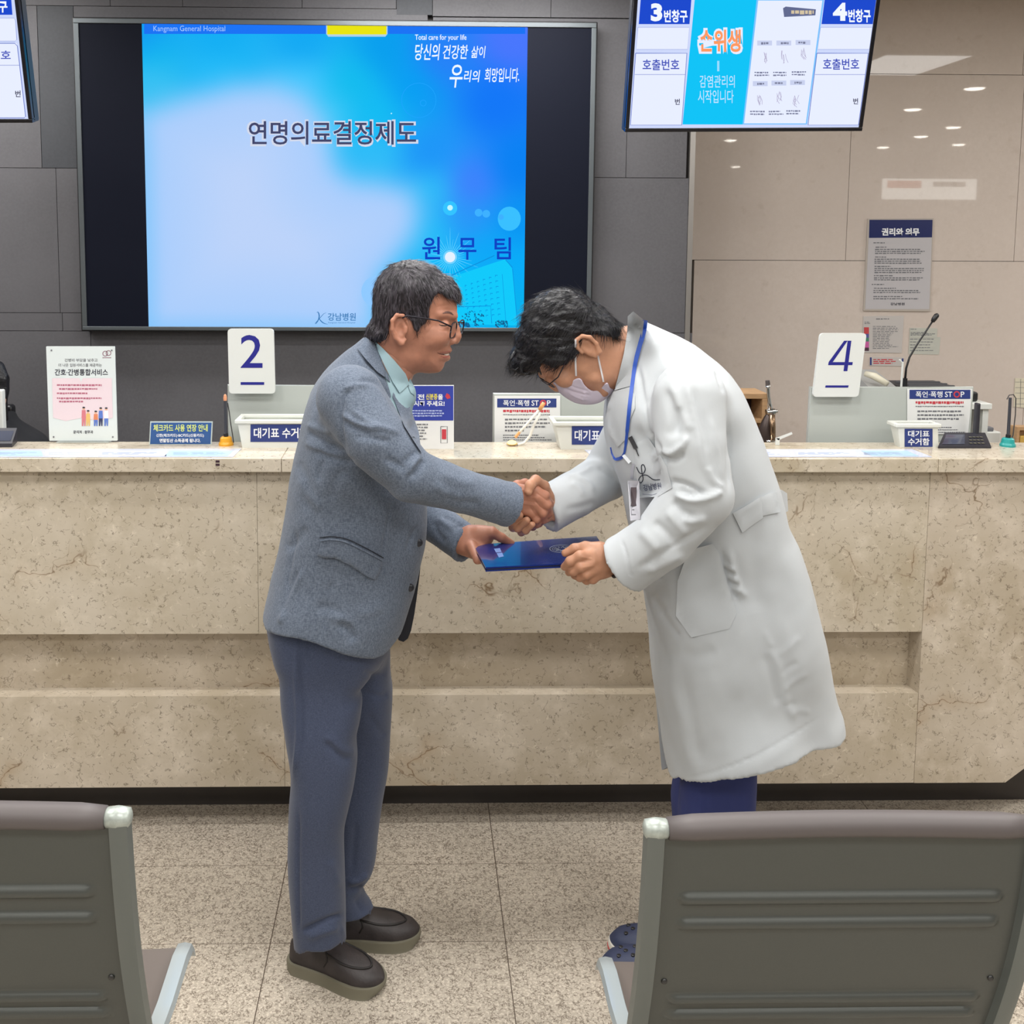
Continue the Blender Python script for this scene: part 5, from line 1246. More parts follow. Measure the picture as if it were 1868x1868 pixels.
# ---------------------------------------------------------------- shoes
def shoe(heel, toe, parent, name, mats, L=.285, style='loafer', hw=1.0):
    heel = np.array(heel, float); toe = np.array(toe, float); d = toe - heel; d[2] = 0; d /= np.linalg.norm(d); s_ = np.array([-d[1], d[0], 0])
    T = lambda x, y, z: heel + d * x + s_ * y + np.array([0, 0, z])
    def hwid(x):
        u = x / L; b = np.interp(u, [0, .12, .3, .45, .62, .74, 1], [.74, .76, .76, .80, .95, 1.0, .96])
        e = math.sqrt(max(0, 1 - (max(0, .13 - u) / .13) ** 2.2)) * math.sqrt(max(0, 1 - (max(0, u - .74) / .26) ** 2.2)); return hw * .050 * b * max(.06, e)
    def top(x):
        u = x / L
        return np.interp(u, [0, .05, .2, .36, .46, .6, .8, .93, 1], [.060, .074, .078, .090, .088, .074, .060, .050, .034] if style == 'loafer' else [.055, .075, .085, .095, .094, .086, .070, .056, .036])
    z0 = .028 if style == 'loafer' else .034
    st_ = [L * u for u in (0, .004, .012, .025, .045, .07, .1, .15, .22, .3, .38, .46, .54, .62, .68, .74, .79, .84, .885, .92, .95, .972, .987, .996, 1)]
    # upper
    V = []; m = 20
    for x in st_:
        w_ = hwid(x) * .94; h_ = top(x)
        for k in range(m):
            a = math.pi * k / (m - 1); ca, sa = math.cos(a), math.sin(a)
            V.append(T(x * .985 + .003, w_ * np.sign(ca) * abs(ca) ** .72, z0 - .006 + (h_ - z0 + .006) * sa ** .85))
    F = [[i * m + k, i * m + k + 1, (i + 1) * m + k + 1, (i + 1) * m + k] for i in range(len(st_) - 1) for k in range(m - 1)]
    F += [list(range(m)), list(reversed(range((len(st_) - 1) * m, len(st_) * m)))]
    sh = mk(name, V, [f[::-1] for f in F], mats[0], parent, smooth=True, angle=70)
    # sole
    outline_ = [(x, hwid(x) * 1.03 + .002) for x in st_] + [(x, -hwid(x) * 1.03 - .002) for x in reversed(st_)]
    def ring(z, o): return [T(x + (o if x > L * .5 else -o) * (1 if (x < .02 or x > L - .02) else 0), y + math.copysign(o, y), z + (.012 * max(0, (x / L - .86) / .14) ** 2 if z < .01 else 0)) for x, y in outline_]
    def ringed(levels, nm, mt, par):
        V = []; 
        for z, o in levels: V += ring(z, o)
        n_ = len(outline_); F = [[j * n_ + i, j * n_ + (i + 1) % n_, (j + 1) * n_ + (i + 1) % n_, (j + 1) * n_ + i] for j in range(len(levels) - 1) for i in range(n_)]
        F += [list(reversed(range(n_))), list(range((len(levels) - 1) * n_, len(levels) * n_))]
        F = [f[::-1] for f in F]
        return mk(nm, V, F, mt, par, smooth=True, angle=45)
    ringed([(0.0, -.003), (.004, .001), (z0 - .005, .002), (z0, -.001)], 'sole', mats[1], sh)
    if style == 'loafer':
        U = []
        for t in np.linspace(0, 1, 31):
            a = math.pi * (t - .5); x = L * (.44 + .43 * math.cos(a) ** .7 if True else 0); y = hwid(x) * .70 * math.sin(a) * (1.0 if abs(t - .5) > .2 else 1.0)
            kx = abs(y) / (hwid(x) * .94 + 1e-6); ca = min(1, kx) ** (1 / .72); sa = math.sqrt(max(0, 1 - ca * ca)); U.append(T(x * .985 + .003, y, z0 - .006 + (top(x) - z0 + .006) * sa ** .85 + .0012))
        MB().tube(U, .0028, 8).build('toe_seam', mat('dark_seam', (30, 26, 26), .6), sh, smooth=True)
        for sy in (-1, 1):
            p_ = [T(L * u, sy * hwid(L * u) * .94 * c_ ** .72, z0 - .006 + (top(L * u) - z0 + .006) * (1 - c_ * c_) ** .425 + .001) for u, c_ in ((.44, .55), (.46, .72), (.47, .86), (.44, .96))]
            MB().tube(p_, .0022, 6).build('side_gore', mat('dark_seam', (30, 26, 26), .6), sh, smooth=True)
    else:
        ringed([(.017, .0028), (.021, .0030)], 'red_stripe', mat('stripe_red', (176, 50, 54), .5), sh)
        hl = MB()
        for (u, v) in ((.72, .3), (.72, -.3), (.79, 0), (.84, .32), (.84, -.32), (.65, 0)):
            x = L * u; ca = abs(v) ** (1 / .72); z = z0 - .006 + (top(x) - z0 + .006) * math.sqrt(1 - ca * ca) ** .85
            hl.lathe(T(x, v * hwid(x), z - .002), [(.0055, 0), (.0055, .0034), (.003, .004)], 12)
        hl.build('vent_holes', M_BLK, sh)
    return sh

# ================================================================ the man in the grey jacket
YM = 2.33
man = thing('person', 'person in grey-blue jacket and glasses smiling, shaking hands and handing over the blue folder', 'person', (at_z(640, 1780).x, YM, 0))
# --- head
HP = [(684, 560), (686, 530), (702, 503), (728, 488), (760, 484), (792, 494), (815, 512), (830, 535), (833, 552), (834, 566), (831, 578), (827, 590), (825, 604), (823, 618), (822, 630), (822, 638), (818, 645), (819, 653), (812, 661), (809, 670), (801, 679), (780, 681), (762, 680), (748, 690), (735, 702), (700, 690), (688, 650), (683, 610)]
HW = [(750, 530, .077), (700, 560, .070), (825, 540, .056), (826, 580, .050), (822, 600, .046), (790, 615, .062), (804, 672, .036), (812, 645, .043), (800, 652, .046), (780, 668, .046), (755, 660, .057), (710, 670, .056), (740, 590, .074)]
f = Field(P3(655, 720, YM) - [0, .11, 0], P3(850, 460, YM) + [0, .11, 0], .0024)
f.slab(xz(HP, YM), YM, WX(HW, YM), .062, 0)
y = YM
f.chain(C([(829, 584, y), (832, 600, y), (833, 613, y), (831, 620, y)]), [.006, .008, .0105, .0105], .010)
for s_ in (-1, 1):
    f.ell(P3(824, 623, y + s_ * .013), (.010, .007, .008), None, .006)
    f.cone(P3(802, 574, y + s_ * .048), P3(829, 577, y + s_ * .016), .007, .007, .012)
    f.ell(P3(817, 592, y + s_ * .046), (.015, .014, .010), None, .012, 'sub')
    f.ell(P3(811, 593, y + s_ * .037), (.0118, .0118, .0105), None, .007)
    f.ell(P3(801, 615, y + s_ * .036), (.026, .020, .020), None, .018)
    f.cone(P3(820, 639, y), P3(806, 642, y + s_ * .028), .0040, .003, .006)
    f.cone(P3(816, 653, y), P3(804, 652, y + s_ * .026), .0045, .003, .007)
    f.cone(P3(826, 646, y), P3(800, 645, y + s_ * .046), .0034, .0022, .003, 'sub')
    # ear
    e = s_ * .079
    f.ell(P3(728, 600, y + e), (.0165, .0075, .032), None, .008)
    f.chain(C([(741, 583, y + e * 1.04), (735, 576, y + e * 1.10), (724, 575, y + e * 1.14), (716, 585, y + e * 1.16), (716, 601, y + e * 1.15), (722, 617, y + e * 1.10), (732, 626, y + e * 1.04), (738, 620, y + e * .99)]), [.003, .0042, .0048, .0048, .0045, .0048, .0075, .005], .003)
    f.ell(P3(731, 601, y + e * 1.15), (.0092, .0100, .018), None, .003, 'sub'); f.cone(P3(722, 588, y + e * 1.17), P3(722, 606, y + e * 1.17), .0026, .0026, .002, 'sub')
    f.cone(P3(741, 598, y + e * 1.0), P3(740, 606, y + e * 1.02), .0045, .004, .004)
V1, F1 = f.mesh(); V1 = relax(V1, F1, 1)
V1 = crease(V1, F1, [([(817, 628), (808, 636), (802, 646)], -1.0, 2.2), ([(797, 600), (806, 604), (816, 603)], -1.1, 1.5), ([(790, 587), (781, 594), (772, 602)], -.9, 1.4), ([(791, 592), (785, 601), (779, 611)], -.8, 1.4),
    ([(806, 594), (812, 594), (820, 592)], -1.3, 1.2), ([(795, 560), (812, 557), (828, 558)], -.6, 1.3), ([(798, 567), (814, 565), (829, 566)], -.5, 1.2),
    ([(700, 640), (715, 650), (732, 662)], -.8, 2)], 1)
# --- right hand in the handshake and left hand on the folder
YH = 2.262
f = Field(P3(890, 1000, YH) - [0, .09, 0], P3(1030, 850, YH) + [0, .10, 0], .0016)
y = YH
f.cone(P3(905, 912, y - .012), P3(938, 907, y - .008), .029, .027, .012, sq=.72)
for (a, b, ra, rb) in (((936, 893), (976, 896), .0150, .0125), ((936, 903), (981, 908), .0150, .0125), ((936, 914), (978, 921), .0150, .0120), ((934, 925), (969, 935), .0140, .0110)):
    f.cone(P3(*a, y - .006), P3(*b, y - .012), ra, rb, .013)
f.chain(C([(976, 894, y - .014), (994, 904, y - .012), (1003, 919, y + .012), (1000, 934, y + .036), (984, 936, y + .052)]), [.0118, .0104, .0092, .0086, .0076], .006)
f.chain(C([(981, 907, y - .018), (998, 921, y - .015), (1001, 935, y + .010), (994, 946, y + .036), (976, 944, y + .052)]), [.0118, .0106, .0094, .0088, .0078], .006)
f.chain(C([(977, 920, y - .016), (990, 936, y - .014), (991, 948, y + .010), (983, 955, y + .034), (966, 951, y + .050)]), [.0112, .0100, .0090, .0084, .0074], .006)
f.chain(C([(968, 933, y - .012), (978, 948, y - .011), (979, 957, y + .008), (972, 962, y + .030), (958, 958, y + .042)]), [.0100, .0086, .0078, .0072, .0064], .006)
f.chain(C([(930, 898, y + .012), (944, 886, y + .030), (958, 882, y + .048), (972, 888, y + .058)]), [.0150, .0125, .0110, .0090], .008)
Vh1, Fh1 = f.mesh()
Vh1 = crease(Vh1, Fh1, [([(944, 893), (962, 894), (976, 893)], .9, 1.6), ([(944, 905), (962, 907), (980, 908)], .9, 1.6), ([(944, 917), (962, 920), (976, 922)], .8, 1.6), ([(940, 899), (960, 901), (974, 902)], -.8, 1.8), ([(940, 911), (960, 914), (974, 916)], -.8, 1.8),
    ([(978, 899), (988, 906), (1000, 915)], -1.3, 1.4), ([(975, 913), (985, 924), (996, 932)], -1.3, 1.4), ([(967, 926), (975, 937), (984, 947)], -1.1, 1.4), ([(932, 918), (938, 921), (944, 928)], -1.2, 1.6)], 1)
YL = 2.40
f = Field(P3(825, 1050, YL) - [0, .12, 0], P3(960, 930, YL) + [0, .09, 0], .0018)
y = YL
f.chain(C([(838, 988, y + .0), (860, 981, y - .008), (882, 979, y - .018)]), [.029, .031, .026], .012, sq=.9)
f.cone(P3(852, 996, y - .02), P3(872, 1008, y - .045), .026, .020, .016)
f.chain(C([(874, 972, y - .020), (897, 971, y - .030), (915, 981, y - .030), (933, 991, y - .026)]), [.018, .0135, .0108, .0085], .010)
for i, (yo, l) in enumerate(((-.098, 905), (-.078, 912), (-.058, 914), (-.038, 908))):
    xx_ = P3(868, 1010, y + yo)[0]; f.chain([P3(860, 998, y + yo * .5), np.array([xx_ + .004, y + yo, zf - .0185]), np.array([xx_ + .034, y + yo, zf - .0185]), np.array([xx_ + .058, y + yo, zf - .018])], [.013, .0092, .0088, .0080], .008)
Vh2, Fh2 = f.mesh()
# --- the hidden rest of the body, one skin
f = Field((P3(480, 1000, YM)[0], YM - .3, 0.02), (P3(930, 1000, YM)[0], YM + .3, P3(700, 640, YM)[2]), .011)
f.cone(P3(725, 650, YM), P3(690, 720, YM), .054, .060, .03)
f.slab(xz([(650, 690), (700, 700), (745, 800), (750, 950), (690, 1180), (560, 1150), (530, 1100), (560, 850), (600, 730)], YM), YM, .145, .10, .04)
f.chain(C([(640, 722, 2.15), (752, 868, 2.10), (840, 893, 2.15), (930, 912, 2.235)]), [.055, .042, .036, .028], .03)
f.chain(C([(660, 750, 2.50), (745, 925, 2.55), (800, 960, 2.48), (850, 990, 2.40)]), [.055, .042, .036, .028], .03)
f.chain([P3(585, 1160, 2.26), P3(590, 1420, 2.255), P3(582, 1690, 2.28)], [.060, .045, .028], .04)
f.chain([P3(640, 1180, 2.41), P3(645, 1420, 2.41), P3(622, 1640, 2.40)], [.060, .045, .028], .04)
V0, F0 = f.mesh()
Vb, Fb = join((V1, F1), (V0, F0), (Vh1, Fh1), (Vh2, Fh2))
mbody = mk('body', Vb, Fb, M_SKIN, man, smooth=True)
# --- jacket
JP = [(668, 613), (685, 625), (711, 673), (729, 716), (746, 739), (757, 769), (764, 790), (769, 830), (775, 880), (779, 930), (778, 972), (769, 1020), (757, 1072), (742, 1120), (724, 1165), (714, 1190), (700, 1208), (680, 1210), (630, 1196), (575, 1175), (530, 1153), (504, 1136), (483, 1114), (497, 1050), (510, 1000), (522, 930), (530, 870), (540, 820), (552, 765), (568, 715), (590, 680), (620, 650), (645, 630)]
JW = [(676, 628, .070), (650, 655, .105), (620, 700, .165), (600, 760, .19), (640, 820, .19), (740, 800, .12), (700, 720, .12), (640, 960, .170), (560, 1000, .165), (760, 960, .12), (600, 1120, .180), (700, 1180, .165)]
f = Field((P3(470, 900, YM)[0], YM - .32, P3(600, 1225, YM)[2]), (P3(960, 900, 2.2)[0], YM + .36, P3(700, 600, YM)[2]), .0052)
JP2 = JP[:18] + [(738, 1180), (735, 1330), (600, 1340), (470, 1330), (474, 1160), (484, 1105)] + JP[23:]
f.slab(xz(JP2, YM, 3), YM, WX(JW + [(600, 1250, .19)], YM), .12, 0, p=2.3)
f.mask([(400, 560, 2.33), (1000, 560, 2.33), (1000, 1100, 2.33), (745, 1118, 2.33), (733, 1150, 2.30), (722, 1174, 2.24), (712, 1194, 2.20), (700, 1206, 2.18), (680, 1209, 2.17), (655, 1204, 2.16), (630, 1196, 2.155), (575, 1175, 2.155), (540, 1158, 2.18), (512, 1141, 2.24), (495, 1127, 2.30), (483, 1114, 2.33), (400, 1110, 2.33)], .004)
ar = C([(640, 728, 2.145), (686, 800, 2.10), (750, 866, 2.095), (842, 896, 2.14), (930, 921, 2.205), (960, 930, 2.23)]); f.chain(ar, [.076, .068, .058, .0485, .050, .050], .034)
al = C([(655, 760, 2.50), (742, 915, 2.55), (798, 955, 2.48), (853, 995, 2.40), (880, 1014, 2.36)]); f.chain(al, [.066, .056, .050, .047, .047], .03)
cut_end(f, ar[3], ar[4], .054); cut_end(f, al[2], al[3], .050)
Vj, Fj = f.mesh(); Vj = relax(Vj, Fj, 1)
Vj = wobble_fast(Vj, Fj, .0016, 26, 3); Vj = wobble_fast(Vj, Fj, .0007, 80, 5)
cl = [  # pulls and folds of the jacket
    ([(641, 705), (630, 722), (622, 750), (622, 790), (632, 830)], -3.4, 3.2), ([(650, 700), (668, 694), (690, 700), (712, 728), (722, 752)], -2.6, 3), ([(628, 712), (648, 703), (672, 703)], 2.4, 4),
    ([(622, 754), (642, 768), (672, 780), (700, 782)], 3.4, 4), ([(624, 764), (648, 780), (680, 792)], -3.2, 4), ([(640, 745), (670, 768), (705, 782), (730, 790)], 2.4, 4), ([(645, 795), (680, 800), (715, 806)], -2.4, 4),
    ([(742, 866), (752, 850), (766, 832)], 3.6, 4), ([(748, 872), (764, 852), (772, 838)], -3.8, 4), ([(736, 846), (748, 834), (762, 822)], -2.6, 4), ([(700, 835), (730, 850), (745, 860)], -2.0, 5),
    ([(560, 788), (590, 806), (618, 820)], -3.2, 4), ([(556, 806), (585, 820), (630, 830)], 2.6, 4), ([(560, 775), (580, 782), (606, 790)], 2.4, 4), ([(570, 820), (610, 838), (650, 842)], -2.6, 5), ([(592, 838), (584, 855), (580, 880)], -2.4, 4), ([(590, 812), (610, 822), (626, 824)], -2.0, 3),
    ([(540, 840), (560, 880), (560, 940)], -1.6, 8), ([(548, 870), (560, 900), (590, 930)], 1.8, 7), ([(630, 855), (610, 880), (604, 915)], -1.8, 7), ([(610, 850), (680, 885), (740, 900)], -1.5, 10),
    ([(553, 1040), (538, 1070), (518, 1118), (510, 1140)], 3.0, 4), ([(545, 1040), (530, 1080), (516, 1125)], -2.8, 5), ([(540, 965), (535, 1000), (528, 1040), (522, 1080)], -1.8, 3), ([(560, 960), (540, 990), (520, 1000)], -1.8, 6),
    ([(608, 1060), (600, 1080), (595, 1120), (582, 1170)], -2.0, 2), ([(618, 1135), (636, 1150), (645, 1172)], -3.4, 7), ([(600, 1120), (620, 1128), (640, 1140)], 2.2, 7), ([(624, 1125), (600, 1110), (575, 1110)], -2.2, 8), ([(700, 1100), (680, 1115), (650, 1120)], 1.6, 8),
    ([(716, 905), (708, 950), (700, 990), (698, 1020)], -1.3, 1.6), ([(742, 1010), (748, 985), (760, 960)], -1.4, 3), ([(810, 905), (840, 915), (880, 920)], -2.0, 6), ([(800, 860), (830, 875), (870, 885)], 1.8, 7), ([(790, 880), (820, 905), (850, 912)], 1.5, 6), ([(918, 885), (914, 920), (908, 952)], -1.0, 1.6),
    ([(800, 945), (815, 958), (830, 968)], 2.0, 3.5), ([(825, 968), (835, 960), (850, 955)], -2.2, 3), ([(805, 940), (826, 950), (852, 962)], -2.0, 3), ([(790, 950), (800, 975), (815, 990)], -1.6, 4), ([(652, 640), (672, 664), (690, 678)], -1.2, 1.6)]
Vj = crease(Vj, Fj, cl, 2.2, 1.3)
jk = mk('jacket', Vj, Fj, M_JACKET, man, smooth=True)
SJ = Skin(jk)
lap = [(685, 626), (698, 648), (711, 673), (729, 716), (746, 738), (757, 769), (764, 788), (769, 826), (757, 808), (737, 776), (727, 750), (715, 716), (704, 697), (688, 678), (668, 656), (652, 636), (666, 616)]
SJB = Skin(jk, mbody)
cloth_patch(lap[:1] + lap[1:7] + [(769, 826), (757, 808), (737, 776), (727, 750), (716, 722), (720, 706), (704, 690)], SJ, .005, .007, 5, 'lapel', M_JACKET, jk)
cloth_patch([(667, 615), (686, 628), (699, 650), (706, 668), (702, 688), (688, 678), (668, 656), (652, 636)], SJ, .005, .007, 5, 'collar', M_JACKET, jk)
cloth_patch([(587, 985), (600, 984), (625, 987), (660, 1003), (697, 1022), (697, 1033), (692, 1046), (685, 1058), (670, 1052), (640, 1032), (610, 1018), (590, 1018), (578, 1013)], SJ, .005, .007, 5, 'pocket_flap', M_JACKET, jk)
strap_px([(584, 986), (604, 984), (630, 988), (662, 1003), (698, 1022)], 3.2, SJ, .004, .011, 'pocket_welt', M_JACKET, jk)
strap_px([(583, 981), (604, 979), (631, 983), (664, 998), (700, 1018)], 1.6, SJ, .001, .001, 'pocket_gap_shade', M_LIN, jk)  # dark strip for contrast: shade of the pocket gap put into its colour
for (bx, by) in ((766, 990), (750, 1072)):
    p_ = SJ(bx - 2, by, .001); MB().sphere(p_, .0098, 8, (1, .45, 1)).build('button', M_BTN, jk, smooth=True)
mk('front_facing', *(lambda P: (P + [q + np.array([.0, .012, 0]) for q in P], [list(range(len(P))), list(reversed(range(len(P), 2 * len(P))))] + [[(i + 1) % len(P), i, i + len(P), (i + 1) % len(P) + len(P)] for i in range(len(P))]))([P3(x_, y_, 2.39) for x_, y_ in ((769, 1010), (766, 1045), (761, 1085), (756, 1120), (750, 1150), (744, 1165), (736, 1171), (727, 1168), (722, 1150), (740, 1100))]), M_LIN, jk)
# --- shirt
f = Field(P3(660, 880, YM) - [0, .12, 0], P3(790, 600, YM) + [0, .12, 0], .004)
f.slab(xz([(676, 622), (700, 640), (722, 663), (744, 690), (757, 708), (759, 728), (752, 750), (757, 790), (766, 840), (730, 850), (690, 760), (672, 660)], YM), YM, WX([(690, 650, .070), (740, 710, .066), (720, 760, .10), (755, 830, .08)], YM), .06, 0)
Vs, Fs = f.mesh(); sh_ = mk('shirt', Vs, Fs, M_SHIRT, man, smooth=True)
SS = Skin(sh_, mbody, jk)
cloth_patch([(684, 622), (700, 637), (720, 658), (740, 682), (747, 700), (738, 709), (729, 717), (716, 696), (702, 668), (690, 642)], SS, .003, .003, 5, 'shirt_collar', M_SHIRT, sh_)
cloth_patch([(748, 690), (757, 708), (757, 722), (749, 716), (744, 702)], SS, .003, .002, 4, 'shirt_collar', M_SHIRT, sh_)
# --- trousers
f = Field((P3(490, 1400, 2.26)[0], 2.12, .03 + .0055 * 3), (P3(725, 1400, 2.26)[0], 2.56, P3(600, 1110, 2.3)[2]), .0055)
NL = [(500, 1120), (503, 1180), (510, 1230), (514, 1290), (522, 1350), (531, 1412), (528, 1470), (526, 1560), (530, 1640), (535, 1700), (542, 1728), (562, 1740), (590, 1743), (612, 1735), (631, 1720), (631, 1660), (629, 1580), (628, 1515), (635, 1475), (646, 1425), (652, 1385), (650, 1345), (657, 1310), (661, 1275), (657, 1256), (672, 1218), (695, 1180), (660, 1110)]
FL = [(600, 1120), (700, 1180), (712, 1222), (716, 1260), (713, 1330), (708, 1400), (700, 1450), (691, 1510), (686, 1560), (679, 1588), (662, 1615), (669, 1640), (684, 1664), (662, 1680), (640, 1684), (606, 1684), (600, 1600), (600, 1400), (590, 1250)]
FL2 = [(600, 1020), (700, 1040), (712, 1222)] + FL[3:12] + [(684, 1664), (700, 1730), (606, 1740), (600, 1600), (600, 1400), (590, 1250)]
f.slab(xz(FL2, 2.41), 2.41, WX([(640, 1200, .10), (650, 1400, .078), (640, 1600, .066), (640, 1670, .060)], 2.41), .050, 0, p=2.2)
f.mask([(300, 900, 2.41), (900, 900, 2.41), (900, 1650, 2.41), (686, 1660, 2.41), (672, 1674, 2.37), (655, 1683, 2.35), (630, 1685, 2.35), (300, 1690, 2.35)], .003)
fA = f
f = Field((P3(490, 1400, 2.26)[0], 2.12, .03), (P3(725, 1400, 2.26)[0], 2.56, P3(600, 1110, 2.3)[2]), .0055)
NL2 = [(515, 1020), (502, 1180)] + NL[2:10] + [(537, 1730), (540, 1800), (634, 1800), (631, 1725)] + NL[15:26] + [(680, 1040)]
f.slab(xz(NL2, 2.26, 4), 2.26, WX([(590, 1100, .050), (590, 1180, .070), (590, 1400, .082), (580, 1600, .074), (585, 1720, .070)], 2.26), .058, 0, p=2.3)
f.mask([(300, 900, 2.26), (900, 900, 2.26), (900, 1700, 2.26), (632, 1718, 2.26), (618, 1732, 2.20), (590, 1742, 2.185), (562, 1739, 2.19), (543, 1729, 2.24), (530, 1722, 2.28), (300, 1700, 2.28)], .003)
f2 = Field((P3(490, 1400, 2.26)[0], 2.12, .03), (P3(725, 1400, 2.26)[0], 2.56, P3(600, 1110, 2.3)[2]), .0055)
n3 = np.minimum(f.v.shape, f2.v.shape); zo = int(round((fA.lo[2] - f.lo[2]) / .0055)); nz = min(fA.v.shape[2], f.v.shape[2] - zo)
f.v[:, :, zo:zo + nz] = smin(f.v[:, :, zo:zo + nz], fA.v[:, :, :nz], .008)
f.slab(xz([(500, 1030), (705, 1040), (706, 1190), (640, 1225), (508, 1200)], YM), YM, .12, .07, .03)
Vt_, Ft_ = f.mesh(); Vt_ = relax(Vt_, Ft_, 1); Vt_ = wobble_fast(Vt_, Ft_, .0010, 24, 9)
Vt_ = crease(Vt_, Ft_, [([(541, 1150), (540, 1240), (543, 1310), (541, 1370), (535, 1420)], 3.6, 2.6), ([(549, 1150), (548, 1240), (551, 1320), (549, 1380)], -1.8, 3), ([(545, 1470), (544, 1560), (544, 1640), (546, 1708)], -3.2, 2.4), ([(550, 1700), (575, 1688), (605, 1675), (629, 1668)], -4.2, 3.4), ([(560, 1712), (590, 1700), (620, 1690)], 2.4, 5),
    ([(595, 1350), (615, 1375), (640, 1390)], -2.2, 7), ([(590, 1340), (625, 1368), (650, 1372)], 1.8, 6), ([(600, 1570), (610, 1590), (618, 1620)], 1.6, 6), ([(635, 1610), (655, 1606), (672, 1594)], 3.0, 4), ([(633, 1624), (652, 1622), (662, 1616)], -3.2, 4), ([(664, 1262), (690, 1270), (710, 1268)], -2.2, 4), ([(662, 1225), (680, 1232), (708, 1230)], -1.8, 4),
    ([(566, 1160), (560, 1190), (556, 1230)], -2.2, 3), ([(650, 1500), (646, 1540), (642, 1590)], -1.6, 4), ([(670, 1300), (690, 1330), (704, 1345)], -1.6, 6), ([(648, 1640), (655, 1655), (664, 1668)], -1.8, 4), ([(622, 1690), (628, 1705), (634, 1716)], 1.6, 3)], 2.2, 1.2)
mk('trousers', Vt_, Ft_, M_TROU, man, smooth=True)
# --- shoes
h1 = at_z(530, 1753); t1 = at_z(694, 1806)
d_ = (t1 - h1).normalized(); shoe(h1 + Vector((.0, .0, 0)), t1, man, 'loafer', (M_SHOE, M_SOLE), L=(t1 - h1).length + .01)
t2 = at_z(765, 1712); shoe(t2 - Vector((.28, .005, 0)), t2, man, 'loafer', (M_SHOE, M_SOLE), L=.282)
# --- hair
HO = [(741, 475), (715, 483), (696, 499), (683, 525), (680, 552), (678, 580), (669, 600), (672, 622), (700, 634), (760, 640), (800, 600), (830, 565), (840, 549), (840, 534), (833, 519), (821, 506), (806, 497), (789, 485), (768, 477)]
HWh = [(750, 530, .087), (700, 560, .081), (825, 530, .068), (826, 560, .056), (800, 560, .066), (755, 600, .079), (690, 610, .068)]
HM = [(741, 466), (710, 474), (686, 492), (672, 525), (668, 560), (660, 595), (666, 618), (690, 621), (698, 628), (707, 617), (711, 600), (712, 586), (718, 574), (730, 570), (741, 573), (750, 582), (757, 599), (764, 600), (770, 590), (781, 577), (784, 558), (789, 541), (802, 532), (814, 542), (826, 545), (835, 552), (850, 550), (850, 520), (835, 500), (800, 476), (770, 466)]
f = hair_shell(HO, YM, HWh, .066, HM, .0026, .006)
Vr, Fr = f.mesh(); Vr = wobble(Vr, Fr, .0030, 60, 2, (1, 1, .35)); Vr = wobble(Vr, Fr, .0020, 170, 5, (1, 1, .3))
crn = P3(735, 485, YM)
def flow_m(p):
    d = p - crn; d = d / (np.linalg.norm(d) + 1e-6); return np.array([d[0] * .6 + (.25 if p[0] > crn[0] else -.1), d[1] * .5, -.9 if p[2] < crn[2] - .02 else -.15])
A1, B1 = strands(Vr, Fr, 2600, flow_m, .020, .00042, 3, lambda V, N_: N_[:, 1] < .5, .0012)
n1 = len(Fr); Vall, Fall = join((Vr, Fr), (A1, B1))
ha = mk('hair', Vall, Fall, [M_HAIRM, M_STRG, M_STRD], man, smooth=True)
mi = np.zeros(len(Fall), np.int32); mi[n1:] = np.repeat(RS.choice([1, 2, 2, 0], len(B1) // 9 + 1), 9)[:len(Fall) - n1]; ha.data.polygons.foreach_set('material_index', mi)
# brows, lids and lips
SFc = Skin(mbody, dflt=2.26); M_BROW = mat('brow_brown', (104, 76, 70), .8); M_LIP = mat('lip', (150, 84, 76), .45)
strap_px([(808, 571.5), (814, 569.5), (821, 570.5), (827, 574.5)], [1.4, 3.2, 3.6, 3.2, 1.6], SFc, .0012, .0004, 'eyebrow', M_BROW, man)
strap_px([(801, 592), (806, 593.5), (813, 594), (820, 592.5)], [.8, 1.4, 1.6, 1.0], SFc, .0008, .0003, 'eyelid_line', mat('lash_dark', (46, 34, 34), .6), man)
strap_px([(798, 643.5), (803, 645.5), (810, 646.5), (817, 646.5), (821, 644.5)], [.9, 1.6, 2.0, 2.2, 1.6], SFc, .0006, .0003, 'mouth_line', mat('mouth_crevice_shade', (84, 44, 42), .6), man)  # dark line standing in for the shade in the crevice between the lips
strap_px([(811, 647), (815, 647.2), (819.5, 646)], [1.2, 2.4, 1.6], SFc, .0010, .0006, 'teeth', mat('tooth', (212, 202, 190), .3), man)
strap_px([(804, 649.5), (810, 651.5), (816, 651), (819, 649.5)], [1, 2.6, 3.0, 2.0], SFc, .0010, .0003, 'lower_lip', M_LIP, man)
strap_px([(802, 642.5), (809, 642.5), (816, 641.5), (821, 640.5)], [.8, 1.6, 2.0, 1.8], SFc, .0008, .0003, 'upper_lip', M_LIP, man)
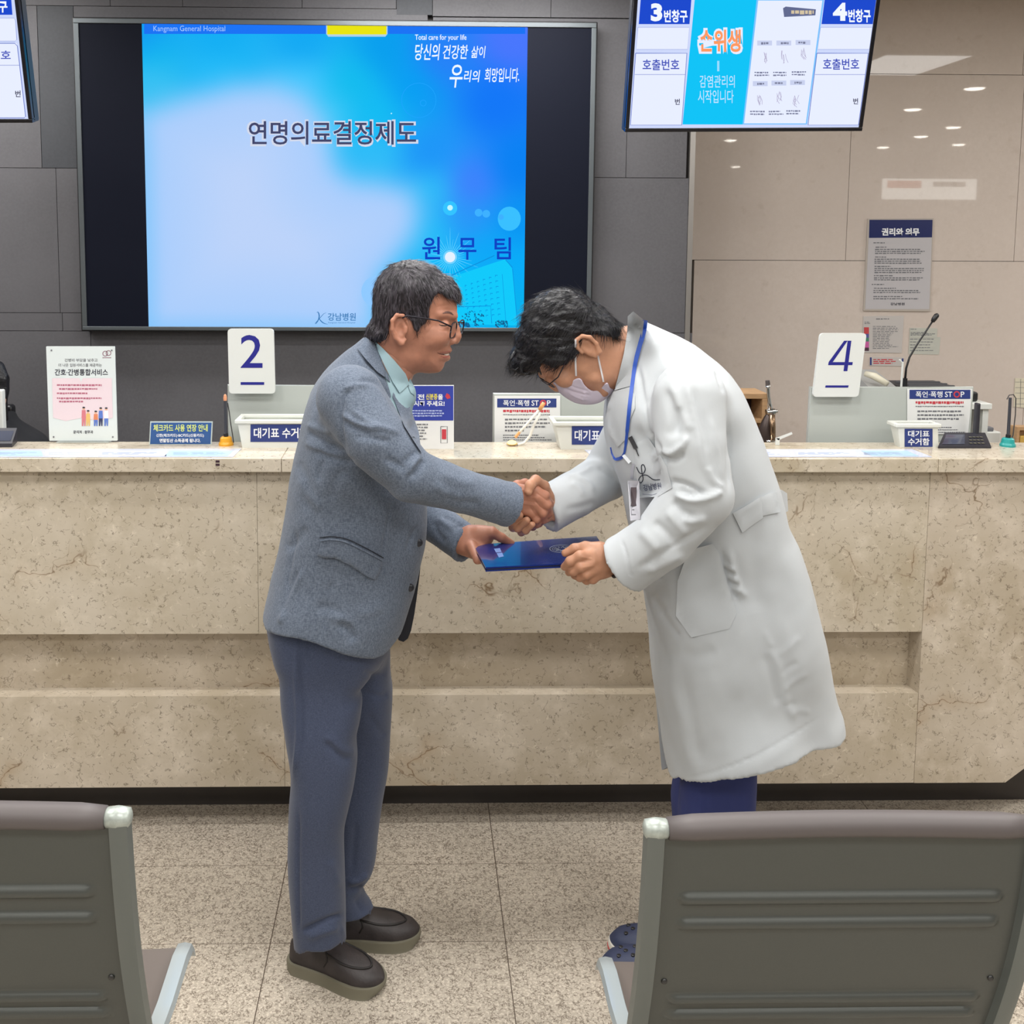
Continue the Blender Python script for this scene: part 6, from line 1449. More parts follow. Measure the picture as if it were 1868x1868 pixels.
# glasses
gl = bpy.data.objects.new('glasses', None); COL.objects.link(gl); gl.parent = man; gl['label'] = 'thin dark-rimmed glasses'
yw, pt = math.radians(17), math.radians(9)
Fv = Vector((math.cos(yw) * math.cos(pt), -math.sin(yw) * math.cos(pt), -math.sin(pt))); Sv = Vector((-math.sin(yw), -math.cos(yw), 0)); Uv = -Fv.cross(Sv)
if Uv.z < 0: Uv = -Uv
G0 = Vector(P3(834, 600, YM)); M_RIMG = mat('dark_glasses_rim', (40, 38, 46), .3, .5); M_LENS = mat('lens_glass', (225, 232, 236), .03, trans=1.0, alpha=.18)
def rim_at(side):
    c0 = G0 + Sv * (.034 * side); P = []
    for i in range(33):
        a = 2 * math.pi * i / 32; cx, sy = math.cos(a), math.sin(a); e_ = .62
        P.append(c0 + Sv * (.0255 * math.copysign(abs(cx) ** e_, cx)) + Uv * (.0185 * math.copysign(abs(sy) ** e_, sy)))
    MB().tube(P, .0017, 8).build('rim', M_RIMG, gl, smooth=True)
    mk('lens', [p for p in P[:-1]], [list(range(32))], M_LENS, gl)
rim_at(1); rim_at(-1)
MB().tube([G0 + Sv * .0088 + Uv * .004, G0 + Fv * .003 + Uv * .007, G0 - Sv * .0088 + Uv * .004], .0011, 8).build('bridge', M_RIMG, gl, smooth=True)
for s_ in (1, -1):
    a0 = G0 + Sv * (.0595 * s_) + Uv * .010
    MB().tube([a0, Vector(P3(800, 585, YM - s_ * .074)), Vector(P3(770, 580, YM - s_ * .082)), Vector(P3(742, 576, YM - s_ * .088)), Vector(P3(734, 580, YM - s_ * .090))], .0019, 8).build('temple', M_RIMG, gl, smooth=True)

# ================================================================ the bowing person in white
YD = 2.33
doc = thing('person', 'person bowing in a long white coat and face mask, receiving the blue folder', 'person', (at_z(1280, 1750).x, YD, 0))
DP = [(967, 622), (975, 590), (990, 563), (1016, 546), (1050, 543), (1080, 556), (1104, 580), (1122, 598), (1152, 596), (1160, 640), (1136, 700), (1117, 712), (1108, 722), (1092, 728), (1072, 730), (1050, 727), (1034, 716), (1024, 708), (1012, 700), (1004, 690), (994, 687), (986, 682), (976, 668), (968, 648)]
DW = [(1035, 590, .078), (1080, 600, .074), (985, 640, .056), (1000, 680, .048), (1020, 700, .040), (1050, 720, .040), (1090, 718, .032), (1060, 660, .066), (1090, 680, .060), (1125, 640, .060), (1150, 640, .058)]
f = Field(P3(950, 745, YD) - [0, .11, 0], P3(1180, 520, YD) + [0, .11, 0], .0026)
f.slab(xz(DP, YD), YD, WX(DW, YD), .060, 0); y = YD
f.chain(C([(998, 690, y), (1010, 700, y), (1016, 706, y)]), [.008, .012, .012], .01)
for s_ in (-1, 1):
    e = s_ * .078; c30 = math.radians(-42); Mr = np.array([[math.cos(c30), 0, -math.sin(c30)], [0, 1, 0], [math.sin(c30), 0, math.cos(c30)]]).T
    f.cone(P3(984, 664, y + s_ * .044), P3(988, 684, y + s_ * .014), .007, .007, .012)
    f.ell(P3(1000, 680, y + s_ * .048), (.012, .012, .014), None, .010, 'sub')
    f.ell(P3(1030, 690, y + s_ * .036), (.024, .018, .022), None, .016)
    f.cone(P3(1079, 690, y + s_ * .047), P3(1100, 715, y + s_ * .020), .012, .010, .014)
    f.ell(P3(1072, 632, y + e), (.0165, .0075, .031), Mr, .008)
    f.chain(C([(1062, 645, y + e), (1053, 634, y + e * 1.06), (1052, 620, y + e * 1.13), (1062, 613, y + e * 1.16), (1076, 615, y + e * 1.16), (1088, 627, y + e * 1.12), (1093, 642, y + e * 1.06), (1087, 650, y + e)]), [.003, .0042, .0048, .0048, .0048, .0048, .007, .005], .003)
    f.ell(P3(1071, 634, y + e * 1.15), (.009, .0075, .017), Mr, .004, 'sub')
Vd1, Fd1 = f.mesh(); Vd1 = relax(Vd1, Fd1, 1)
# right hand reaching into the handshake
f = Field(P3(900, 1000, YH) - [0, .07, 0], P3(1040, 850, YH) + [0, .12, 0], .0016); y = YH + .034
f.cone(P3(1012, 928, y + .012), P3(990, 924, y + .004), .030, .030, .012, sq=.75)
for (a, b, ra, rb) in (((990, 905), (955, 906), .016, .013), ((990, 918), (950, 920), .016, .013), ((990, 932), (952, 935), .016, .013), ((992, 944), (958, 949), .014, .011)): f.cone(P3(*a, y), P3(*b, y), ra, rb, .013)
f.chain(C([(1000, 906, y - .004), (992, 887, y - .018), (977, 876, y - .040), (967, 885, y - .062), (964, 897, y - .068)]), [.0150, .0128, .0118, .0112, .0095], .008)
f.chain(C([(955, 908, y + .002), (932, 912, y + .002), (921, 926, y - .014), (921, 938, y - .040), (929, 944, y - .056)]), [.0115, .0105, .0098, .0092, .0080], .006)
f.chain(C([(950, 922, y + .002), (931, 934, y), (926, 946, y - .016), (933, 952, y - .042), (948, 940, y - .058)]), [.0118, .0106, .0100, .0096, .0086], .006)
f.chain(C([(952, 936, y + .002), (940, 950, y), (936, 962, y - .018), (944, 963, y - .044), (961, 949, y - .058)]), [.0116, .0104, .0098, .0094, .0084], .006)
f.chain(C([(958, 948, y + .002), (953, 962, y), (951, 971, y - .018), (959, 968, y - .042), (971, 957, y - .054)]), [.0104, .0092, .0084, .0080, .0072], .006)
Vd2, Fd2 = f.mesh()
# left hand on the near corner of the folder
YF = 2.175
f = Field(P3(1005, 1085, YF) - [0, .08, 0], P3(1150, 960, YF) + [0, .12, 0], .0017); y = YF
f.chain(C([(1138, 1034, y + .010), (1112, 1024, y + .006), (1092, 1022, y + .004)]), [.029, .030, .032], .012, sq=.78)
f.cone(P3(1096, 1006, y + .010), P3(1072, 1008, y + .016), .022, .018, .014); f.cone(P3(1098, 1038, y + .004), P3(1076, 1040, y - .002), .022, .017, .014)
f.chain(C([(1090, 1003, y + .016), (1068, 998, y + .022), (1048, 1001, y + .026), (1031, 1009, y + .028)]), [.0170, .0125, .0110, .0088], .008)
f.chain(C([(1076, 1014, y - .004), (1058, 1014, y - .014), (1040, 1024, y - .010), (1030, 1034, y + .008)]), [.0150, .0112, .0104, .0092], .008)
f.chain(C([(1080, 1026, y - .010), (1060, 1034, y - .018), (1046, 1042, y - .006), (1038, 1044, y + .014)]), [.0150, .0110, .0102, .0090], .007)
f.chain(C([(1086, 1038, y - .010), (1070, 1048, y - .014), (1058, 1053, y + .002), (1048, 1050, y + .020)]), [.0140, .0104, .0096, .0086], .007)
f.chain(C([(1094, 1046, y - .004), (1082, 1057, y - .006), (1070, 1059, y + .010), (1060, 1054, y + .026)]), [.0130, .0094, .0086, .0076], .007)
Vd3, Fd3 = f.mesh()
Vd3 = crease(Vd3, Fd3, [([(1082, 1020), (1070, 1018), (1060, 1016)], .9, 2), ([(1084, 1032), (1072, 1034), (1062, 1036)], .9, 2), ([(1050, 996), (1052, 1002), (1050, 1008)], -.5, 1)], 1)
f = Field((P3(1000, 1000, YD)[0], YD - .3, .02), (P3(1450, 1000, YD)[0], YD + .3, P3(1200, 600, YD)[2]), .012)
f.cone(P3(1120, 640, YD), P3(1190, 690, YD), .055, .065, .03)
f.slab(xz([(1170, 660), (1290, 720), (1350, 850), (1400, 1000), (1400, 1180), (1260, 1190), (1250, 1050), (1210, 900), (1175, 780)], YD), YD, .10, .09, .04)
f.chain(C([(1262, 722, 2.15), (1278, 905, 2.10), (1205, 985, 2.11), (1140, 1032, 2.17)]), [.05, .042, .036, .028], .03)
f.chain(C([(1160, 770, 2.49), (1110, 865, 2.54), (1050, 905, 2.44), (1005, 928, 2.325)]), [.05, .042, .036, .028], .03)
f.chain(C([(1320, 1200, 2.30), (1305, 1450, 2.30), (1298, 1680, 2.30)]), [.045, .040, .028], .02); f.chain(C([(1320, 1200, 2.38), (1300, 1450, 2.38), (1292, 1650, 2.38)]), [.045, .040, .028], .02)
Vd0, Fd0 = f.mesh(); Vb, Fb = join((Vd1, Fd1), (Vd0, Fd0), (Vd2, Fd2), (Vd3, Fd3)); dbody = mk('body', Vb, Fb, M_SKIN2, doc, smooth=True)
# --- coat
CP = [(1153, 571), (1175, 584), (1207, 599), (1250, 619), (1282, 642), (1310, 666), (1331, 693), (1347, 720), (1362, 755), (1376, 788), (1389, 826), (1403, 866), (1414, 905), (1424, 945), (1440, 978), (1457, 1026), (1473, 1090), (1489, 1153), (1502, 1217), (1518, 1275), (1521, 1302), (1512, 1325), (1469, 1352), (1421, 1384), (1373, 1410), (1325, 1429), (1277, 1442), (1231, 1448), (1219, 1394), (1206, 1298), (1196, 1233), (1190, 1153), (1183, 1105), (1177, 1073), (1162, 1010), (1147, 950), (1136, 890), (1120, 848), (1108, 806), (1104, 765), (1112, 722), (1124, 698), (1136, 655), (1144, 612)]
CW = [(1160, 600, .066), (1190, 620, .095), (1230, 660, .145), (1280, 720, .185), (1140, 780, .135), (1170, 760, .16), (1150, 900, .13), (1200, 850, .17), (1290, 850, .185), (1330, 940, .175), (1200, 1000, .14), (1330, 1150, .19), (1220, 1300, .17), (1350, 1350, .215), (1480, 1280, .15), (1240, 1430, .17)]
f = Field((P3(985, 1000, 2.33)[0] - .02, YD - .33, P3(1300, 1480, YD)[2]), (P3(1540, 1000, YD)[0], YD + .38, P3(1150, 560, YD)[2]), .0056)
CP2 = CP[:19] + [(1512, 1258), (1528, 1310), (1545, 1500), (1400, 1600), (1240, 1600), (1228, 1460), (1219, 1394)] + CP[29:]
f.slab(xz(CP2, YD, 3), YD, WX(CW + [(1300, 1500, .2), (1450, 1450, .18)], YD), .11, 0, p=2.4)
f.mask([(800, 450, 2.33), (1700, 450, 2.33), (1700, 1240, 2.33), (1521, 1290, 2.33), (1519, 1312, 2.32), (1505, 1330, 2.28), (1469, 1352, 2.22), (1421, 1384, 2.16), (1373, 1410, 2.135), (1325, 1429, 2.13), (1277, 1442, 2.16), (1250, 1446, 2.20), (1232, 1448, 2.28), (1200, 1440, 2.33), (800, 1200, 2.33)], .004)
dr_ = C([(1258, 726, 2.14), (1262, 810, 2.11), (1276, 900, 2.09), (1208, 984, 2.105), (1138, 1031, 2.155), (1112, 1050, 2.18)]); f.chain(dr_, [.080, .076, .072, .064, .066, .066], .034)
dl_ = C([(1160, 775, 2.47), (1105, 868, 2.48), (1048, 902, 2.365), (992, 932, 2.33), (970, 944, 2.315)]); f.chain(dl_, [.072, .062, .056, .057, .057], .03)
cut_end(f, dr_[3], dr_[4], .070, .05); cut_end(f, dl_[2], dl_[3], .060, .05)
Vc, Fc = f.mesh(); Vc = relax(Vc, Fc, 1); Vc = wobble_fast(Vc, Fc, .0018, 18, 21); Vc = wobble_fast(Vc, Fc, .0006, 90, 22)
cc_ = [([(1163, 660), (1172, 720), (1180, 780), (1194, 800)], -3.8, 3.4), ([(1190, 795), (1205, 822), (1216, 850)], -3.6, 3.2), ([(1216, 676), (1200, 694), (1186, 716), (1178, 745)], -2.6, 5), ([(1218, 676), (1245, 675), (1275, 683)], -2.0, 2.4),
    ([(1225, 700), (1238, 735), (1250, 765), (1262, 790)], 3.0, 6), ([(1212, 705), (1224, 740), (1232, 775), (1236, 800)], -3.2, 7), ([(1240, 740), (1236, 770), (1216, 800)], -2.4, 7), ([(1200, 820), (1222, 828), (1245, 812), (1254, 794)], 4.4, 4.5), ([(1204, 830), (1228, 838), (1250, 826)], -3.6, 5),
    ([(1252, 690), (1262, 740), (1274, 790), (1280, 830), (1290, 870)], 2.6, 5), ([(1262, 700), (1272, 740), (1286, 790), (1290, 830)], -2.2, 5), ([(1305, 672), (1314, 700), (1320, 716)], -2.4, 2.6), ([(1327, 720), (1329, 780), (1328, 840), (1330, 900)], -2.6, 2.2),
    ([(1222, 878), (1250, 884), (1285, 900)], -4.2, 4), ([(1228, 900), (1262, 912), (1300, 905), (1318, 893)], 5.0, 5), ([(1235, 893), (1262, 902), (1290, 900)], -4.0, 4.5), ([(1226, 912), (1246, 934), (1268, 946)], -3.8, 6), ([(1246, 944), (1262, 950), (1290, 945)], 3.6, 6),
    ([(1215, 930), (1240, 960), (1255, 975)], 3.2, 7), ([(1190, 950), (1215, 972), (1230, 992)], -3.2, 7), ([(1165, 965), (1190, 990), (1200, 1005)], 2.4, 7), ([(1160, 1040), (1200, 1015), (1240, 990), (1300, 955)], -2.6, 5), ([(1180, 1045), (1210, 1030), (1250, 1010)], 2.8, 5), ([(1134, 984), (1142, 1010), (1148, 1040), (1154, 1052)], -1.8, 1.6),
    ([(1296, 760), (1308, 820), (1318, 880)], 1.8, 3), ([(1290, 850), (1300, 875), (1320, 890)], 2.8, 4),
    ([(1190, 1080), (1195, 1100), (1215, 1118)], -2.4, 6), ([(1240, 1188), (1270, 1196), (1310, 1186)], -2.0, 10), ([(1200, 1110), (1222, 1140), (1240, 1165)], -2.2, 5), ([(1316, 1000), (1322, 1040), (1335, 1075), (1348, 1100)], -3.8, 3.4), ([(1330, 1000), (1338, 1040), (1350, 1075), (1362, 1090)], 3.6, 4), ([(1320, 1030), (1340, 1038)], 3, 3), ([(1326, 1052), (1345, 1058)], 3, 3), ([(1332, 1072), (1352, 1080)], 3, 3), ([(1322, 1042), (1342, 1048)], -3, 3), ([(1330, 1063), (1350, 1068)], -3, 3),
    ([(1225, 1190), (1232, 1260), (1250, 1340), (1262, 1410)], 2.4, 9), ([(1245, 1230), (1262, 1310), (1280, 1400)], -1.8, 9), ([(1404, 1180), (1420, 1220), (1430, 1270), (1450, 1320)], 2.0, 6), ([(1395, 1190), (1410, 1240), (1422, 1290)], -1.8, 8), ([(1418, 1196), (1436, 1182), (1462, 1160)], 1.0, 5), ([(1424, 1232), (1440, 1216), (1456, 1208)], -1.0, 4), ([(1430, 1262), (1446, 1244), (1474, 1226)], 1.1, 5), ([(1428, 1290), (1440, 1284), (1452, 1286)], -1.0, 4), ([(1440, 1306), (1458, 1296), (1480, 1300)], 1.0, 5), ([(1395, 1150), (1402, 1170), (1412, 1180)], 1.0, 4),
    ([(1380, 960), (1375, 1050), (1385, 1120)], -1.6, 12), ([(1400, 1050), (1430, 1150), (1470, 1250)], 1.6, 14), ([(1345, 1100), (1350, 1180), (1340, 1280)], 1.4, 14), ([(1300, 1220), (1310, 1300), (1330, 1400)], 1.2, 16),
    ([(1034, 870), (1060, 862), (1082, 850)], 2.4, 4), ([(1040, 880), (1056, 890), (1064, 905)], 2.2, 4), ([(1050, 868), (1072, 880), (1084, 896)], 2.4, 3.4), ([(1000, 895), (1014, 920), (1020, 960)], -1.8, 3), ([(1030, 930), (1060, 925), (1090, 915)], -1.8, 5), ([(1090, 850), (1110, 866), (1124, 876)], -2.2, 5),
    ([(1232, 1440), (1300, 1426), (1370, 1400), (1440, 1362), (1512, 1316)], .6, 9), ([(1228, 1424), (1296, 1410), (1364, 1385), (1432, 1348), (1505, 1302)], -1.0, 1.6)]
Vc = crease(Vc, Fc, cc_, 1.9, 1.25); coat = mk('white_coat', Vc, Fc, M_COAT, doc, smooth=True)
SC = Skin(coat)
cloth_patch([(1145, 577), (1155, 568), (1175, 584), (1170, 622), (1159, 662), (1150, 704), (1121, 712), (1130, 678), (1138, 645), (1144, 608)], Skin(coat, dbody), .004, .002, 6, 'collar', M_COAT, coat, n=2)
cloth_patch([(1119, 714), (1149, 706), (1158, 722), (1158, 745), (1148, 768), (1141, 802), (1126, 816), (1110, 792), (1105, 762), (1109, 738)], Skin(coat), .004, .001, 6, 'lapel', M_COAT, coat)
cloth_patch([(1155, 811), (1182, 798), (1204, 830), (1216, 850), (1226, 890), (1200, 906), (1166, 908), (1160, 860)], SC, .0025, .001, 5, 'breast_pocket', M_COAT, coat, n=2)
cloth_patch([(1256, 1004), (1300, 992), (1312, 1010), (1326, 1060), (1344, 1118), (1331, 1147), (1261, 1163), (1233, 1124), (1236, 1060)], SC, .003, .001, 8, 'side_pocket', M_COAT, coat, n=2)
cloth_patch([(1337, 936), (1362, 922), (1389, 905), (1392, 945), (1370, 960), (1354, 972)], SC, .005, .003, 6, 'back_belt', M_COAT, coat, n=2)
cloth_patch([(1388, 907), (1404, 900), (1418, 898), (1424, 934), (1406, 938), (1391, 941)], SC, .005, .003, 6, 'belt_loop', M_COAT, coat, n=2)
P_ = C([(1387, 908, 2.17), (1406, 897, 2.20), (1427, 894, 2.26), (1436, 900, 2.33), (1431, 906, 2.42)]); Q_ = C([(1391, 940, 2.17), (1408, 939, 2.20), (1429, 937, 2.26), (1438, 932, 2.33), (1432, 934, 2.42)])
o_ = np.array([.006, -.004, 0]); Vb_ = P_ + Q_ + [p - o_ for p in P_] + [p - o_ for p in Q_]; n_ = 5
mk('back_belt', Vb_, [[i, i + 1, n_ + i + 1, n_ + i] for i in range(4)] + [[2 * n_ + i + 1, 2 * n_ + i, 3 * n_ + i, 3 * n_ + i + 1] for i in range(4)] + [[i + 1, i, 2 * n_ + i, 2 * n_ + i + 1] for i in range(4)] + [[n_ + i, n_ + i + 1, 3 * n_ + i + 1, 3 * n_ + i] for i in range(4)] + [[0, n_, 3 * n_, 2 * n_], [n_ - 1, 3 * n_ - 1, 4 * n_ - 1, 2 * n_ - 1]], M_COAT, coat, smooth=True, angle=40)
fp = [P3(x_, y_, 2.46) for x_, y_ in ((1194, 1225), (1206, 1298), (1224, 1395), (1207, 1405), (1201, 1330), (1196, 1270))]
mk('far_front_flap', fp + [p + np.array([.02, .01, 0]) for p in fp], [[0, 1, 2, 3, 4, 5], [11, 10, 9, 8, 7, 6]] + [[(i + 1) % 6, i, i + 6, (i + 1) % 6 + 6] for i in range(6)], M_COAT, coat)
SP = Skin(coat, *[c for c in coat.children if c.name.startswith('breast')])
# emblem and name embroidered on the breast pocket
M_EMB = mat('navy_embroidery', (44, 48, 62), .7)
i_ = Ink(SP, .0012)
lp = smooth_line([(1161, 852), (1166, 862), (1173, 864), (1177, 856), (1174, 848), (1170, 850), (1171, 862), (1173, 874), (1169, 881), (1165, 876), (1170, 868), (1180, 867), (1192, 875), (1204, 875)], 4); i_.line(lp, 1.7); i_.build('emblem', M_EMB, coat)
Ink(SP, .0012).text('강남병원', [(1172, 884), (1205, 880), (1207, 892), (1175, 896)], .02).line([(1172, 901), (1190, 903), (1208, 897)], .9).build('lettering', mat('grey_embroidery', (92, 96, 118), .7), coat)
# --- lanyard, badge, pen
ln_ = strap_px([(1177, 584), (1174, 606), (1166, 634), (1159, 662), (1154, 696), (1149, 735), (1145, 775), (1142, 805), (1139, 826)], [9, 8.5, 8, 7.5, 7, 7, 6.5, 5, 4], Skin(coat, *coat.children), .002, .003, 'lanyard', mat('blue_lanyard', (34, 78, 176), .5), doc)
strap_px([(1139, 826), (1133, 835), (1123, 837), (1117, 828), (1114, 816)], [4, 6, 6, 4, 3], Skin(coat, *coat.children), .002, .003, 'loop', mat('blue_lanyard', (34, 78, 176), .5), ln_)
strap_px([(1137, 830), (1142, 836), (1149, 844)], 6, SC, .003, .004, 'clip', mat('clear_clip', (214, 218, 222), .2), ln_)
bdg = cloth_patch([(1145, 877), (1166, 877), (1168, 947), (1150, 950)], SC, .002, .006, 8, 'name_badge', mat('badge_white', (204, 204, 212), .25), doc, n=1, relax=12)
SB = Skin(bdg); Ink(SB, .0006).rect(1151, 889, 1161, 923).build('portrait_field', mat('badge_dark', (70, 58, 62), .5), bdg); Ink(SB, .0010).disc(1156, 902, 3.2, 5).poly([(1152, 922), (1153, 911), (1159, 911), (1160, 922)]).build('portrait', mat('badge_skin', (206, 160, 150), .5), bdg)
Ink(SB, .0008).rect(1153, 929, 1157, 931).rect(1152, 938, 1160, 939.5).line([(1147, 880), (1152, 940)], .7).build('badge_print', M_GPRINT, bdg)
strap_px([(1156, 846), (1153, 860), (1152, 874)], 5, SC, .0015, .004, 'badge_strap', mat('strap_pale', (190, 192, 204), .4), bdg)
pn = strap_px([(1149, 797), (1155, 808), (1160, 818)], 8, SC, .006, .003, 'pen', mat('black_pen', (24, 24, 30), .3), doc)
strap_px([(1157, 812), (1161, 822), (1165, 832)], 2, SP, .002, .003, 'pen_clip', mat('black_pen', (24, 24, 30), .3), pn)
# --- watch
wa = C([(1128, 1008, 2.165), (1134, 1048, 2.165)]); cw = C([(1128, 1029, 2.165)])[0]; ax1 = C([(1138, 1034, 2.165)])[0] - C([(1112, 1024, 2.165)])[0]; ax1 /= np.linalg.norm(ax1)
s1 = np.cross(ax1, [0, 1, 0]); rg = [cw + s1 * .0305 * math.cos(a) + np.array([0, 1, 0]) * .0265 * math.sin(a) for a in np.linspace(0, 2 * math.pi, 25)]
MB().tube(rg, .0035, 8).build('watch_strap', mat('watch_black', (30, 30, 36), .4), doc, smooth=True)
# --- trousers and clogs
f = Field((P3(1200, 1500, 2.26)[0], 2.1, .05), (P3(1420, 1500, 2.26)[0], 2.56, P3(1300, 1180, 2.3)[2]), .007)
f.slab(xz([(1300, 1190), (1380, 1190), (1376, 1330), (1376, 1420), (1370, 1500), (1352, 1620), (1340, 1700), (1262, 1706), (1244, 1600), (1240, 1500), (1250, 1400), (1275, 1300)], 2.30), 2.30, WX([(1310, 1250, .06), (1300, 1450, .072), (1300, 1700, .06)], 2.30), .05, 0, p=2.2)
f.slab(xz([(1300, 1190), (1380, 1190), (1370, 1330), (1350, 1420), (1345, 1500), (1335, 1620), (1330, 1680), (1250, 1684), (1236, 1600), (1229, 1500), (1229, 1435), (1262, 1330), (1290, 1240)], 2.38), 2.38, .07, .05, .008, p=2.2)
Vx, Fx = f.mesh(); Vx = crease(Vx, Fx, [([(1290, 1430), (1284, 1460), (1290, 1500)], -2.5, 5), ([(1240, 1440), (1250, 1480), (1252, 1520)], -2, 5), ([(1345, 1420), (1335, 1450), (1338, 1500)], 2, 5)])
mk('scrub_trousers', Vx, Fx, M_NAVT, doc, smooth=True)
M_CLOG = mat('navy_clog', (46, 54, 82), .5); M_CSOLE = mat('white_clog_sole', (206, 202, 192), .5)
ta = at_z(1113, 1730); shoe(ta + Vector((.265, -.11, 0)), ta, doc, 'clog', (M_CLOG, M_CSOLE), L=.29, style='clog', hw=1.08)
tb = at_z(1099, 1772); shoe(tb + Vector((.268, -.10, 0)), tb, doc, 'clog', (M_CLOG, M_CSOLE), L=.29, style='clog', hw=1.08)
# --- mask
MO = [(p[0], p[1]) for p in DP]
MOUT = [(955, 600), (980, 560), (1040, 540), (1110, 580), (1150, 620), (1130, 690), (1117, 715), (1096, 733), (1072, 738), (1047, 734), (1022, 718), (1007, 700), (985, 690), (965, 660)]
MW = [(p[0], p[1], p[2] + .006) for p in DW if p[0] < 1120]
MM = [(1006, 698), (1020, 695), (1036, 690), (1051, 684), (1060, 697), (1074, 708), (1088, 706), (1099, 692), (1108, 704), (1118, 712), (1110, 745), (1060, 750), (1010, 730)]
f = hair_shell(MOUT, YD, MW, .055, MM, .0024, .002); Vk, Fk = f.mesh()
Vk = crease(Vk, Fk, [([(1024, 706), (1050, 716), (1080, 722)], -1.6, 2), ([(1030, 698), (1052, 708), (1076, 714)], -1.2, 1.6), ([(1066, 714), (1064, 724), (1062, 732)], 1.6, 2.4), ([(1036, 716), (1055, 726), (1075, 730)], 1.4, 2)])
msk = mk('face_mask', Vk, Fk, mat('lilac_white_mask', (208, 198, 214), .8, bump=.2, bump_scale=500), doc, smooth=True)
M_ELA = mat('mask_elastic', (222, 220, 224), .7)
SD = Skin(dbody, msk)
strap_px([(1050, 619), (1050, 640), (1050, 662), (1051, 686)], 3.2, SD, .0016, .001, 'ear_loop', M_ELA, msk); strap_px([(1091, 649), (1094, 664), (1098, 682), (1101, 697)], 3.2, SD, .0016, .001, 'ear_loop', M_ELA, msk)
# --- hair
DO = [(926, 664), (931, 648), (943, 615), (948, 594), (967, 554), (994, 535), (1028, 527), (1061, 534), (1083, 548), (1109, 571), (1128, 592), (1132, 622), (1100, 662), (1040, 692), (1000, 690), (976, 681), (955, 681), (938, 676)]
DHW = [(1035, 590, .088), (1090, 595, .083), (985, 620, .074), (950, 650, .058), (1060, 650, .078), (1000, 600, .082)]
DM = [(915, 668), (920, 640), (935, 600), (955, 550), (990, 525), (1028, 515), (1065, 525), (1090, 540), (1118, 565), (1136, 588), (1120, 611), (1104, 608), (1086, 606), (1070, 606), (1057, 612), (1049, 622), (1047, 640), (1031, 653), (1012, 664), (996, 661), (980, 655), (982, 668), (976, 678), (958, 684), (936, 682)]
f = hair_shell(DO, YD, DHW, .060, DM, .0028, .008)
Vr, Fr = f.mesh(); Vr = wobble(Vr, Fr, .006, 42, 8, (.6, 1, 1)); Vr = wobble(Vr, Fr, .003, 130, 9, (.4, 1, 1))
crd = P3(1085, 545, YD)
def flow_d(p):
    d = p - crd; d = d / (np.linalg.norm(d) + 1e-6); return np.array([d[0], d[1] * .3, d[2] - .35])
A1, B1 = strands(Vr, Fr, 2600, flow_d, .030, .0005, 13, lambda V, N_: N_[:, 1] < .5, .0016)
n1 = len(Fr); Vall, Fall = join((Vr, Fr), (A1, B1)); hd_ = mk('hair', Vall, Fall, [M_HAIRD, M_STRD], doc, smooth=True)
mi = np.zeros(len(Fall), np.int32); mi[n1:] = np.repeat(RS.choice([0, 0, 1], len(B1) // 9 + 1), 9)[:len(Fall) - n1]; hd_.data.polygons.foreach_set('material_index', mi)
# curled fringe
fr_ = MB()
for i in range(16):
    a = i / 15; x_, y_ = 930 + 44 * a, 668 + 8 * math.sin(a * 3); yy = YD - .05 + .10 * ((i * 7) % 16) / 15
    fr_.tube(C([(x_ + 10, y_ - 26, yy), (x_ - 1, y_ - 10, yy - .002), (x_ + 1, y_ + 4, yy), (x_ + 10, y_ + 7, yy + .002), (x_ + 16, y_ + 2, yy)]), [.0042, .0046, .0038, .0022, .0008], 8)
fr_.build('fringe', M_HAIRD, hd_, smooth=True)
for s_ in (-1, 1): MB().tube(C([(981, 666, YD + s_ * .048), (984, 676, YD + s_ * .040), (989, 686, YD + s_ * .018)]), [.001, .0028, .0018], 8).build('eyebrow', M_STRD, doc, smooth=True)
gd = bpy.data.objects.new('glasses', None); COL.objects.link(gd); gd.parent = doc; gd['label'] = 'dark thin-rimmed glasses'
G1 = Vector(P3(996, 696, YD)); Fd = Vector((-.45, 0, -.89)).normalized(); Ud = Vector((-.89, 0, .45)).normalized()
for s_ in (-1, 1):
    c0 = G1 + Vector((0, s_ * .034, 0)); P = []
    for i in range(33):
        a = 2 * math.pi * i / 32; cx, sy = math.cos(a), math.sin(a); P.append(c0 + Vector((0, 1, 0)) * (.025 * math.copysign(abs(cx) ** .7, cx)) + Ud * (.017 * math.copysign(abs(sy) ** .7, sy)))
    MB().tube(P, .0012, 8).build('rim', M_RIMG, gd, smooth=True); mk('lens', P[:-1], [list(range(32))], M_LENS, gd)
    MB().tube([c0 + Vector((0, s_ * .0255, 0)) + Ud * .002, Vector(P3(1018, 688, YD + s_ * .068)), Vector(P3(1036, 652, YD + s_ * .081)), Vector(P3(1048, 626, YD + s_ * .088)), Vector(P3(1056, 620, YD + s_ * .088))], .0014, 8).build('temple', M_RIMG, gd, smooth=True)
MB().tube([G1 + Vector((0, -.0095, 0)), G1 + Fd * .003, G1 + Vector((0, .0095, 0))], .0012, 8).build('bridge', M_RIMG, gd, smooth=True)

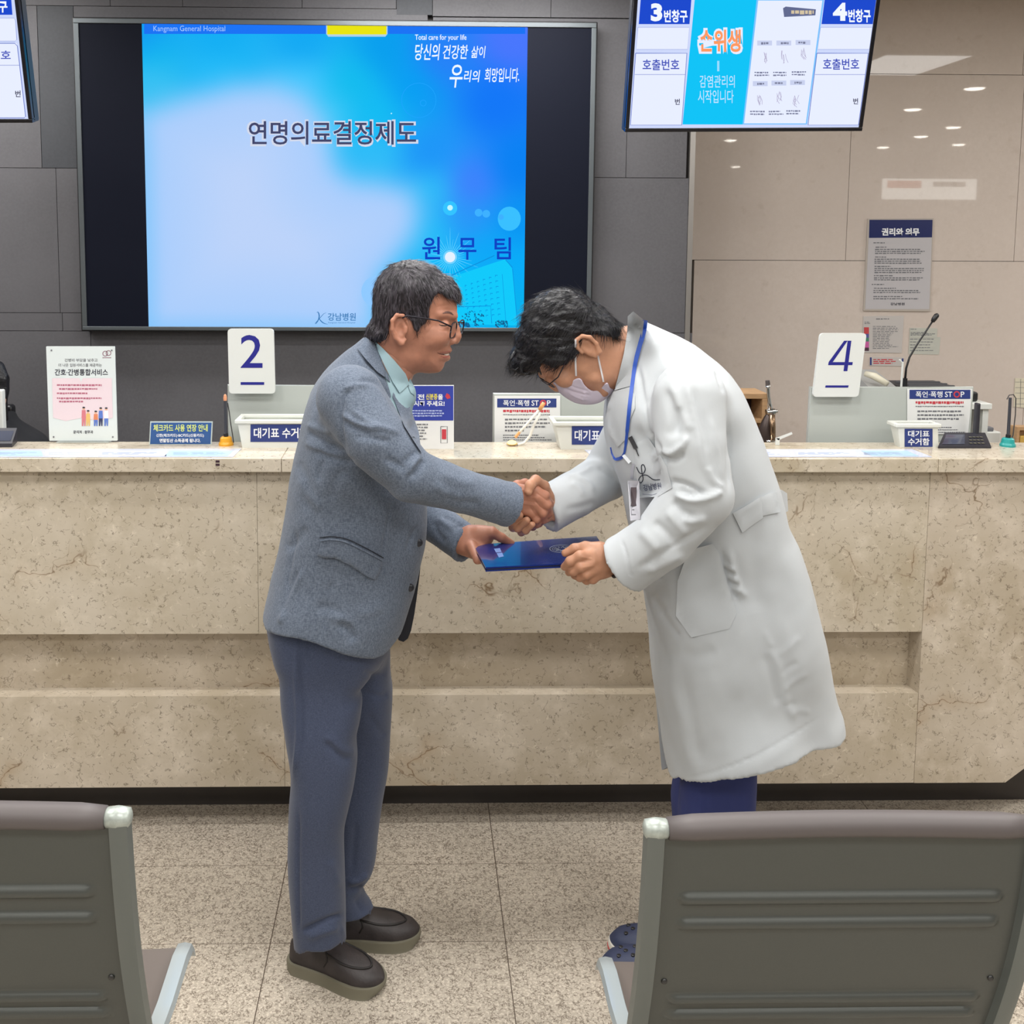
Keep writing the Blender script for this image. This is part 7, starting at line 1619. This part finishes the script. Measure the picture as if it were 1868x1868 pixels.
# ---------------------------------------------------------------- the folder between them
fa, fb_ = at_z(886, 1036, zf), at_z(1118, 1024, zf); fc, fd = at_z(1088, 979, zf), at_z(864, 995, zf)
fo = thing('document_folder', 'glossy navy award folder held level between the two people', 'folder', ((fa + fc) / 2))
t_ = .0045; cr = [fa, fb_, fc, fd]
def leaf(z0_, z1_, ins, name, m):
    ce = sum(cr, Vector()) / 4; P = [ce + (c_ - ce) * (1 - ins) for c_ in cr]
    return mk(name, [(p.x, p.y, zf + z0_) for p in P] + [(p.x, p.y, zf + z1_) for p in P], [(3, 2, 1, 0), (4, 5, 6, 7), (0, 1, 5, 4), (1, 2, 6, 5), (2, 3, 7, 6), (3, 0, 4, 7)], m, fo)
M_FOLD = mat('glossy_navy_cover', (28, 46, 118), .16, coat=.4)
leaf(-.009, -.006, 0, 'back_cover', M_FOLD); leaf(-.006, -.002, .02, 'pages', mat('dark_page_edge', (34, 40, 74), .5)); leaf(-.002, .0015, 0, 'front_cover', M_FOLD)
class FS:
    def __call__(s_, x, y, l=0): return np.array(at_z(x, y, zf + .0015 + l + .0004))
Ink(FS(), 0).ring(1027, 1000, 1, 1, 3) if False else None
def ell_ring(x, y, rx, ry, w_):
    i_ = Ink(FS(), 0); n = 32
    for i in range(n):
        a = 2 * math.pi * i / n; i_.V.append(i_.surf(x + rx * math.cos(a), y + ry * math.sin(a))); i_.V.append(i_.surf(x + (rx - w_) * math.cos(a), y + (ry - w_ * .35) * math.sin(a)))
    i_.F += [[2 * i, 2 * ((i + 1) % n), 2 * ((i + 1) % n) + 1, 2 * i + 1] for i in range(n)]; return i_
M_SIL = mat('silver_foil', (190, 196, 210), .25, .5)
i_ = ell_ring(1025, 1001, 23, 7.4, 1.6); j_ = ell_ring(1025, 1001, 18, 5.6, 1); b0_ = len(i_.V); i_.V += j_.V; i_.F += [[v + b0_ for v in q] for q in j_.F]
for k in range(10): a = k * .63; i_.line([(1025 + 6 * math.cos(a), 1001 + 2 * math.sin(a)), (1025 + 15 * math.cos(a + .5), 1001 + 4.6 * math.sin(a + .5))], 1.2)
i_.build('silver_seal', M_SIL, fo)
Ink(FS(), 0).poly([(901, 1001), (912, 1000), (915, 1007), (905, 1008)]).poly([(906, 1009), (916, 1008), (919, 1015), (910, 1017)]).build('foil_title', mat('pale_blue_foil', (130, 160, 222), .3), fo)

# ---------------------------------------------------------------- clerk at the far left, mostly outside the picture
YK = 3.74
ck = thing('person', 'person in black seated behind the counter, cut by the left picture edge', 'person', (at(-40, 800, YK).x, YK, 0))
f = Field((P3(-160, 900, YK)[0], YK - .26, .52), (P3(95, 900, YK)[0], YK + .26, P3(-20, 615, YK)[2]), .009)
f.ell(P3(-38, 715, YK), (.078, .095, .115), None, .01); f.cone(P3(-38, 750, YK), P3(-40, 790, YK), .05, .055, .02)
f.slab(xz([(-100, 800), (20, 800), (40, 1010), (-120, 1010)], YK), YK, .12, .1, .04)
f.cone(P3(3, 738, YK - .08), P3(6, 728, YK - .08), .014, .012, .02)
V_, F_ = f.mesh(); mk('body', V_, F_, M_SKIN2, ck, smooth=True)
f = Field((P3(-170, 900, YK)[0], YK - .3, .52), (P3(100, 900, YK)[0], YK + .3, P3(-20, 730, YK)[2]), .009)
f.slab(xz([(-60, 762), (-20, 756), (10, 752), (22, 768), (45, 784), (72, 802), (84, 840), (86, 1000), (-150, 1000), (-140, 800)], YK), YK, .2, .11, 0)
V_, F_ = f.mesh(); V_ = wobble_fast(V_, F_, .003, 30, 2); mk('black_top', V_, F_, mat('black_cloth', (26, 26, 30), .8), ck, smooth=True)
f = Field((P3(-110, 900, YK)[0], YK - .14, P3(0, 775, YK)[2]), (P3(30, 900, YK)[0], YK + .14, P3(-20, 620, YK)[2]), .006)
f.ell(P3(-36, 700, YK + .01), (.092, .108, .122), None, .01); f.chain(C([(-6, 672, YK - .04), (6, 692, YK - .06), (10, 708, YK - .06), (17, 716, YK - .06)]), [.03, .022, .014, .005], .02); f.chain(C([(-2, 700, YK - .05), (6, 722, YK - .07), (10, 765, YK - .06)]), [.03, .015, .01], .02)
V_, F_ = f.mesh(); mk('hair', V_, F_, M_HAIRD, ck, smooth=True)
MB().box((at(14, 770, 3.95).x, 3.95, .5), (at(26, 770, 3.95).x, 4.0, at(20, 738, 3.95).z), .01).box((at(-120, 770, 3.95).x, 3.95, at(20, 738, 3.95).z - .3), (at(14, 770, 3.95).x, 4.0, at(20, 738, 3.95).z), .01)
oc = thing('office_chair', 'black office chair behind the clerk at the left picture edge', 'chair', (at(-40, 800, 3.98).x, 4.0, 0))
xa, xb = at(-110, 770, 4.0).x, at(26, 770, 4.0).x; xm = (xa + xb) / 2
MB().box((xa, 3.98, .55), (xb, 4.03, at(20, 738, 4.0).z), .015).build('backrest', M_BLK, oc)
MB().box((xa, 3.50, .43), (xb, 3.97, .49), .015).build('seat', M_BLK, oc); MB().tube([(xm, 3.75, .08), (xm, 3.75, .43)], .025, 12).build('column', M_BLK, oc)
MB().box((xm - .03, 3.78, .44), (xm + .03, 4.06, .47)).box((xm - .03, 4.03, .44), (xm + .03, 4.05, .8)).build('back_bracket', M_BLK, oc)
for k in range(5):
    a = k * 2 * math.pi / 5; MB().tube([(xm, 3.75, .08), (xm + .24 * math.cos(a), 3.75 + .24 * math.sin(a), .05)], .016, 8).sphere((xm + .24 * math.cos(a), 3.75 + .24 * math.sin(a), .025), .025, 6).build('leg', M_BLK, oc)
# ================================================================ waiting chairs
M_SEATM = mat('grey_steel_panel', (87, 90, 87), .38, .35, noise_amt=.03, noise_scale=400); M_STRIPM = mat('grey_green_frame', (112, 118, 116), .32, .4); M_ROLL = mat('taupe_headrest', (98, 92, 92), .5); M_CAPM = mat('worn_silver_cap', (176, 184, 178), .35, .3, noise_amt=.15, noise_scale=120)
M_PADM = mat('taupe_seat_pad', (104, 94, 88), .55); M_ARMM = mat('pale_grey_arm', (176, 186, 190), .25, .2)
def waiting_chair(label, X0, X1, Yt, Zt, Yb, Zs, Yf, bent=0.0):
    """seen from behind: backrest from the seat (Yb, Zs) up to (Yt, Zt); sitter faces the counter; seat runs to Yf"""
    t = thing('waiting_chair', label, 'chair', ((X0 + X1) / 2, (Yb + Yf) / 2, 0), 'steel waiting chairs in the foreground')
    A = np.array([Yt, Zt]); B = np.array([Yb, Zs + .02]); H = np.linalg.norm(A - B); up = (A - B) / H; nrm = np.array([-up[1], up[0]])
    if nrm[0] > 0: nrm = -nrm           # towards the camera
    def pt(x, s, o): q = B + up * s + nrm * (o + .018 * math.sin(math.pi * min(1, s / H)) * 1.0); return (x, q[0], q[1])
    sw = .030; nx, ns = 44, 90
    ribs = [(.742, .022), (.640, .020), (.292, .020), (.208, .019)]
    V = []; xs = np.linspace(X0 + sw, X1 - sw, nx * 2); ss = np.linspace(-.04, H - .012, ns * 2)
    xa, xb = X0 + sw + .045, X1 - sw - .045
    for s in ss:
        for x in xs:
            o = 0
            for (c_, hw_) in ribs:
                dv = abs(s / H - c_) * H; dh = max(0, xa - x, x - xb); d = math.hypot(dv, dh)
                if d < .0125: o = .0085 * math.cos(d / .0125 * math.pi / 2) ** .8
            V.append(pt(x, s, o))
    a_, b_ = len(xs), len(ss); F = [[j * a_ + i, j * a_ + i + 1, (j + 1) * a_ + i + 1, (j + 1) * a_ + i] for j in range(b_ - 1) for i in range(a_ - 1)]
    n0 = len(V); V += [(x, y + .004, z + .002) for x, y, z in V[:n0]]; F += [[q + n0 for q in f[::-1]] for f in F[:]]
    edge = [j * a_ for j in range(b_)]; edge2 = [j * a_ + a_ - 1 for j in range(b_)]
    F += [[edge[j + 1], edge[j], edge[j] + n0, edge[j + 1] + n0] for j in range(b_ - 1)] + [[edge2[j], edge2[j + 1], edge2[j + 1] + n0, edge2[j] + n0] for j in range(b_ - 1)]
    F += [[i, i + 1, i + 1 + n0, i + n0] for i in range(a_ - 1)] + [[(b_ - 1) * a_ + i + 1, (b_ - 1) * a_ + i, (b_ - 1) * a_ + i + n0, (b_ - 1) * a_ + i + 1 + n0] for i in range(a_ - 1)]
    bp = mk('back_panel', V, F, M_SEATM, t, smooth=True, angle=50)
    for x in (X0 + sw + .022, X1 - sw - .022):
        c_ = Vector(pt(x, H * .382, .001)); MB().sphere(c_, .0052, 8, (1, .6, 1)).build('rivet', mat('rivet_steel', (74, 74, 74), .35, .6), bp, smooth=True)
    # side frames: curved strip up the back, across the seat and over the front
    prof = [(pt(0, s, .006)[1], pt(0, s, .006)[2]) for s in np.linspace(H, .05, 12)]
    cy, cz = Yb + .02, Zs + .01
    prof += [(B[0] + .012, Zs + .028), (B[0] + .04, Zs + .008), (Yb + .12, Zs + .0), (Yf - .06, Zs + .004), (Yf - .02, Zs - .004), (Yf, Zs - .03)]
    for sgn, xe in ((1, X0), (-1, X1)):
        mbx = MB(); VV = []
        for i, (y, z) in enumerate(prof):
            p0 = np.array(prof[max(0, i - 1)]); p1 = np.array(prof[min(len(prof) - 1, i + 1)]); tt = (p1 - p0) / np.linalg.norm(p1 - p0); nn = np.array([-tt[1], tt[0]])
            if nn[0] > 0 and i < 12: nn = -nn
            w_ = .035 if i < 12 else .034
            x0_, x1_ = xe, xe + sgn * w_
            for (x, o) in ((x0_, -.006), (x0_ + sgn * .004, .006), (x0_ + sgn * w_ * .5, .0085), (x1_ - sgn * .004, .006), (x1_, -.006)): VV.append((x, y + nn[0] * o, z + nn[1] * o))
        k = len(prof); FF = [[5 * i + j, 5 * i + (j + 1) % 5, 5 * i + 5 + (j + 1) % 5, 5 * i + 5 + j] for i in range(k - 1) for j in range(5)] + [[0, 1, 2, 3, 4], [5 * k - 1, 5 * k - 2, 5 * k - 3, 5 * k - 4, 5 * k - 5]]
        if sgn > 0: FF = [f[::-1] for f in FF]
        sf_ = mk('side_frame', VV, FF, [M_STRIPM, M_ARMM], t, smooth=True, angle=50)
        for i, p_ in enumerate(sf_.data.polygons):
            if i // 5 >= 11: p_.material_index = 1
        cx = xe + sgn * .020; tp = pt(cx, H, 0)
        MB().tube([(cx - sgn * .020, tp[1], tp[2] + .004), (cx - sgn * .017, tp[1], tp[2] + .004), (cx, tp[1], tp[2] + .004), (cx + sgn * .016, tp[1], tp[2] + .004), (cx + sgn * .019, tp[1], tp[2] + .004)], [.008, .014, .0165, .0145, .011], 16).build('end_cap', M_CAPM, sf_, smooth=True)
    tp = pt(0, H, 0); n_ = 14; P = [(X0 + .038 + (X1 - X0 - .076) * i / n_, tp[1], tp[2] + .004 + .006 * math.sin(math.pi * i / n_)) for i in range(n_ + 1)]
    MB().tube(P, [.0165] + [.0195] * (n_ - 1) + [.0165], 18).build('head_roll', M_ROLL, t, smooth=True)
    # seat pan, beam, foot
    nj = 14; V = []
    for j in range(nj + 1):
        y = Yb + .02 + (Yf - Yb - .03) * j / nj; z = Zs + .004 - .014 * math.sin(math.pi * j / nj) - (.02 if j == nj else 0)
        for i in range(11): x = X0 + .03 + (X1 - X0 - .06) * i / 10; V.append((x, y, z - .006 * math.sin(math.pi * i / 10)))
    n0 = len(V); F = [[j * 11 + i, j * 11 + i + 1, j * 11 + 12 + i, j * 11 + 11 + i] for j in range(nj) for i in range(10)]; V += [(x, y, z - .02) for x, y, z in V]; F += [[q + n0 for q in f[::-1]] for f in F[:]]
    F += [[j * 11 + 11, j * 11, j * 11 + n0, j * 11 + 11 + n0] for j in range(nj)] + [[j * 11 + 10, j * 11 + 21, j * 11 + 21 + n0, j * 11 + 10 + n0] for j in range(nj)] + [[i, i + 1, i + 1 + n0, i + n0][::-1] for i in range(10)] + [[nj * 11 + i, nj * 11 + i + 1, nj * 11 + i + 1 + n0, nj * 11 + i + n0] for i in range(10)]
    mk('seat', V, F, M_PADM, t, smooth=True, angle=50)
    ym = (Yb + Yf) / 2
    MB().box((X0 + .06, ym - .03, Zs - .12), (X1 - .06, ym + .03, Zs - .07), .004).build('beam', M_STRIPM, t)
    for x in (X0 + .1, X1 - .1):
        MB().box((x - .02, ym - .12, Zs - .07), (x + .02, ym + .12, Zs - .022), .004).build('bracket', M_STRIPM, t)
        MB().tube([(x, ym, Zs - .10), (x, ym, .03)], .025, 14).build('leg', M_CAPM, t); MB().box((x - .03, ym - .24, 0), (x + .03, ym + .24, .035), .01).build('foot', M_CAPM, t)
    return t
Yt = 1.447
xL = at(1174, 1505, Yt).x; xR = at(1918, 1505, Yt).x
waiting_chair('grey steel waiting chair before the bowing person, right in the foreground', xL, xR, Yt, at(1300, 1515, Yt).z, 1.55, at(1300, 1915, 1.55).z - .02, 1.81)
Yt2 = 1.40
xe = at(240, 1490, Yt2).x
waiting_chair('grey steel waiting chair cut by the left picture edge, in the foreground', xe - .63, xe, Yt2, at(120, 1496, Yt2).z, 1.505, at(120, 1915, 1.505).z - .02, 1.79)
